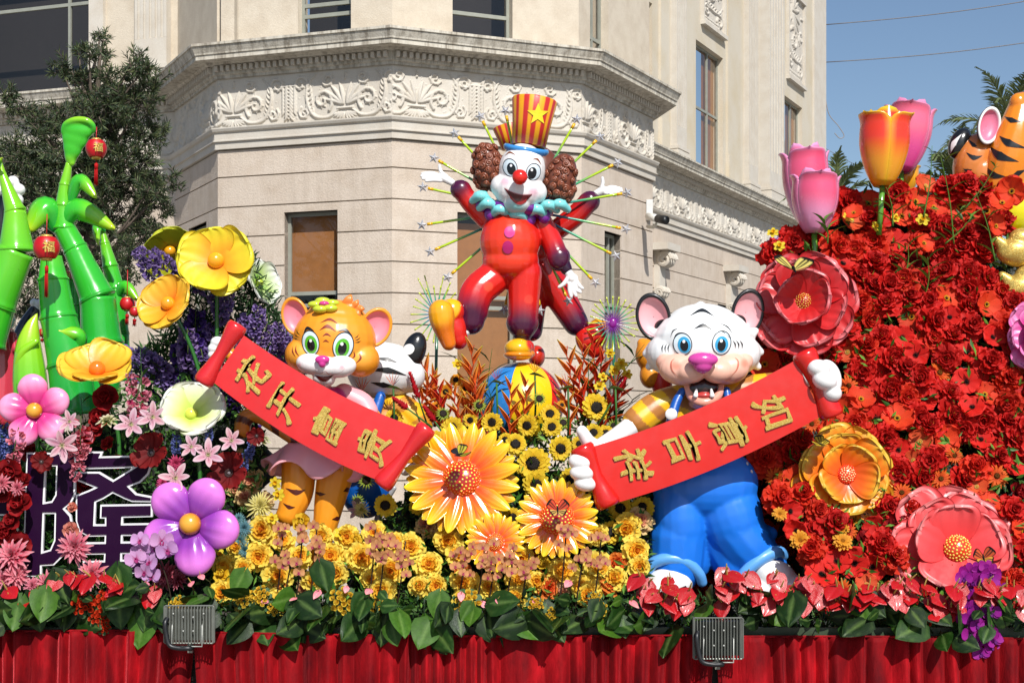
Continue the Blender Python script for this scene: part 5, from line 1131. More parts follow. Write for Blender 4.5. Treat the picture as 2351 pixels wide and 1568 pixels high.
for (x, y, r, lab) in ((2335, 565, 60, 'gold glitter ingot beneath the yellow suit at the right edge'), (2350, 648, 62, 'lower gold glitter ingot at the right edge')):
    ig = thing('gold_ingot', lab, 'ingot', tuple(V(x, y, 12.4))); b = Blob(12.4); b.e(x, y+14, 0, r*.8, r*.55, r*.5).t([(x-r*.8, y-16, 0), (x, y+22, 0), (x+r*.9, y-16, 0)], [10, 28, 10]).e(x+10, y-14, 0, r*.5, r*.46, r*.4); b.build('body', GOLD, ig, .012, None, 5)
bx = thing('blue_sculpture', 'blue rounded sculpture piece showing behind the red flowers at right', 'statue', tuple(V(2262, 610, 12.9))); b = Blob(12.9); b.e(2265, 608, 0, 34, 20, 22).e(2290, 620, 0, 30, 26, 22); b.build('body', GLOSS, bx, .012, c('#1466b4'), 4)
# ================================================================ left edge: panda figures
YP = 12.3
pd = thing('panda_statue', 'panda sculpture cut off by the left edge, white paw raised, pink dress', 'statue', tuple(V(5, 960, YP)))
b = Blob(YP)
for x, y in ((30, 418), (44, 436), (40, 460), (18, 430), (5, 440)): b.e(x, y, -4, 14, 14, 14)
b.build('paw', GLOSS, pd, .009, WHT, 3)
b = Blob(YP); b.t([(12, 470, 0), (0, 530, 0), (-10, 600, 0)], [26, 30, 34]); b.build('arm', GLOSS, pd, .012, BLK, 4)
b = Blob(YP); b.e(-8, 690, 0, 44, 70, 40); b.build('scarf', GLOSS, pd, .012, c('#4c86c0'), 4)
b = Blob(YP); b.e(-5, 735, 0, 40, 34, 40); b.build('collar', GLOSS, pd, .012, c('#c4d2da'), 4)
b = Blob(YP); b.t([(0, 780, 0), (5, 850, 0), (0, 950, 0)], [38, 40, 46]); b.t([(30, 770, -14), (34, 800, -20)], [9, 9]); b.build('dress', GLOSS, pd, .012, c('#cc3c50'), 4)
p2 = thing('panda_statue', 'small black and white panda arm reaching up behind the bamboo shoot', 'statue', tuple(V(60, 800, 12.9)))
b = Blob(12.9); b.t([(30, 820, 0), (58, 755, 0), (80, 715, 0)], [20, 20, 15]); b.build('arm', GLOSS, p2, .012, BLK, 4); b = Blob(12.9)
for x, y in ((78, 696), (90, 698), (84, 710)): b.e(x, y, -2, 9, 11, 9)
b.build('paw', GLOSS, p2, .009, WHT, 3)
# ================================================================ bamboo
def bz(x, y): return x/2.311, 226+y/2.311
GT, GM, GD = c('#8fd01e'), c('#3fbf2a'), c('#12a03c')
def stalk(label, Y, nodes_, tip=None, leafs=(), fade=(0, 1)):
    t = thing('bamboo_stalk', label, 'bamboo sculpture', tuple(V(*bz(*nodes_[-1][:2]), Y)), 'giant bamboo stalks'); k = Y/F
    for i in range(len(nodes_)-1):
        (x0, y0, w0), (x1, y1, w1) = nodes_[i], nodes_[i+1]; a, b2 = bz(x0, y0), bz(x1, y1); r0, r1 = w0/2.311/2, w1/2.311/2
        mb = MB(); s = np.linspace(0, 1, 15); A, B = V(*a, Y), V(*b2, Y); bow = Vector((0, 0, 0))
        rad = [lerp(r0, r1, q)*k*(.955+.05*(2*q-1)**6+(.045 if q > .97 else 0)) for q in s]; v, f = tube([A.lerp(B, q) for q in s], rad, 28)
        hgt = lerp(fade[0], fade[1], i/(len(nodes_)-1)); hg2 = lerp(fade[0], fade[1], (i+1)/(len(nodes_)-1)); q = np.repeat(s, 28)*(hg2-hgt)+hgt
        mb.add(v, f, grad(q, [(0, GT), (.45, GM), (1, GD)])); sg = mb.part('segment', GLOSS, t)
        if i < len(nodes_)-2:
            d = (B-A).normalized(); rg = MB(); rg.tube([B-d*.012, B-d*.006, B+d*.004, B+d*.012], [r1*k*1.0, r1*k*1.045, r1*k*1.045, r1*k*.99], 28, grad(np.array([hg2]), [(0, GT), (.45, GM), (1, GD)])[0]*.92); rg.part('node', GLOSS, t)
    for base, mid, end, W, tw in leafs:
        P = crv([(*bz(*base), 0), (*bz(*mid), -26), (*bz(*end), -34)], 18); v = []; f = []; m = 8
        for i, p in enumerate(P):
            s = i/18; ww = W/2.311/2*(math.sin(pi*(s*.93+.04))**.75); d = P[min(i+1, 18)]-P[max(i-1, 0)]; nn_ = np.array([-d[1], d[0]]); nn_ = nn_/(np.hypot(*nn_)+1e-6)
            for j in range(m+1):
                q = j/m*2-1; pp = p[:2]+nn_*ww*q*tw; v.append(tuple(V(pp[0], pp[1], Y+(p[2]+abs(q)**2*ww*.7-8)*k)))
        for i in range(18):
            for j in range(m): a = i*(m+1)+j; f.append((a, a+1, a+m+2, a+m+1))
        S = np.repeat(np.arange(19)/18, m+1); o = wpart('leaf', v, f, GLOSS, t, grad(S, [(0, GD), (.5, GM), (.85, GT), (1, c('#c8dc2a'))])); md = o.modifiers.new('s', 'SOLIDIFY'); md.thickness = .022
    if tip:
        (nx, ny, nw), (lx, ly, lw, lh) = tip; b = Blob(Y); b.t([(*bz(nx, ny), 0), (*bz(lerp(nx, lx, .35), lerp(ny, ly+lh*.5, .6)), -4)], [nw/2.311/2, nw/2.311/2.2])
        cx, cy = bz(lx, ly); b.e(163, 356, 0, 15, 26, 14).e(168, 334, -3, 23, 34, 15, 6).e(173, 314, -5, 31, 34, 16, 8).e(179, 299, -7, 37, 24, 17, 4)
        b.t([(143, 304, -12), (150, 286, -18), (172, 276, -22), (198, 277, -22), (213, 288, -18), (216, 302, -12)], [5, 7, 8, 8, 7, 5])
        b.build('leaf', GLOSS, t, .009, lambda p, n: grad((p[:, 1]-(cy-lh/4.6))/(lh/2.311), [(0, c('#b0dc1c')), (.08, GT), (.22, GM), (.8, GM), (1.1, GT)]), 22)
    return t
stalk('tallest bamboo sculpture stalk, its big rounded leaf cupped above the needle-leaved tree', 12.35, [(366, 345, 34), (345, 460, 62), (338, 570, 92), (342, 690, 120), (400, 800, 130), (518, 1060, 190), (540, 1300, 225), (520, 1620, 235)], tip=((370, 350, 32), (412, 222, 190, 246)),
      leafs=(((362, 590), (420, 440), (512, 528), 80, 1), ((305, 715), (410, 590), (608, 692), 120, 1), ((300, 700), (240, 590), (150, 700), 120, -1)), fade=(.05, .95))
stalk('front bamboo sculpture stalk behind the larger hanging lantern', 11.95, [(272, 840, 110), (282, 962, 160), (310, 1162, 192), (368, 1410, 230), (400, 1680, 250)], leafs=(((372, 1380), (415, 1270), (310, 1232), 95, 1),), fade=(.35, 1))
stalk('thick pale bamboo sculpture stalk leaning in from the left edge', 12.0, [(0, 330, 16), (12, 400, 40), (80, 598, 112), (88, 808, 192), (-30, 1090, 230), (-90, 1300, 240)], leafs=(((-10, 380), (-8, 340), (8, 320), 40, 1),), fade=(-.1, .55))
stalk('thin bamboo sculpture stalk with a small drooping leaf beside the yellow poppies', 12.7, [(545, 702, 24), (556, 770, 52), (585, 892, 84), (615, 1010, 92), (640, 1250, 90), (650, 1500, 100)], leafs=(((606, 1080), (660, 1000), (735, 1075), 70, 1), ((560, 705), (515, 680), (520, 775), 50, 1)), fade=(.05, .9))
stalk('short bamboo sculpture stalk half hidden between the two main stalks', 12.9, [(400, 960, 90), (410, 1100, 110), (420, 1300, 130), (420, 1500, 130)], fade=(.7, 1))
bs_ = thing('bamboo_shoot', 'pointed pale green bamboo shoot sculpture at the left behind the pink flower', 'bamboo sculpture', tuple(V(*bz(160, 1560), 11.9)))
b = Blob(11.9); b.t([(*bz(196, 1142), 0), (*bz(170, 1210), 0), (*bz(152, 1320), 0), (*bz(158, 1480), 0), (*bz(170, 1640), 0)], [2, 16, 29, 38, 40]); b.build('shoot', GLOSS, bs_, .009, lambda p, n: grad((p[:, 1]-715)/220, [(0, c('#c4e03a')), (.4, GT), (1, GM)]), 4)
b = Blob(11.9); b.t([(*bz(190, 1290), -22), (*bz(120, 1350), -24), (*bz(90, 1450), -14)], [8, 11, 9]); b.build('sheath', GLOSS, bs_, .009, GT, 3)
# lanterns
def lantern(x, y, r, top, tas, label, Y=11.75, txt=True):
    t = thing('paper_lantern', label, 'lantern', tuple(V(x, y, Y)), 'red lanterns on the bamboo'); k = Y/F
    pr = [(.3, .82), (.6, .76)]; n = 15
    prof = [(math.sin(pi*(.17+.66*i/40))**.62*(1+.012*(1 if i % 2 else -1)), (i/20-1)*.80) for i in range(41)]
    v, f = lathe([(a*r*k, h*r*k) for a, h in prof], 30, None, V(x, y, Y)); wpart('shade', v, f, SATIN, t, c('#c4101a'))
    for s in (1, -1):
        v, f = lathe([(.3*r*k, .70*s*r*k), (.43*r*k, .72*s*r*k), (.43*r*k, .98*s*r*k), (.40*r*k, .98*s*r*k), (.3*r*k, .8*s*r*k)], 20, None, V(x, y, Y)); wpart('cap', v, f, GOLD, t)
    mb = MB(); mb.tube([V(x, y-r*.8, Y), V(x+1, top, Y)], 1.1*k, 5, c('#c01820')); mb.part('cord', SATIN, t)
    mb = MB(); mb.tube([V(x, y+r, Y), V(x, y+r*1.35, Y)], 1.0*k, 5, c('#8a1018')); rs = np.random.RandomState(3)
    mb.tube([V(x, y+r*1.35, Y), V(x, y+r*1.5, Y), V(x, y+r*1.9, Y)], [2*k, 4.6*k, 4*k], 8, c('#e01c20'))
    for j in range(26): a = rs.uniform(0, 6.28); q = rs.uniform(0, 5.5); mb.tube([V(x+cos(a)*q*.7, y+r*1.6, Y+sin(a)*q*k*.7), V(x+cos(a)*q, tas+rs.uniform(-3, 2), Y+sin(a)*q*k)], .55*k, 3, c('#d8181c'))
    mb.part('tassel', CLOTH, t)
    if txt:
        gv, gf = glyph('福', .03, .01); th = .5; q = r*.95*k; X = gv[:, 0]*r*.85*k; ang = X/q+th; v = np.stack([np.sin(ang)*q*1.045, -np.cos(ang)*q*1.045-gv[:, 2]*.4, gv[:, 1]*r*.85*k], 1)+np.array(V(x, y, Y)); wpart('character', v, gf, GOLD, t, None, False)
lantern(221, 342, 24, 292, 425, 'red lantern hanging from the top leaf of the tallest bamboo'); lantern(107, 569, 30, 492, 682, 'largest red lantern, hanging in front of the bamboo between two stalks', 11.5)
lantern(292, 698, 17, 620, 745, 'red lantern under the small drooping bamboo leaf', 12.45, False); lantern(309, 716, 12, 690, 748, 'small round red lantern left of the yellow poppies', 12.3, False)
lantern(154, 632, 10, 610, 660, 'tiny red lantern peeking between the bamboo stalks', 12.8); lantern(97, 764, 10, 745, 785, 'tiny red lantern beside the tip of the bamboo shoot', 12.6); lantern(47, 610, 9, 590, 664, 'small red lantern with tassel left of the front bamboo stalk', 12.9, False)
# ================================================================ purple shop-sign characters
def letters(label, polys, Y):
    ctr = V(200, 1180, Y); root = None; t = thing('sign_character', label, 'sign', tuple(ctr))
    for polys, nm, off, ex, dy, mt, cc in [(g_, *q) for g_ in polys for q in (('border', .0065, .014, 0, SATIN, c('#f4f4f6')), ('face', -.0075, .004, -.019, SIGNM, c('#26042c', .8)))]:
        cu = bpy.data.curves.new('t', 'CURVE'); cu.dimensions = '2D'; cu.fill_mode = 'BOTH'; cu.extrude = ex; cu.offset = off
        for pl_ in polys:
            s = cu.splines.new('POLY'); P = [V(x/2.891, 814+y/2.891, Y)-ctr for x, y in pl_]; s.points.add(len(P)-1); s.use_cyclic_u = True
            for i, p in enumerate(P): s.points[i].co = (p.x, p.z, 0, 1)
        o = bpy.data.objects.new('t', cu); COL.objects.link(o); dg = bpy.context.evaluated_depsgraph_get(); me = o.evaluated_get(dg).to_mesh()
        v = np.array([list(q.co) for q in me.vertices]); f = [tuple(p.vertices) for p in me.polygons]; bpy.data.objects.remove(o)
        v = np.stack([v[:, 0], -v[:, 2]+dy, v[:, 1]], 1)+np.array(ctr); wpart(nm, v, f, mt, t, cc, False)
B1 = [(520,755),(565,648),(680,648),(665,680),(1000,672),(1000,740),(985,790),(930,845),(852,872),(905,925),(1010,945),(1010,972),(880,970),(830,950),(752,912),(690,950),(635,975),(628,1130),(705,1130),(705,1080),(672,1080),(675,1000),(1010,995),(1010,1070),(815,1075),(812,1125),(1010,1122),(1010,1195),(812,1195),(810,1245),(1010,1243),(1010,1315),(808,1315),(806,1365),(1010,1365),(1010,1445),(530,1445),(530,1375),(697,1370),(700,1318),(530,1320),(530,1250),(702,1248),(704,1198),(590,1200),(535,1170),(512,1100),(512,935),(590,905),(645,880),(515,830),(515,782),(660,782),(755,838),(905,745)]
A1 = [(185,655),(500,655),(497,930),(470,985),(425,1020),(470,1070),(482,1140),(470,1230),(420,1330),(360,1390),(275,1395),(275,1465),(160,1465)]
YSG = 11.25
letters('large dark purple sign character 隆 with white edges among the flowers', [[A1, [(305,735),(382,735),(376,930),(350,975),(293,985)][::-1], [(292,1050),(372,1050),(368,1230),(340,1295),(282,1312)][::-1]], [B1]], YSG)
letters('end of a purple sign character with white edges, cut by the left edge', [[[(-60,938),(70,938),(66,1062),(-60,1062)]]], YSG)
# ================================================================ banks of leaves behind the flowers
LEAFC = [c('#3c6a28', .8), c('#4f8432', .8), c('#2c5420', .8), c('#6d9a40', .8)]
def Yr(x, y): return 12.85-np.clip((y-450)/880, -.1, 1.2)*1.6
red_poly = [(1745, 670), (1770, 600), (1800, 540), (1930, 470), (1985, 440), (2100, 425), (2200, 430), (2290, 440), (2310, 540), (2460, 640), (2460, 1400), (1885, 1400), (1885, 1310), (1835, 1230), (1770, 1130), (1745, 1050), (1735, 800)]
mid_poly = [(480, 1390), (480, 1150), (560, 1130), (640, 1250), (690, 1240), (690, 1392), (806, 1392), (806, 1225), (860, 1210), (930, 1120), (980, 1010), (1100, 960), (1440, 950), (1490, 1030), (1488, 1330), (1500, 1400)]
left_poly = [(-80, 1400), (-80, 960), (150, 1000), (260, 900), (330, 800), (460, 740), (560, 850), (600, 960), (620, 1080), (560, 1180), (480, 1400)]
def Ym(x, y): return 12.3-np.clip((y-950)/420, 0, 1.05)*1.15
def Yl(x, y): return 12.3-np.clip((y-780)/600, 0, 1.05)*1.2
def Yb(x, y): return 12.28+0*x
back_poly = [(1480, 1400), (1480, 1180), (1560, 1150), (1700, 1060), (1760, 1030), (1900, 1060), (1900, 1400)]
def core(name, poly, Yf, dY, label):
    """uneven foliage body behind the flowers, coloured dark as the shade between them"""
    xs = [p[0] for p in poly]; ys = [p[1] for p in poly]; st = 16; gx = np.arange(min(xs), max(xs)+st, st); gy = np.arange(min(ys), max(ys)+st, st)
    Xg, Yg = np.meshgrid(gx, gy); ins = inpoly(Xg, Yg, poly); rs = np.random.RandomState(2); D = Yf(Xg, Yg)+dY+rs.uniform(-.06, .06, Xg.shape)
    v = np.stack([(Xg-CX)*D/F, D, ZC-(Yg-HY)*D/F], -1).reshape(-1, 3); w = Xg.shape[1]; f = []
    for j in range(Xg.shape[0]-1):
        for i in range(w-1):
            if ins[j, i] and ins[j+1, i+1] and ins[j, i+1] and ins[j+1, i]: f.append((j*w+i, (j+1)*w+i, (j+1)*w+i+1, j*w+i+1))
    o = wpart(name, v, f, DULL, None, c('#1a2614', .6)); md = o.modifiers.new('s', 'SOLIDIFY'); md.thickness = .3; md.offset = -1; prop(o, label, None, kind='structure')  # near-black green: shade of the gaps put into the colour
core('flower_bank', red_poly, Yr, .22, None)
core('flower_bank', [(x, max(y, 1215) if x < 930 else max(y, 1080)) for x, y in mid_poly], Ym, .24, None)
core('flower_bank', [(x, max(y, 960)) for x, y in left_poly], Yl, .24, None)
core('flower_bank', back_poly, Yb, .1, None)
leafmass('foliage', 1600, poly_sampler(back_poly, Yb, .1), .09, [q*.7 for q in LEAFC], label='dark leaves in the shade behind the white tiger legs', seed=21)  # leaf colours dimmed: shade behind the legs is put into the colour
leafmass('foliage', 7000, poly_sampler(red_poly, lambda x, y: Yr(x, y)-.03, .26), .085, LEAFC, label='mixed green leaves between the red flowers', seed=1)
leafmass('foliage', 6500, poly_sampler(mid_poly, lambda x, y: Ym(x, y)-.02, .26), .08, LEAFC, label='mixed green leaves between the yellow flowers', seed=2)
leafmass('foliage', 6500, poly_sampler(left_poly, lambda x, y: Yl(x, y)-.02, .26), .075, LEAFC, label='mixed green leaves between the pink and purple flowers', seed=3)
low_poly = [(-80, 1452), (-80, 1370), (2460, 1370), (2460, 1480), (1600, 1470), (700, 1455)]
leafmass('foliage', 6500, poly_sampler(low_poly, lambda x, y: 10.86-(y-1370)*.0012, .25), .075, [c('#3a6a28', .7), c('#2c5622', .7), c('#1f4018', .7), c('#5a8636', .7)], label='small dark leaves along the front edge of the stage', seed=4)
core('flower_bank', [(-80, 1445), (-80, 1396), (2460, 1406), (2460, 1475)], lambda x, y: 10.9+0*x, .05, None)
# ================================================================ giant sculptural flowers
def landmark(nm, x, y, w=1): LM.append((nm, x, y, w))
def giant(name, label, px, py, Y, r, n, spin, layers, centre, stem=None, thick=.007, mat=None):
    """layers: (count, L, W, a0, bend, z, stops, kw)"""
    M = pose(px, py, Y, n, spin, r*Y/F); t = thing(name, label, 'giant flower', M=M); th = thick/(r*Y/F)
    for q, (k, L, W, a0, be, z, stops, kw) in enumerate(layers):
        for v_ in range(2):
            v, f, S, T = petal(L*(1-.05*v_), W, bend=be, a0=a0, thick=th, seed=q*5+v_, n=18, m=26, **{'a': .72, 'b': .26, 'cup': .16, 'ruf': .045, 'rf': 5, 'notch': .7, **kw})
            me = mesh('petal', v, f, mat or FOAM, grad(S, stops)*(1-.05*np.cos(T*22)[:, None]*0))
            for i in range(v_, k, 2): link('petal', me, t, Matrix.Rotation(2*pi*(i+R.uniform(-.1, .1))/k+q*.5, 4, 'Z')@Matrix.Translation((0, 0, z+R.uniform(-.02, .02)))@Matrix.Rotation(R.uniform(-.16, .14), 4, 'Y')@Matrix.Rotation(R.uniform(-.14, .14), 4, 'X')@Matrix.Scale(R.uniform(.93, 1.05), 4))
    kind, cr, cc, c2 = centre
    mb = MB(); v, f = sphere((0, 0, cr*(.75 if kind == 'ball' else .45)), (cr, cr, cr*(1 if kind == 'ball' else .8)), 28, 18); mb.add(v, f, cc); ce = link('centre', mb.mesh('centre', GLOSS), t)
    if kind != 'ball':
        sm = MB(); nn_ = 80
        for j in range(nn_):
            q = math.sqrt((j+.5)/nn_)*1.42; a = j*2.39996; x, y, z = sin(q)*cos(a), sin(q)*sin(a), cos(q); rr = .075*cr*1.15
            d = Vector((x, y, z*.8)).normalized(); p = Vector((x*cr, y*cr, cr*.45+z*cr*.8)); v, f = lathe([(rr, -rr*.2), (rr*.95, rr*.25), (rr*.4, rr*.45), (.001, rr*.45)], 7, d, p); sm.add(v, f, c2 if q < kind[1] else cc*1.1)
        o = link('seeds', sm.mesh('seeds', GLOSS), ce); o['kind'] = 'stuff'
    if stem is not None:
        sm = MB(); P = [V(px, py, Y+.03)]+[V(*p, Y+.1) for p in stem]; sm.tube([tuple(q) for q in crv(P, 12)], .017, 8, c('#2c6a24')); o = sm.part('stem', GLOSS, None); o.parent = t; o.matrix_parent_inverse = M.inverted()
    landmark(label.split(',')[0], px, py, 1.6) if False else None
    return t
YLW = [(0, c('#f58a1c')), (.3, c('#f7a922')), (.6, c('#f5cf2c')), (1, c('#ecdf2e'))]; YLO = [(0, c('#ee5a10')), (.35, c('#f6a020')), (1, c('#f8c738'))]
pop = lambda st, W=.62, k=5, a0=.22, be=.1: [(k, 1, W, a0, be, .02, st, {'a': .62, 'b': .3, 'ruf': .035, 'cup': .18})]
giant('giant_poppy', 'large bright yellow flower sculpture facing front, top of the left bouquet', 498, 603, 12.0, 86, (.05, -1, .25), .4, pop(YLW, .66), ('ball', .22, c('#f9a81c'), None), stem=[(498, 760), (495, 900)])
giant('giant_poppy', 'orange-yellow flower sculpture tilted left beside the small lanterns', 392, 702, 11.9, 74, (-.35, -1, .4), 1.0, pop(YLO, .66, 5, .3), ('ball', .22, c('#f9a01c'), None), stem=[(440, 800), (470, 900)])
giant('giant_poppy', 'olive yellow flower sculpture seen from its underside behind the brightest yellow one', 388, 572, 12.5, 66, (.35, -.7, -.5), 2.0, pop([(0, c('#d88a1c')), (.3, c('#b0ad20')), (1, c('#c9ce2c'))], .66), ('ball', .2, c('#e8a01c'), None))
giant('giant_poppy', 'white and green flower sculpture seen side-on right of the yellow one', 588, 652, 12.5, 62, (.8, -.45, .25), .3, pop([(0, c('#7abf2a')), (.4, c('#c6df8a')), (1, c('#eef0ea'))], .6, 5, .3), ('ball', .18, c('#b8d040'), None), stem=[(570, 720), (540, 820)])
giant('giant_poppy', 'orange-yellow cupped flower sculpture in front of the bamboo base', 224, 858, 11.35, 84, (.1, -.62, .9), .9, pop([(0, c('#f06a10')), (.3, c('#f79a20')), (.7, c('#f9bf30')), (1, c('#f7cf40'))], .64, 5, .35), ('ball', .22, c('#f07818'), None), stem=[(268, 980), (275, 1080)])
giant('giant_poppy', 'pale lime white flower sculpture between the bamboo and the left scroll', 440, 955, 11.45, 80, (.1, -.9, .55), .2, pop([(0, c('#a6cc2a')), (.35, c('#cfe36a')), (.8, c('#e9eecb')), (1, c('#eef0e4'))], .62, 5, .35), ('ball', .18, c('#d4dc50'), None), stem=[(455, 1030), (460, 1120)])
REDG = [(0, c('#b01218')), (.5, c('#d42024')), (.95, c('#d8383c')), (1, c('#e27478'))]; CORG = [(0, c('#e8282a')), (.6, c('#ee4446')), (.95, c('#f0585a')), (1, c('#f38a88'))]; ORGG = [(0, c('#e6400a')), (.55, c('#f2660e')), (.82, c('#f48a18')), (.95, c('#f0b030')), (1, c('#f0c040'))]
lay = lambda st, o=0: [(7, 1, .44, -.02, .10, -.12, st, {}), (6, .86, .42, .14, .12, -.03, st, {}), (5, .64, .36, .30+o, .25, .05, st, {})]
giant('giant_poppy', 'giant deep red flower sculpture above the right fist of the white tiger', 1845, 695, 11.75, 126, (-.30, -1, .12), .3, lay(REDG, .2), (('dots', 1.2), .17, c('#a81414'), c('#d8b03c')))
giant('giant_poppy', 'giant orange flower sculpture right of the white tiger scroll', 1941, 1090, 11.55, 116, (.02, -1, .12), .1, lay(ORGG), (('dots', .95), .19, c('#ee3c14'), c('#f6e0a0')))
giant('giant_poppy', 'giant coral flower sculpture at the lower right', 2192, 1262, 11.25, 152, (0, -1, .28), .6, [(8, 1, .40, -.04, .08, -.12, CORG, {}), (6, .88, .42, .08, .10, -.03, CORG, {}), (5, .70, .40, .20, .15, .05, CORG, {})], (('dots', 1.3), .21, c('#d83a1c'), c('#f0d85a')))
giant('giant_poppy', 'bright pink ruffled flower sculpture cut by the right edge', 2400, 765, 11.9, 88, (-.2, -1, .1), .6, lay([(0, c('#d81c70')), (.7, c('#ee4aa4')), (1, c('#f48ac4'))]), (('dots', 1), .17, c('#d8401c'), c('#f0d85a')))
# glossy balloon flowers
def balloon(label, px, py, Y, r, n, spin, c1, c2, stem=None):
    M = pose(px, py, Y, n, spin, r*Y/F); t = thing('glossy_flower', label, 'giant flower', M=M); v, f = sphere((0, 0, 0), 1, 40, 24, Matrix.Rotation(pi/2, 4, 'Y'))
    y = v[:, 1]; top = v[:, 2] > -.2; g = 1-.16*np.exp(-((np.abs(y)-.30)/.09)**2)*np.clip(1.1-np.abs(v[:, 0]+.15), 0, 1); wn = .60+.40*np.clip((v[:, 0]+1)/1.2, 0, 1)**.8
    s = (v[:, 0]+1)/2; vv = np.stack([.10+s*.90, y*.41*wn, v[:, 2]*.235*g*(.7+.3*s)+.02+.1*s], 1); me = mesh('petal', vv, f, GLOSS, grad(s, [(0, c2*.8), (.35, c2), (.75, c1), (1, c1)]))
    for i in range(5): link('petal', me, t, Matrix.Rotation(2*pi*i/5, 4, 'Z')@Matrix.Scale(R.uniform(.97, 1.04), 4))
    mb = MB(); v, f = sphere((0, 0, .18), (.22, .22, .2), 30, 18); mb.add(v, f, grad((v[:, 2]+.02)/.4, [(0, c('#4a1418')), (.35, c('#a8380c')), (.75, c('#e0901c')), (1, c('#e8a83a'))])); link('centre', mb.mesh('centre', GLOSS), t)
    mb = MB(); mb.tube([V(px, py, Y+.05), V(px+5, py+120, Y+.12)], .018, 8, c('#2c7a2c')); o = mb.part('stem', GLOSS, None); o.parent = t; o.matrix_parent_inverse = M.inverted()
balloon('glossy pink balloon-petalled flower sculpture at the left above the sign', 83, 944, 11.2, 84, (.05, -1, .1), radians(98), c('#f59cc4'), c('#d83a88'))
balloon('largest glossy purple balloon-petalled flower sculpture beside the sign', 442, 1203, 10.95, 116, (-.05, -1, .1), radians(62), c('#dc78d4'), c('#8f3aa8'))
# giant sunflowers
SFT = [(0, c('#dc2414')), (.4, c('#ec6416')), (.7, c('#f6a81a')), (.9, c('#f2cc22')), (1, c('#eedc26'))]
def gsun(label, px, py, Y, r, dr, k, n):
    M = pose(px, py, Y, n, .2, r*Y/F); t = thing('giant_sunflower', label, 'giant flower', M=M); S0 = r*Y/F
    for q in range(2):
        v, f, S, T = petal(1-.03*q-dr*.75, .152 if k > 14 else .17, a=.42, b=.62, bend=-.25, a0=.22-.12*q, thick=.020/S0, n=12, m=10, cup=-.5, seed=q)
        gr = .014*np.cos(T*12)*np.sin(pi*np.clip(S, 0, 1)); v[:, 2] += gr; v[:, 0] += dr*.75
        me = mesh('petal', v, f, GLOSS, lerp(grad(S, SFT), np.broadcast_to(c('#f6c020'), (len(S), 3)), (np.abs(T)[:, None]**2*.5)) if q == 0 else grad(S, [(0, c('#d8241c')), (.55, c('#ec5a1c')), (.85, c('#f2a81e')), (1, c('#f2d026'))]))
        for i in range(k): link('petal', me, t, Matrix.Rotation(2*pi*(i+q*.5+R.uniform(-.08, .08))/k, 4, 'Z')@Matrix.Translation((0, 0, -.045*q))@Matrix.Rotation(R.uniform(-.07, .07), 4, 'Y'))
    mb = MB(); v, f = sphere((0, 0, .0), (dr, dr, dr*.62), 30, 16); mb.add(v, f, grad(v[:, 2]/dr, [(0, c('#f06a18')), (.35, c('#e03a18')), (.6, c('#a81418'))])); ce = link('seed_disc', mb.mesh('seed_disc', GLOSS), t); sm = MB(); nn_ = 120
    for j in range(nn_):
        q = math.sqrt((j+.5)/nn_)*1.45; a = j*2.39996; x, y, z = sin(q)*cos(a), sin(q)*sin(a), cos(q)*.62; rr = dr*.062; d = Vector((x, y, z*2)).normalized()
        v, f = lathe([(rr, -rr*.3), (rr*.9, rr*.3), (.001, rr*.45)], 6, d, Vector((x, y, z))*dr); sm.add(v, f, c('#f2dc50') if q < .95 else c('#f07a24'))
    o = link('seeds', sm.mesh('seeds', GLOSS), ce); o['kind'] = 'stuff'
gsun('largest giant sunflower sculpture, centre of the display below the ball', 1061, 1098, 11.35, 135, .315, 16, (-.02, -1, .3))
gsun('middle-sized giant sunflower sculpture left of the white tiger', 1279, 1190, 11.2, 96, .42, 15, (0, -1, .25))
gsun('smallest giant sunflower sculpture below the largest one', 1137, 1245, 11.15, 70, .30, 15, (0, -1, .25))
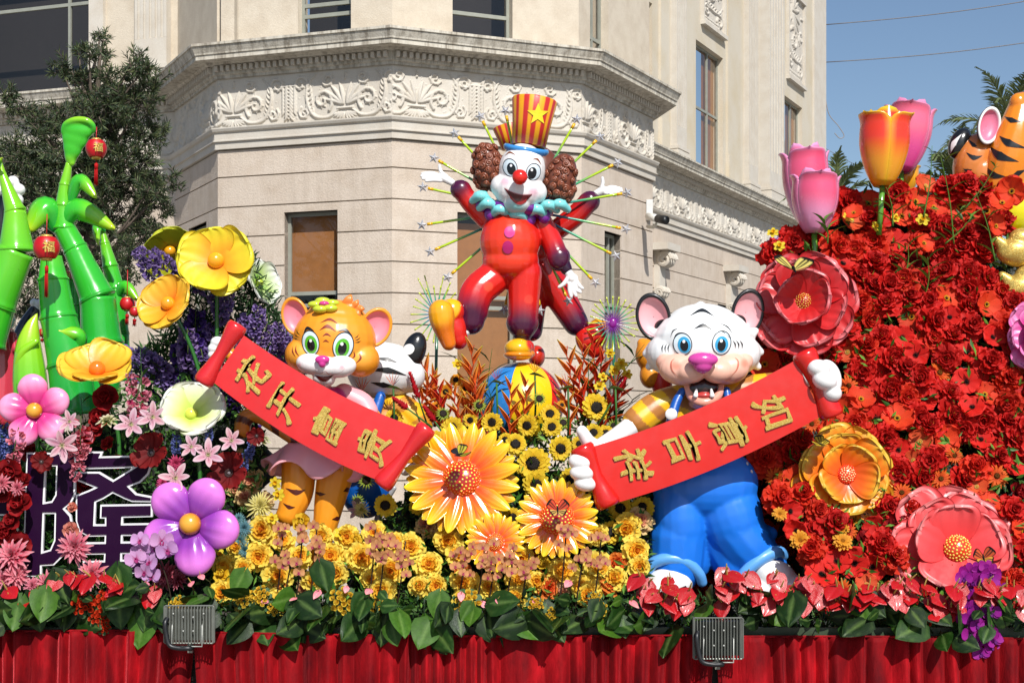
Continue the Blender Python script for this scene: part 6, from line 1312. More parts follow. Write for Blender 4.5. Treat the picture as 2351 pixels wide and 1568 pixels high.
# tulip sculptures
def tulip(label, px, py, Y, w, h, pal, lean=0, stem=None, flare=.30, rot=0):
    k = Y/F; t = thing('giant_tulip', label, 'giant flower', tuple(V(px, py+h/2, Y))); ca, sa = cos(radians(lean)), sin(radians(lean))
    for q in range(6):
        inner = q % 2; n, m = 16, 12; v = []; f = []; S = []; TT = []
        for i in range(n+1):
            s = sin(i/n*pi/2)*.6+.4*i/n; rad = (math.sin(pi*min(s*.62+.06, 1))**.62)*(1-.09*inner); rad *= 1-.30*max(0, s-.55)/.45*(1 if inner else .2)
            rad += flare*max(0, (s-.80)/.2)**1.6*(0 if inner else 1); z = s*(1.0+.05*inner)-.0; z -= .05*max(0, (s-.88)/.12)**2*(0 if inner else 1)
            wd = 1.62*max(0, 1-max(0, (s-.70)/.30)**2.6)**.5+.02
            for j in range(m+1):
                T = j/m*2-1; a = q*pi/3+T*wd*.70+rot; rr = rad*(1+.03*(1-abs(T))**3-.04*abs(T)**2); v.append((rr*cos(a), rr*sin(a), z-.0*abs(T))); S.append(s); TT.append(T)
        for i in range(n):
            for j in range(m): a = i*(m+1)+j; f.append((a, a+1, a+m+2, a+m+1))
        v = np.array(v)*np.array([w/2*k*.92, w/2*k*.92, h*k]); v = np.stack([v[:, 0]*ca+v[:, 2]*sa, v[:, 1], -v[:, 0]*sa+v[:, 2]*ca], 1)+np.array(t.location)
        S = np.array(S); TT = np.abs(np.array(TT)); A, B_, C_ = pal; col = grad(S, [(0, B_), (.3, B_), (.6, A), (.9, A), (.97, C_), (1, C_)]); rim = np.clip((TT-.72)/.28, 0, 1)[:, None]*.8; col = lerp(col, np.broadcast_to(C_, col.shape), rim)
        o = wpart('petal', v, f, GLOSS, t, col); md = o.modifiers.new('s', 'SOLIDIFY'); md.thickness = .014
    if stem: mb = MB(); mb.tube([V(px, py+h/2-4, Y), V(*stem, Y+.02)], 6.5*k, 10, c('#5c9a34')); mb.part('stem', GLOSS, t)
PK = (c('#e8587e'), c('#f29cc6'), c('#f0a0cc')); YR = (c('#e83a1c'), c('#f2a024'), c('#f0c41e')); PR = (c('#f06a8a'), c('#e84f9c'), c('#e890b8'))
tulip('rear pink tulip sculpture at the left, partly behind another pink tulip', 1856, 428, 12.9, 118, 178, PK, -3, rot=.5); tulip('front pink tulip sculpture nearest the building corner', 1869, 466, 12.5, 120, 142, PK, 2, rot=.5, stem=(1872, 620))
tulip('red and yellow tulip sculpture standing highest in the front', 2026, 343, 12.5, 126, 172, YR, 2, stem=(2018, 540), rot=-.52); tulip('bright pink tulip sculpture behind the red and yellow tulip', 2070, 316, 12.95, 122, 160, PR, 8, stem=(2060, 500), rot=.3)
tulip('small orange yellow tulip sculpture low behind the red and yellow tulip', 2078, 412, 13.2, 60, 70, (c('#f0a020'), c('#f0a828'), c('#f2b838')), 4, stem=(2075, 500)); tulip('dark purple tulip sculpture at the left end of the red flower mound', 1790, 592, 12.7, 60, 90, (c('#7a3a8c'), c('#a06ab8'), c('#8a5aa8')), -4, stem=(1795, 680))
# butterflies
def butterfly(px, py, Y, s, label, roll, c1, c2, n=(0, -.6, 1)):
    M = pose(px, py, Y, n, radians(roll), s*Y/F); t = thing('butterfly', label, 'butterfly', M=M)
    mb = MB(); mb.tube([(0, -.38, .06), (0, -.1, .08), (0, .15, .1), (0, .3, .1)], [.03, .06, .08, .05], 8, c('#16120e'), rnd=True)
    for sx in (-1, 1): mb.tube([(0, .3, .1), (sx*.12, .5, .2), (sx*.2, .62, .22)], .01, 4, c('#16120e'))
    link('body', mb.mesh('body', CLOTH), t)
    for sx in (-1, 1):
        for (L, W, a, cc, nm) in ((1.05, .42, .65, c1, 'forewing'), (.75, .36, -.55, c2, 'hindwing')):
            v, f, S, T = petal(L, W, a=.9, b=.3, n=9, m=8, thick=.01, a0=.45, ruf=.02); blk = ((S > .82) | (np.abs(T) > .88) | (np.abs(np.sin(T*5.5)) > .965)) & (S > .12)
            col = np.where(blk[:, None], c('#14110e'), cc); o = mesh(nm, rotz(v, a)*np.array([sx, 1, 1]), [q[::sx] for q in f], CLOTH, col); link(nm, o, t)
butterfly(1822, 622, 11.45, 52, 'largest yellow and peach butterfly perched on the giant deep red flower', -10, c('#f0df7a'), c('#f0a070'), (.1, -.45, 1))
butterfly(1886, 1022, 11.35, 27, 'small yellow swallowtail butterfly on the giant orange flower', 60, c('#e8c83a'), c('#e8c83a')); butterfly(2258, 1282, 11.0, 30, 'orange butterfly on the giant coral flower', 10, c('#ee6a3a'), c('#f2b43a'), (0, -1, .3))
butterfly(1055, 1045, 11.0, 30, 'dark yellow-barred butterfly on the largest giant sunflower', -70, c('#d8cc3a'), c('#2a2c3a')); butterfly(1280, 1172, 10.95, 30, 'orange and black butterfly on the middle-sized giant sunflower', 0, c('#ee5a3a'), c('#e8c06a'), (.1, -1, .5))
for nm, x, y, w in (('the front pink tulip', 1869, 468, 1), ('the red and yellow tulip', 2026, 380, 1), ('the giant deep red flower', 1845, 690, 1.3), ('the giant orange flower', 1941, 1090, 1.3), ('the giant coral flower', 2192, 1262, 1.5), ('the gold ingots', 2330, 600, 1), ('the pink flower at the right edge', 2340, 765, 1), ('the right scroll roller', 1905, 940, .8), ('the white tiger feet', 1650, 1340, 1.1), ('the right floodlight', 1649, 1465, 1), ('the left floodlight', 434, 1433, 1), ('the largest giant sunflower', 1061, 1098, 1.3), ('the middle-sized giant sunflower', 1279, 1190, 1), ('the smallest giant sunflower', 1137, 1245, .9), ('the circus ball', 1196, 929, 1), ('the tiger girl raised leg', 660, 1180, 1), ('the tiger girl shoe', 755, 1345, 1), ('the large purple flower', 442, 1203, 1.2), ('the purple sign character', 190, 1190, 1.2), ('the glossy pink flower', 83, 944, 1.1), ('the pale lime flower', 440, 955, 1), ('the orange-yellow cupped flower', 224, 858, 1), ('the left scroll', 700, 960, 1.2), ('the right scroll', 1600, 1010, 1.2), ('the brightest yellow poppy', 498, 603, 1), ('the orange-yellow tilted flower', 392, 702, 1), ('the purple orchids', 2240, 1400, .8), ('the clown', 1190, 600, 1.3)): landmark(nm, x, y, w)
rs = np.random.RandomState(11)
# ---- red mound: blooms packed over the bank
avoid = [(1845, 690, 112, 128), (1941, 1090, 104, 108), (2192, 1262, 138, 128), (2400, 765, 70, 90), (1905, 900, 40, 80), (2340, 600, 66, 90), (2250, 1400, 45, 60)]
fixed = [('red_peony', 1860, 545, 40), ('red_peony', 1960, 555, 38), ('red_peony', 1905, 560, 30), ('red_peony', 2180, 655, 42), ('red_peony', 2010, 605, 34), ('red_peony', 2230, 830, 40), ('orange_poppy', 2330, 445, 36)]
top_ = [(1905, 500), (1950, 470), (1990, 455), (2040, 470), (2090, 480), (2140, 460), (2180, 475), (2230, 480), (2265, 505)]
pts = scatter(red_poly, 40, 26000, rs, avoid)
KR = [('red_peony', 'ruffled red peony', 'peony', 'red peonies on the mound', 37), ('scarlet_peony', 'scarlet peony', 'peony', 'scarlet peonies on the mound', 36), ('orange_poppy', 'orange poppy', 'poppy', 'orange poppies on the mound', 33), ('red_poppy', 'dark-eyed red poppy', 'poppy', 'red poppies on the mound', 32), ('orange_daisy', 'orange fringed daisy', 'daisy', 'orange daisies on the mound', 26), ('red_rose', 'dark red rose', 'rose', 'red roses', 26), ('coral_poppy', 'coral orange poppy', 'poppy', 'coral poppies on the mound', 28)]
for (x, y) in pts:
    low = y > 1000; p = [.52, .17, .09, .12, .05 if y > 850 else 0, .03, .03] if not low else [.34, .2, .09, .14, .11, .07, .05]
    i = rs.choice(7, p=np.array(p)/sum(p)); key, d, cat, gr, r = KR[i]
    place(key, x, y, float(Yr(x, y))-rs.uniform(.0, .10), r*rs.uniform(.85, 1.18), key, d, cat, gr)
for x, y, r in ((1836, 1240, 25), (1934, 1243, 25), (1790, 1180, 18), (1935, 1215, 16)): place('zinnia', x, y, float(Yr(x, y))-.14, r, 'zinnia', 'golden zinnia', 'zinnia', 'golden zinnias')
for x, y, r in ((2118, 505, 17), (2010, 520, 13), (1872, 488, 14), (1948, 497, 14), (1775, 535, 14), (1790, 566, 15), (2295, 560, 14), (2055, 500, 12)): place('daffodil', x, y, float(Yr(x, y))-.22, r, 'daffodil', 'small yellow daffodil', 'daffodil', 'yellow daffodils')
for x, y, r in ((2323, 440, 34), (2300, 468, 32), (2120, 560, 26), (2285, 520, 26), (1960, 490, 22)): place('orange_poppy', x, y, 12.4, r, 'orange_poppy', 'tall orange poppy', 'poppy', 'orange poppies on the mound')
for (x, y) in scatter([(1735, 1060), (1800, 1060), (1890, 1250), (1890, 1370), (1560, 1370), (1560, 1150)], 46, 5000, rs, [(1941, 1090, 100, 100)]): place(rs.choice(['red_peony', 'red_peony', 'scarlet_peony', 'red_poppy']), x, y, 12.2, 33*rs.uniform(.85, 1.1), 'red_flower', 'shaded red flower behind the legs,', 'flower', 'shaded red flowers')
leafmass('foliage', 900, poly_sampler(red_poly, lambda x, y: Yr(x, y)-.16, .10), .10, [c('#4f8a30', .8), c('#3a6e24', .8), c('#6aa03c', .8)], LEAFM, label='small green sprigs sticking out between the red blooms', seed=31, aspect=.28)
leafmass('foliage', 700, poly_sampler(mid_poly[:1]+[(480, 1230), (640, 1260), (860, 1230), (1000, 1000), (1480, 980), (1490, 1390)], lambda x, y: Ym(x, y)-.2, .10), .09, [c('#4f8a30', .8), c('#3a6e24', .8), c('#7aac44', .8)], LEAFM, label='small green sprigs sticking out between the yellow blooms', seed=32, aspect=.3)
# grasses and upright stems on top of the mound
gb = MB()
def stemplant(name, label, cat, group, x0, y0, x1, y1, Y, leafcol, nleaf, L, W, tip=None):
    t = thing(name, label, cat, tuple(V(x0, y0, Y)), group); a, b_ = V(x0, y0, Y), V(x1, y1, Y-.05); mb = MB(); P = crv([a, a.lerp(b_, .5)+Vector((.02, 0, 0)), b_], 12); mb.tube([tuple(p) for p in P], [.008*(1-i/16) for i in range(13)], 5, leafcol*.8); mb.part('stem', LEAFM, t); 
    for j in range(nleaf):
        q = (j+1)/(nleaf+.5); p = P[int(q*12)]; v, f, S, T = petal(L, W, a=.5, b=.9, bend=-.9, cup=.4, n=6, m=2, a0=1.1); v = rotz(v, (0 if j % 2 else pi)+rs.uniform(-.7, .7)); link('leaf', mesh('leaf', v, f, LEAFM, leafcol*rs.uniform(.8, 1.2)), t, Matrix.Translation(Vector(p)-Vector(t.location)))
    return t
for x0, y0, x1, y1, nm, d in ((2120, 500, 2140, 335, 'gladiolus', 'green gladiolus bud stem reaching up beside the palm'), (2215, 480, 2290, 375, 'gladiolus', 'green gladiolus bud stem crossing the orange arm'), (2190, 560, 2160, 360, 'lily_leaf_stem', 'tall stem with long sword leaves left of the orange tiger'), (2285, 600, 2240, 440, 'lily_leaf_stem', 'leaning stem with long leaves below the orange arm'), (2050, 520, 2035, 430, 'tulip_leaf_stem', 'leafy stem behind the red and yellow tulip'), (2125, 680, 2130, 590, 'leaf_sprig', 'green leaf sprig in the upper middle of the red mound'), (2075, 640, 2085, 560, 'leaf_sprig', 'green leaf sprig near the top of the red mound'), (1900, 560, 1890, 505, 'leaf_sprig', 'green leaf sprig before the pink tulip'), (2170, 560, 2230, 500, 'leaf_sprig', 'short sprig under the tall bud stems')):
    stemplant(nm, d, 'plant', None, x0, y0, x1, y1, 12.35, c('#6a9a3c', .8), 9 if 'lad' in nm else 6, .09 if 'glad' in nm else .2, .012 if 'glad' in nm else .022)
# ---- yellow middle
YP_ = [(606, 1221, 38), (597, 1277, 33), (637, 1320, 36), (689, 1280, 30), (763, 1277, 36), (798, 1236, 34), (829, 1279, 37), (1029, 1241, 37), (982, 1300, 35), (941, 1258, 34), (898, 1308, 36), (881, 1361, 36), (1066, 1335, 33), (1290, 1311, 38), (1372, 1300, 36), (1353, 1364, 35), (1457, 1266, 36), (1415, 1330, 30), (1440, 1215, 34), (650, 1240, 30), (740, 1230, 26), (860, 1225, 28), (1330, 1345, 26), (960, 1345, 26), (720, 1330, 26), (560, 1300, 24), (1190, 1330, 28), (1120, 1350, 26), (1000, 1345, 28), (850, 1330, 24), (1466, 1300, 28)]
for x_, y_ in scatter([(500, 1255), (640, 1230), (860, 1235), (1000, 1260), (1480, 1200), (1480, 1380), (500, 1385)], 60, 3000, rs, [(660, 1190, 50, 60), (745, 1230, 40, 110), (760, 1360, 50, 40), (1137, 1245, 70, 66), (1279, 1190, 96, 96), (442, 1203, 110, 110)]):
    if all(math.hypot(x_-a, y_-b_) > 38 for a, b_, _ in YP_): YP_.append((x_, y_, rs.uniform(27, 33)))
for x, y, r in YP_: place('yellow_peony', x, y, float(Ym(x, y))-.12-rs.uniform(0, .06), r, 'yellow_peony', 'ruffled yellow peony', 'peony', 'yellow peonies', n=(rs.uniform(-.25, .25), -1, rs.uniform(0, .4)))
for x, y, r in ((1254, 1350, 30), (1417, 1296, 30), (1222, 1264, 28), (1240, 1330, 22), (1400, 1345, 24), (640, 1345, 20), (1060, 1310, 20)): place('orange_peony', x, y, float(Ym(x, y))-.08, r, 'orange_peony', 'orange peony', 'peony', 'orange peonies')
for x, y, r in ((986, 1204, 32), (580, 1105, 27), (563, 1145, 24), (556, 1055, 24), (1466, 1200, 34), (1290, 1358, 22), (700, 1350, 22), (540, 1120, 22), (608, 1150, 22)): place('peach_peony', x, y, float(Ym(x, y))-.05, r, 'peach_peony', 'peach and cream peony', 'peony', 'peach peonies')
SF = [(1039, 983, 28), (1130, 970, 25), (1211, 977, 26), (1263, 951, 24), (1368, 936, 34), (1267, 981, 24), (1183, 1020, 28), (1286, 1030, 30), (1224, 1065, 40), (1230, 1112, 33), (1175, 1189, 27), (1363, 994, 23), (1391, 996, 22), (1402, 1222, 29), (1424, 1168, 30), (885, 1161, 28), (1475, 1165, 28), (1310, 1100, 28), (1000, 1010, 24), (940, 990, 22), (905, 960, 22), (1340, 1130, 24), (1240, 1150, 22), (1480, 1060, 22), (1080, 965, 18), (960, 1160, 22), (1160, 1010, 18), (1330, 1020, 20)]
for x, y, r in SF: place('sunflower', x, y, 12.15-(y-930)*.0022-rs.uniform(0, .05), r, 'sunflower', 'yellow sunflower', 'sunflower', 'small sunflowers', n=(rs.uniform(-.3, .3), -1, rs.uniform(0, .35)))
for x, y, r in ((1047, 873, 16), (1024, 900, 18), (1068, 892, 15), (970, 945, 18), (1000, 935, 14), (1008, 960, 16), (920, 975, 18), (866, 1210, 20), (1290, 930, 12)): place('orange_sunflower', x, y, 12.35, r, 'orange_sunflower', 'small orange sunflower', 'sunflower', 'small sunflowers', n=(rs.uniform(-.3, .3), -1, rs.uniform(0, .35)))
for x, y, r in ((1017, 950, 19), (1100, 931, 18), (1238, 916, 18), (1293, 971, 18), (1248, 1002, 18), (1409, 979, 19), (1278, 1101, 17), (842, 1103, 22), (820, 1150, 18)): place('green_sunflower', x, y, 12.05, r, 'green_sunflower', 'half-open green sunflower', 'sunflower', 'half-open sunflowers', n=(rs.uniform(-.3, .3), -1, rs.uniform(0, .35)))
for x, y, r in ((1245, 1292, 19), (510, 1320, 20), (695, 1200, 23), (402, 1392, 17), (860, 1395, 16), (540, 1335, 18), (1462, 1330, 17), (815, 1240, 16), (1210, 1300, 16)): place('yellow_rose', x, y, float(Ym(x, y))-.2, r, 'yellow_rose', 'yellow rose', 'rose', 'yellow roses')
for x, y, r in ((503, 1275, 17), (498, 1297, 15), (640, 1135, 16), (632, 1108, 15), (783, 1225, 17), (1426, 836, 16), (1410, 850, 14), (1378, 886, 15), (1400, 810, 12), (1049, 836, 13), (1440, 860, 13), (1384, 865, 12), (625, 1190, 14)): place('daffodil', x, y, 12.2 if y < 1000 else 11.3, r, 'daffodil', 'small yellow daffodil', 'daffodil', 'yellow daffodils')
place('yellow_mum', 598, 1162, 11.5, 38, 'yellow_mum', 'pale yellow spider chrysanthemum', 'chrysanthemum', 'chrysanthemums'); place('yellow_mum', 830, 1170, 11.8, 24, 'yellow_mum', 'pale yellow spider chrysanthemum', 'chrysanthemum', 'chrysanthemums')
for x, y, r in ((560, 1212, 22), (552, 1240, 20), (562, 1262, 22), (548, 1190, 16)): place('teal_mum', x, y, 11.3, r, 'teal_mum', 'teal blue pompom flower', 'pompom', 'teal pompoms')
# ---- left
for x, y, r in ((302, 975, 42), (352, 958, 40), (142, 1022, 44), (478, 1045, 42), (404, 1098, 42), (440, 1026, 32), (532, 1012, 34), (160, 968, 30), (820, 1170, 26)): place('pink_lily', x, y, 10.98 if x < 700 else 12, r, 'pink_lily', 'pale pink lily', 'lily', 'pink lilies', n=(rs.uniform(-.4, .4), -1, rs.uniform(-.1, .5)))
for x, y, r in ((350, 1040, 46), (527, 1087, 48), (95, 1060, 26), (590, 1000, 22)): place('dark_magnolia', x, y, 11.15, r, 'dark_magnolia', 'crimson magnolia', 'magnolia', 'crimson magnolias')
for x, y, r in ((25, 1083, 34), (48, 1160, 32), (42, 1255, 34), (8, 1128, 26), (12, 1225, 30), (20, 1290, 26), (244, 916, 32), (232, 960, 28), (200, 1005, 24), (222, 985, 18), (195, 1118, 26), (70, 1040, 24), (58, 1105, 20), (500, 1140, 20), (250, 1020, 18), (270, 1060, 18), (30, 1200, 24)): place('red_rose', x, y, 11.1 if x < 60 else 11.4, r, 'red_rose', 'dark red rose', 'rose', 'red roses')
for x, y, r in ((30, 1276, 48), (172, 1256, 44), (213, 1318, 40), (38, 1320, 34), (112, 1340, 34), (10, 1330, 30), (75, 1345, 24), (5, 1110, 24), (40, 1120, 20)): place('pink_dahlia', x, y, 10.98, r, 'pink_dahlia', 'spiky pink dahlia', 'dahlia', 'pink dahlias', n=(rs.uniform(-.2, .2), -1, rs.uniform(0, .5)))
for x, y, r in ((377, 1320, 38), (410, 1330, 26), (352, 1300, 24)): place('crimson_dahlia', x, y, 11.05, r, 'crimson_dahlia', 'crimson and white dahlia', 'dahlia', 'crimson dahlias')
for x, y, r in ((404, 1063, 21), (374, 1108, 18), (300, 925, 12)): place('magenta_pompom', x, y, 11.1, r, 'magenta_pompom', 'magenta pompom flower', 'pompom', 'magenta pompoms')
for x, y, r in ((165, 1217, 20), (167, 1164, 12)): place('peach_rose', x, y, 11.05, r, 'peach_rose', 'salmon pink rose', 'rose', 'salmon roses', n=(0, -1, .2))
for x, y, r in ((247, 968, 27), (600, 1012, 27)): place('green_curcuma', x, y, 11.2, r, 'curcuma', 'pale green and white curcuma bloom', 'curcuma', 'curcuma blooms', n=(0, -.5, 1))
# bell-blossom branches
def bellbranch(key, cols, n, seed):
    rs2 = np.random.RandomState(seed); mb = MB(); sb = MB(); sb.tube([(0, 0, -1), (.05, 0, 0), (0, 0, 1)], .03, 4, c('#5a6a3a'))
    for j in range(n):
        z = rs2.uniform(-1, 1); a = rs2.uniform(0, 6.28); q = .12+.34*(1-abs(z)**2); d = Vector((cos(a), sin(a), rs2.uniform(-.9, .2))).normalized(); p = Vector((cos(a)*q*.5, sin(a)*q*.5, z)); s = rs2.uniform(.8, 1.2)
        v, f = lathe([(.03, 0), (.05*s, .10*s), (.08*s, .2*s), (.14*s, .30*s)], 6, d, p); mb.add(v, f, grad(np.repeat([0, .3, .6, 1], 6), [(0, cols[0]), (1, cols[1])])*rs2.uniform(.7, 1.1))
        if j % 2: v, f, S, T = petal(.2, .05, a=.5, b=.8, n=3, m=2); v = np.array([list((d.to_track_quat('X', 'Z').to_matrix())@Vector(x)) for x in v])+np.array(p); mb.add(v, f, c('#5a7a48', .6))
    return [('blossoms', mb.mesh('blossoms', CLOTH), 1), ('stem', sb.mesh('stem', LEAFM), 0)]
TEMPL['jacaranda'] = [bellbranch('j', (c('#5a3a8c'), c('#a58ccc')), 70, s) for s in (1, 2, 3)]; TEMPL['violet'] = [bellbranch('v', (c('#3a1c70'), c('#6a4aa8')), 80, s) for s in (4, 5)]; TEMPL['bluebell'] = [bellbranch('b', (c('#2a3a90'), c('#8a9ae0')), 60, s) for s in (6, 7)]
TEMPL['gladiolus_pink'] = [bellbranch('g', (c('#d83a5c'), c('#f49aac')), 34, 8)]
def branch(key, x, y, Y, r, ang, d, cat, gr, name):
    M = Matrix.Translation(V(x, y, Y))@Matrix.Rotation(radians(ang), 4, 'Y')@Matrix.Rotation(rs.uniform(0, 6), 4, 'Z')@Matrix.Scale(r*Y/F, 4); t = thing(name, None, cat, group=gr, M=M)
    for nm, me, _ in R.choice(TEMPL[key]): o = link(nm, me, t); 
    for ch in t.children:
        if ch.name.startswith('blossoms'): ch['kind'] = 'stuff'
    PEND.append((t, d, x, y))
for x, y, r, a in ((335, 590, 34, -60), (375, 600, 34, -50), (345, 625, 36, -40), (420, 628, 30, -50), (400, 655, 26, -60), (440, 650, 34, -60), (520, 690, 34, 10), (500, 705, 36, -20), (590, 735, 34, 10), (602, 775, 36, 20), (560, 760, 40, 10), (640, 795, 36, 30), (655, 830, 38, 20), (640, 770, 30, 0), (345, 830, 44, -60), (370, 860, 48, -50), (400, 880, 46, -30), (330, 860, 40, -70), (430, 800, 46, 0), (470, 850, 50, -10), (310, 820, 34, -60), (680, 860, 30, 50), (630, 850, 30, 40), (480, 780, 38, 10)): branch('jacaranda', x, y, 12.15+rs.uniform(-.1, .1), r, a, 'lavender purple blossom branch', 'flower branch', 'lavender blossom branches', 'purple_blossom_branch')
for x, y, r, a in ((450, 760, 50, 0), (420, 840, 54, -10), (500, 830, 54, 10), (470, 900, 54, 0), (530, 900, 50, 15), (400, 920, 50, -20), (520, 960, 44, 0), (560, 930, 40, 20), (450, 960, 40, 0), (360, 930, 34, -30), (545, 860, 40, 0), (620, 880, 34, 20), (580, 970, 40, 10)): branch('violet', x, y, 12.3+rs.uniform(-.1, .1), r, a, 'deep violet blossom branch', 'flower branch', 'violet blossom branches', 'violet_blossom_branch')
for x, y, r, a in ((8, 1000, 26, 0), (20, 1025, 24, 30), (0, 1035, 22, -20), (575, 1030, 22, 10), (480, 1000, 18, 0), (560, 1060, 20, 0), (405, 1020, 22, 0)): branch('bluebell', x, y, 11.3, r, a, 'small blue flower spike', 'flower spike', 'blue flower spikes', 'blue_flower_spike')
for x, y, r, a in ((318, 905, 52, 10), (186, 1000, 46, 0), (176, 1040, 36, -5), (36, 1020, 40, 10), (300, 880, 26, 0), (180, 1070, 30, 20)): branch('gladiolus_pink', x, y, 11.1, r, a, 'pink gladiolus spike', 'gladiolus', 'pink gladioli', 'pink_gladiolus')
leafmass('foliage', 5200, poly_sampler([(430, 560), (560, 560), (650, 740), (700, 880), (640, 960), (480, 900), (330, 900), (310, 820), (400, 740)], lambda x, y: 12.35+0*x, .3), .12, [c('#3a5c34', .7), c('#4c7440', .7), c('#2c4a26', .7)], label='long dark leaves behind the purple blossoms', seed=9, aspect=.16)
for x0, y0, x1, y1 in ((250, 1100, 248, 920), (190, 1120, 186, 910), (318, 1000, 322, 800), (40, 1080, 38, 880), (480, 1000, 474, 700), (470, 900, 520, 640), (500, 900, 440, 640), (640, 900, 610, 700)): stemplant('leafy_stem', None, 'plant', 'leafy stems', x0, y0, x1, y1, 11.6 if x0 < 330 else 12.3, c('#4a7a34', .8), 8, .16, .02); PEND.append((COL.objects[-1].parent, 'upright leafy green stem', x1, y1))
# ---- heliconias, birds of paradise, ginger
BRC = [(0, c('#f0561c', 1)), (.4, c('#f98030', 1)), (.8, c('#fcae44', 1)), (1, c('#b8c040', 1))]
bv, bf, bS, bT = petal(1, .15, a=.45, b=.95, bend=.25, cup=1.1, n=7, m=4, thick=.03); bract = mesh('bract', bv, bf, CLOTH, grad(bS, BRC)); bract2 = mesh('bract', bv, bf, CLOTH, grad(bS, [(0, c('#e42e20', 1)), (.5, c('#f04a24', 1)), (1, c('#f6862c', 1))]))
def helic(x0, y0, x1, y1, Y, s=1, alt=0):
    t = thing('heliconia', None, 'heliconia', tuple(V(x0, y0, Y)), 'orange heliconias'); a, b_ = V(x0, y0, Y), V(x1, y1, Y-.06); mb = MB(); d = (b_-a).normalized(); side = d.cross(Vector((0, -1, 0))).normalized(); n = 7; L0 = (b_-a).length
    P = []; 
    for i in range(n+1): q = i/n; P.append(tuple(a.lerp(b_, q)+side*(.010*(1 if i % 2 else -1))))
    mb.tube([tuple(V(x0+(x0-x1)*.5, y0+70, Y+.05))]+P, [.011]+[.010*(1-.6*i/n) for i in range(n+1)], 6, c('#c0401c')); mb.part('stem', LEAFM, t)
    for i in range(n):
        sg = 1 if i % 2 else -1; dr = (d*.95+side*sg*(.95-.07*i)+Vector((0, -.15, 0))).normalized(); zz = Vector((0, -1, 0)).cross(dr)*sg; q = Matrix((dr, dr.cross(Vector((0, -1, 0))).normalized()*-1, dr.cross(dr.cross(Vector((0, -1, 0)))))).transposed()
        yv = Vector((0, -1, 0)).cross(dr).normalized(); zv = dr.cross(yv).normalized(); M3 = Matrix((dr, zv, yv)).transposed().to_4x4() if False else Matrix((dr, Vector((0, -1, 0)), dr.cross(Vector((0, -1, 0))))).transposed().to_4x4()
        up = d-dr*d.dot(dr); up.normalize(); yy = up.cross(dr); M3 = Matrix((dr, yy, up)).transposed().to_4x4(); sz = L0*(.42-.022*i)*s
        link('bract', bract if not alt else bract2, t, Matrix.Translation(Vector(P[i])-Vector(t.location))@M3@Matrix.Scale(sz, 4))
    PEND.append((t, 'orange heliconia stalk', (x0+x1)/2, (y0+y1)/2))
for a in ((1080, 950, 1086, 792, 12.35), (1015, 960, 964, 815, 12.5), (1060, 985, 1108, 845, 12.3), (1096, 1000, 1090, 880, 12.1), (1168, 1010, 1174, 878, 12.1), (1196, 1015, 1210, 870, 12.15), (1326, 950, 1300, 795, 12.4), (1340, 920, 1338, 788, 12.55), (1352, 960, 1318, 840, 12.3, 1, 1), (1345, 960, 1388, 815, 12.45, 1, 1), (1395, 960, 1425, 850, 12.3, 1, 1), (1020, 990, 1003, 870, 12.2, 1, 1), (1120, 990, 1076, 840, 12.25), (1380, 985, 1440, 880, 12.2, 1, 1), (1310, 990, 1290, 870, 12.1), (1060, 980, 1035, 880, 12.15), (990, 960, 985, 860, 12.5), (1370, 900, 1362, 770, 12.6, 1, 1), (960, 950, 1000, 850, 12.4)): helic(*a)
def bird(x, y, Y, s, fl=1):
    t = thing('bird_of_paradise', None, 'flower', tuple(V(x, y, Y)), 'bird of paradise flowers'); k = s*Y/F; mb = MB(); mb.tube([V(x, y+12, Y), V(x+2, y+70, Y+.02), V(x, y+120, Y+.05)], .009, 6, c('#3f7a34')); mb.part('stem', LEAFM, t)
    b_ = MB(); v, f, S, T = petal(1.5, .2, a=.4, b=1.1, cup=1.2, n=7, m=4, bend=-.4); M = Matrix.Rotation(pi if fl < 0 else 0, 4, 'Z'); b_.add(np.array([list(M@Vector(q)) for q in v])*k+np.array([-.5*k*fl, 0, -.35*k]), f, grad(S, [(0, c('#5a7a3a')), (.6, c('#6a7a3a')), (1, c('#c84a3a'))])); link('beak', b_.mesh('beak', LEAFM), t)
    for j, (a, cc) in enumerate(((1.9, c('#e8402c')), (1.6, c('#f08a1c')), (1.3, c('#e8402c')), (1.05, c('#f0901c')), (.8, c('#8a2aa0')), (2.2, c('#f0702c')))):
        v, f, S, T = petal(1.15 if j != 4 else .8, .13, a=.5, b=.9, cup=.4, n=5, m=2); Mx = Matrix.Rotation(-a if fl > 0 else a-pi, 4, 'Y'); link('petal', mesh('petal', np.array([list(Mx@Vector(q)) for q in v])*k+np.array([0, -.004*j, -.2*k]), f, CLOTH, cc), t)
    PEND.append((t, 'bird of paradise bloom', x, y))
for a in ((1140, 868, 12.05, 26), (1228, 850, 12.1, 28), (1304, 880, 12.0, 28, -1), (903, 880, 12.0, 28), (832, 892, 11.9, 30, -1), (1413, 880, 12.0, 34), (1100, 900, 12.3, 22)): bird(*a)
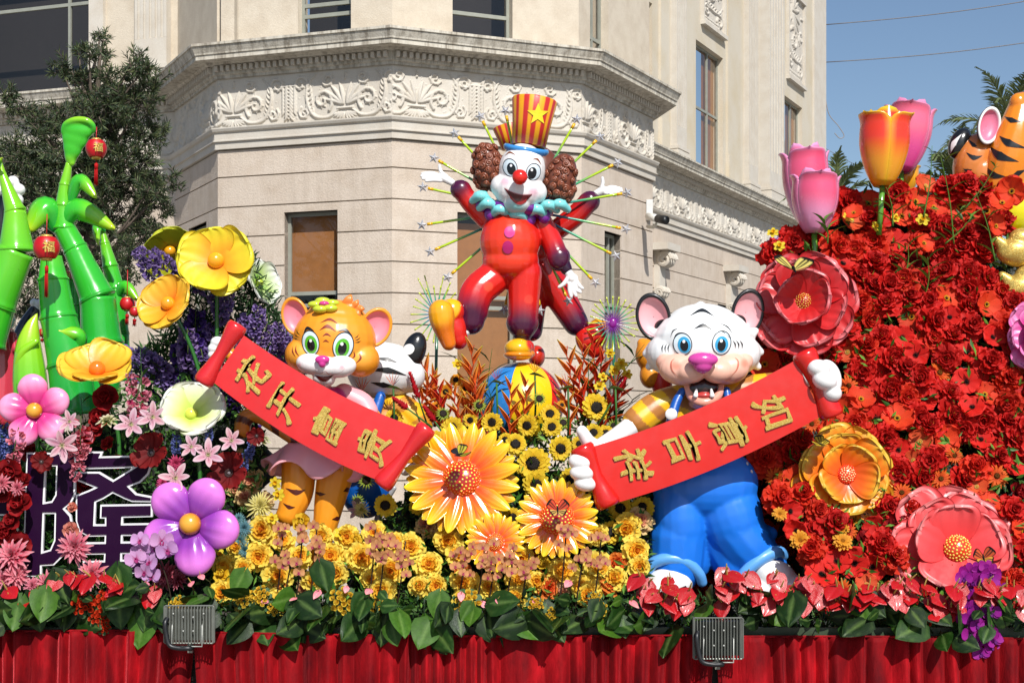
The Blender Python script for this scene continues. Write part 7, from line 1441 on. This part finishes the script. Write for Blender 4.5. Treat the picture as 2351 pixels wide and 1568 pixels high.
def ginger(x0, y0, x1, y1, Y):
    t = thing('red_ginger', None, 'ginger', tuple(V(x0, y0, Y)), 'red ginger spikes'); a, b_ = V(x0, y0, Y), V(x1, y1, Y); d = (b_-a).normalized(); mb = MB(); mb.tube([a-d*.25, b_], .008, 5, c('#3a7a3a')); mb.part('stem', LEAFM, t); hm = MB()
    v0, f0, S, T = petal(.05, .016, a=.5, b=.6, cup=1, n=3, m=2, bend=.3); u = d.orthogonal().normalized(); w = d.cross(u)
    for j in range(46):
        q = j/46; an = j*2.4; rad = (u*cos(an)+w*sin(an)); dr = (rad*(.75-.3*q)+d*.8).normalized(); up = (d-dr*d.dot(dr)).normalized(); M3 = np.array(Matrix((dr, up.cross(dr), up)).transposed()); hm.add(v0@M3.T*(1.1-.5*q)+np.array(a.lerp(b_, q)+rad*.010), f0, c('#d81c2c')*R.uniform(.7, 1.1))
    o = hm.part('bracts', CLOTH, t); o['kind'] = 'stuff'; PEND.append((t, 'red ginger flower spike', (x0+x1)/2, (y0+y1)/2))
for a in ((962, 918, 942, 858, 12.1), (938, 940, 905, 915, 12.0), (1400, 930, 1436, 870, 12.05), (1020, 940, 1000, 900, 12.2), (1000, 970, 975, 935, 12.0)): ginger(*a)
for x0, y0, x1, y1 in ((1145, 1020, 1050, 810), (1090, 1000, 1130, 800), (1340, 990, 1350, 800), (1350, 990, 1382, 830), (1330, 970, 1480, 790), (1370, 980, 1470, 910), (1130, 960, 1118, 880)): stemplant('sword_leaf_stem', None, 'plant', 'sword leaves among the heliconias', x0, y0, x1, y1, 12.4, c('#3f7a34', .75), 5, .28, .02); PEND.append((COL.objects[-1].parent, 'long green sword-leaved stem', x1, y1))
# ---- orchids
def blossom(key, cs, cl):
    mb = MB()
    for a, L, W in ((pi/2, 1, .36), (pi/2+2.15, .95, .34), (pi/2-2.15, .95, .34)): v, f, S, T = petal(L, W, a=.6, b=.5, n=4, m=4, cup=.15, a0=.05); mb.add(rotz(v, a), f, grad(S, [(0, cs*.85), (1, cs)]))
    for a in (.12, pi-.12): v, f, S, T = petal(1.05, .62, a=.7, b=.35, n=5, m=6, cup=.2, a0=.15, ruf=.04); v = rotz(v, a); v[:, 2] += .05; mb.add(v, f, grad(S, [(0, cl), (.2, cs*.9), (1, cs*1.05)]))
    lp = MB(); v, f, S, T = petal(.5, .2, a=.5, b=.5, n=4, m=2, cup=.8, a0=.9, bend=-1); lp.add(rotz(v, -pi/2), f, cl); v, f = sphere((0, 0, .15), (.1, .1, .12), 6, 4); lp.add(v, f, cl*1.1); return mb.mesh('blossom', CLOTH), lp.mesh('lip', CLOTH)
ORC = {'pink': blossom('p', c('#dca8dc'), c('#b03078')), 'mustard': blossom('m', c('#dca06a'), c('#b8406a')), 'purple': blossom('u', c('#a8189c'), c('#6a0c78'))}
def orchid(kind, stem, pts, r, Y, desc):
    t = thing('orchid', None, 'orchid', tuple(V(*stem[0], Y+.02)), kind+' orchids'); mb = MB(); P = crv([V(*p, Y+.05) for p in stem], 16); mb.tube([tuple(p) for p in P], .0065, 5, c('#3a2c20')); mb.part('stem', LEAFM, t)
    me, lp = ORC[kind]
    for (x, y) in pts:
        M = Matrix.Translation(V(x, y, Y-R.uniform(0, .06))-Vector(t.location))@facing((R.uniform(-.5, .5), -1, R.uniform(-.2, .4)))@Matrix.Rotation(R.uniform(-.4, .4), 4, 'Z')@Matrix.Scale(r*Y/F*R.uniform(.85, 1.1), 4); o = link('blossom', me, t, M); link('lip', lp, o)
    PEND.append((t, desc, np.mean([p[0] for p in pts]), np.mean([p[1] for p in pts])))
orchid('pink', [(398, 1400), (380, 1320), (345, 1240)], [(322, 1240), (355, 1248), (384, 1262), (325, 1262), (345, 1290), (312, 1282), (350, 1322), (332, 1312), (372, 1240)], 24, 10.78, 'pale pink moth orchid spray')
def rnd(cx, cy, w, h, n): 
    out = []
    while len(out) < n:
        p = (cx+rs.uniform(-w, w), cy+rs.uniform(-h, h))
        if all(math.hypot(p[0]-a, p[1]-b_) > 13 for a, b_ in out) or rs.rand() < .02: out.append(p)
    return out
for cx, cy, w, h, n in ((645, 1250, 18, 45, 7), (665, 1310, 22, 24, 4), (722, 1245, 18, 40, 6), (857, 1250, 20, 42, 8), (880, 1260, 18, 30, 6), (925, 1280, 16, 38, 7), (1065, 1295, 24, 32, 7), (1108, 1275, 28, 30, 7), (1135, 1305, 26, 24, 6), (1175, 1290, 24, 38, 7), (1210, 1300, 20, 30, 5), (1295, 1240, 20, 30, 6), (1335, 1285, 22, 24, 4), (1375, 1270, 18, 42, 7), (690, 1225, 12, 20, 3)): orchid('mustard', [(cx-15, 1400), (cx-4, 1330), (cx+6, cy-h)], rnd(cx, cy, w, h, n), 13, 10.86, 'brownish orange orchid spray')
orchid('purple', [(2240, 1440), (2232, 1360), (2262, 1300)], rnd(2255, 1350, 42, 50, 15), 22, 10.75, 'upper purple moth orchid spray'); orchid('purple', [(2235, 1430), (2262, 1440), (2268, 1500)], rnd(2240, 1425, 38, 36, 11)+[(2262, 1462), (2245, 1466), (2275, 1485), (2252, 1500), (2282, 1470)], 21, 10.6, 'lower purple moth orchid spray')
# ---- front row: anthurium plants, begonias
def heart(L, W, seed, gr, vein, mat, ruf=.02, thick=0):
    v, f, S, T = petal(L, W, a=.40, b=.95, n=10, m=8, seed=seed, cup=-.10, crease=.12, ruf=ruf, bend=-.35, thick=thick); v[:, 0] -= L*.24*np.abs(T)**.8*(1-S)**3*np.sign(np.abs(T)); v[:, 0] -= 0
    w = np.exp(-(T/.07)**2)*.7+.22*(np.abs(np.sin(S*22+np.abs(T)*5)) > .96); col = lerp(grad(S, gr), np.broadcast_to(vein, (len(S), 3)), np.clip(w, 0, 1)[:, None]*.5); return mesh('x', v, f, mat, col)
LG = [[(0, c('#2c5814', .45)), (1, c('#306218', .45))], [(0, c('#1e420e', .42)), (1, c('#204a10', .42))], [(0, c('#4a7c20', .55)), (1, c('#5c9228', .55))]]
LEAVES = [heart(1, .46, s, LG[(0, 1, 0, 1, 2, 1)[s]], c('#8fb45c', .75), LEAFM, .05) for s in range(6)]
SPR = [heart(1, .45, s+20, [(0, c('#a80c12')), (1, c('#c01018'))], c('#c8242e'), WAXY, .06) for s in range(3)]; SPP = [heart(1, .4, s+30, [(0, c('#e87a8c')), (1, c('#f2a0a0'))], c('#f4b8b8'), WAXY, .05) for s in range(2)]
sd = MB(); sd.tube([(0, 0, 0), (.05, 0, .3), (.12, 0, .6)], [.05, .045, .025], 6, c('#e8d070'), rnd=True); SPAD = sd.mesh('spadix', CLOTH)
def leafM(p, tip, n): tip = Vector(tip).normalized(); n = Vector(n); n = (n-tip*n.dot(tip)).normalized(); return Matrix.Translation(p)@Matrix((tip, n.cross(tip), n)).transposed().to_4x4()
def plant(px, py, Y, nl, ns, sp, size=44, ssize=26, name='anthurium', desc='', hh=55):
    t = thing(name, None, 'plant', tuple(V(px, py, Y)), 'potted anthurium plants'); k = Y/F; st = MB()
    for j in range(nl):
        u = rs.uniform(-1, 1); ang = u*1.4; base = V(px+u*40+rs.uniform(-14, 14), py+4+rs.uniform(-44, 30), Y-.02-rs.uniform(0, .22)); tip = Vector((sin(ang)*.8, -.35-rs.uniform(0, .5), -cos(ang)*rs.uniform(.2, 1.1)+(.5 if rs.rand() < .25 else 0)))
        sz = size*rs.choice([.45, .6, .8, 1, 1.25])*rs.uniform(.85, 1.15)*k; link('leaf', LEAVES[rs.randint(6)], t, Matrix.Translation(-Vector(t.location))@leafM(base, tip, (rs.uniform(-1.1, 1.1), -1, rs.uniform(-.4, .9)))@Matrix.Scale(sz*1.35, 4)); st.tube([V(px+u*8, py+34, Y+.03), (V(px+u*10, py+5, Y)+base)/2, base], .004, 4, c('#4a6a34', .7))
    for j in range(ns):
        x = px+rs.uniform(-45, 45); y = py-hh*rs.uniform(.35, 1.15); base = V(x, y, Y-.10-rs.uniform(0, .1)); tip = Vector((rs.uniform(-1, 1), -.7, rs.uniform(-1, -.1))); M = leafM(base, tip, (rs.uniform(-.5, .5), -.75, 1))@Matrix.Scale(ssize*rs.uniform(.85, 1.25)*k*1.35, 4)
        o = link('spathe', sp[rs.randint(len(sp))], t, Matrix.Translation(-Vector(t.location))@M); link('spadix', SPAD, o); st.tube([V(px+rs.uniform(-10, 10), py+30, Y+.02), (V(px, y+30, Y+.02)+base)/2, base], .0035, 4, c('#5a5a34', .7))
    st.part('stalks', LEAFM, t); PEND.append((t, desc, px, py))
for x in range(-20, 2400, 66):
    xx = x+rs.uniform(-12, 12); red = xx < 340 or xx > 1470; dr = (xx-0)/2351*22
    if 377-20 < xx < 491+10 or 1600 < xx < 1700: nl, ns = 3, (1 if xx < 600 else 3)
    else: nl, ns = 6, (7 if xx > 1470 else 3 if xx < 340 else 1 if rs.rand() < .75 else 0)
    plant(xx, 1400+rs.uniform(-26, 12)+dr+(-14 if 1500 < xx < 1850 else 0), 10.74, nl, ns, SPR if red else SPP, desc='red anthurium plant' if red else 'pink anthurium plant', size=43, ssize=29 if red else 15, hh=62)
for x, y, s in ((128, 1346, 56), (270, 1330, 54), (110, 1375, 50), (152, 1405, 54), (80, 1420, 40), (270, 1395, 60), (345, 1400, 60), (330, 1440, 60), (560, 1335, 44), (1010, 1385, 44), (885, 1440, 54), (1110, 1440, 48), (735, 1320, 50)):
    t = thing('large_leaf', None, 'leaf', tuple(V(x, y, 10.62)), 'single large heart leaves'); link('blade', LEAVES[rs.randint(6)], t, Matrix.Translation(V(x, y-s*.5, 10.62)-Vector(t.location))@leafM((0, 0, 0), (rs.uniform(-.6, .6), -.3, -1), (rs.uniform(-.3, .3), -1, .5))@Matrix.Scale(s*1.35*10.6/F, 4)); PEND.append((t, 'large dark green heart-shaped leaf', x, y))
def begonia(key, co, ci):
    out = []
    for q in range(2):
        r2 = np.random.RandomState(q+60); mb = MB(); lf = MB()
        for j in range(16):
            a = j*2.4; rr = math.sqrt(j/16)*.95; d = Vector((cos(a)*rr*.7, sin(a)*rr*.7, 1)).normalized(); b1 = MB()
            for L, a0, k_ in ((.33, .3, 5), (.22, .9, 4)): ring(b1, k_, L, .17, [(0, ci), (1, co)], 0, 0, .2, r2, a=.7, b=.25, bend=.6, cup=.4, n=3, m=3, a0=a0)
            v, f, cc = b1.get(); M3 = np.array(d.to_track_quat('Z', 'Y').to_matrix()); mb.add(v@M3.T+np.array([cos(a)*rr, sin(a)*rr, .25*(1-rr)+r2.uniform(-.1, .1)]), f, cc)
        for j in range(9):
            v, f, S, T = petal(.8, .3, a=.5, b=.4, n=4, m=4, ruf=.05, a0=-.2); v = rotz(v, j*.7); v[:, 2] -= .2; v[:, :2] += rotz(np.array([[.5, 0, 0]]), j*.7)[:, :2]; lf.add(v, f, c('#35602c', .8))
        out.append([('blooms', mb.mesh('blooms', CLOTH), 1), ('leaves', lf.mesh('leaves', LEAFM), 0)])
    TEMPL[key] = out
begonia('orange_begonia', c('#ee4a1c'), c('#c8280c')); begonia('yellow_begonia', c('#f8dc4a'), c('#e8a81c'))
def beg(key, L, d):
    for x, y, r in L:
        t = place(key, x, y, 10.62, r, key, d, 'begonia', key.replace('_', ' ')+' clusters', n=(rs.uniform(-.2, .2), -1, .4))
        for ch in t.children: ch['kind'] = 'stuff'
beg('orange_begonia', ((192, 1385, 26), (242, 1380, 24), (228, 1415, 22), (238, 1440, 14), (12, 1400, 24), (32, 1390, 18), (2130, 1420, 18), (2155, 1410, 14), (1880, 1385, 16), (2000, 1400, 14)), 'orange begonia cluster')
beg('yellow_begonia', ((560, 1374, 20), (596, 1368, 22), (787, 1378, 30), (628, 1396, 16), (1072, 1384, 30), (1048, 1412, 16), (1230, 1388, 18), (1241, 1428, 18), (1268, 1410, 16), (1376, 1396, 18), (1386, 1430, 17), (410, 1385, 18), (1366, 1372, 14), (650, 1392, 14), (820, 1412, 12), (425, 1400, 14)), 'yellow begonia cluster')
finish_labels()
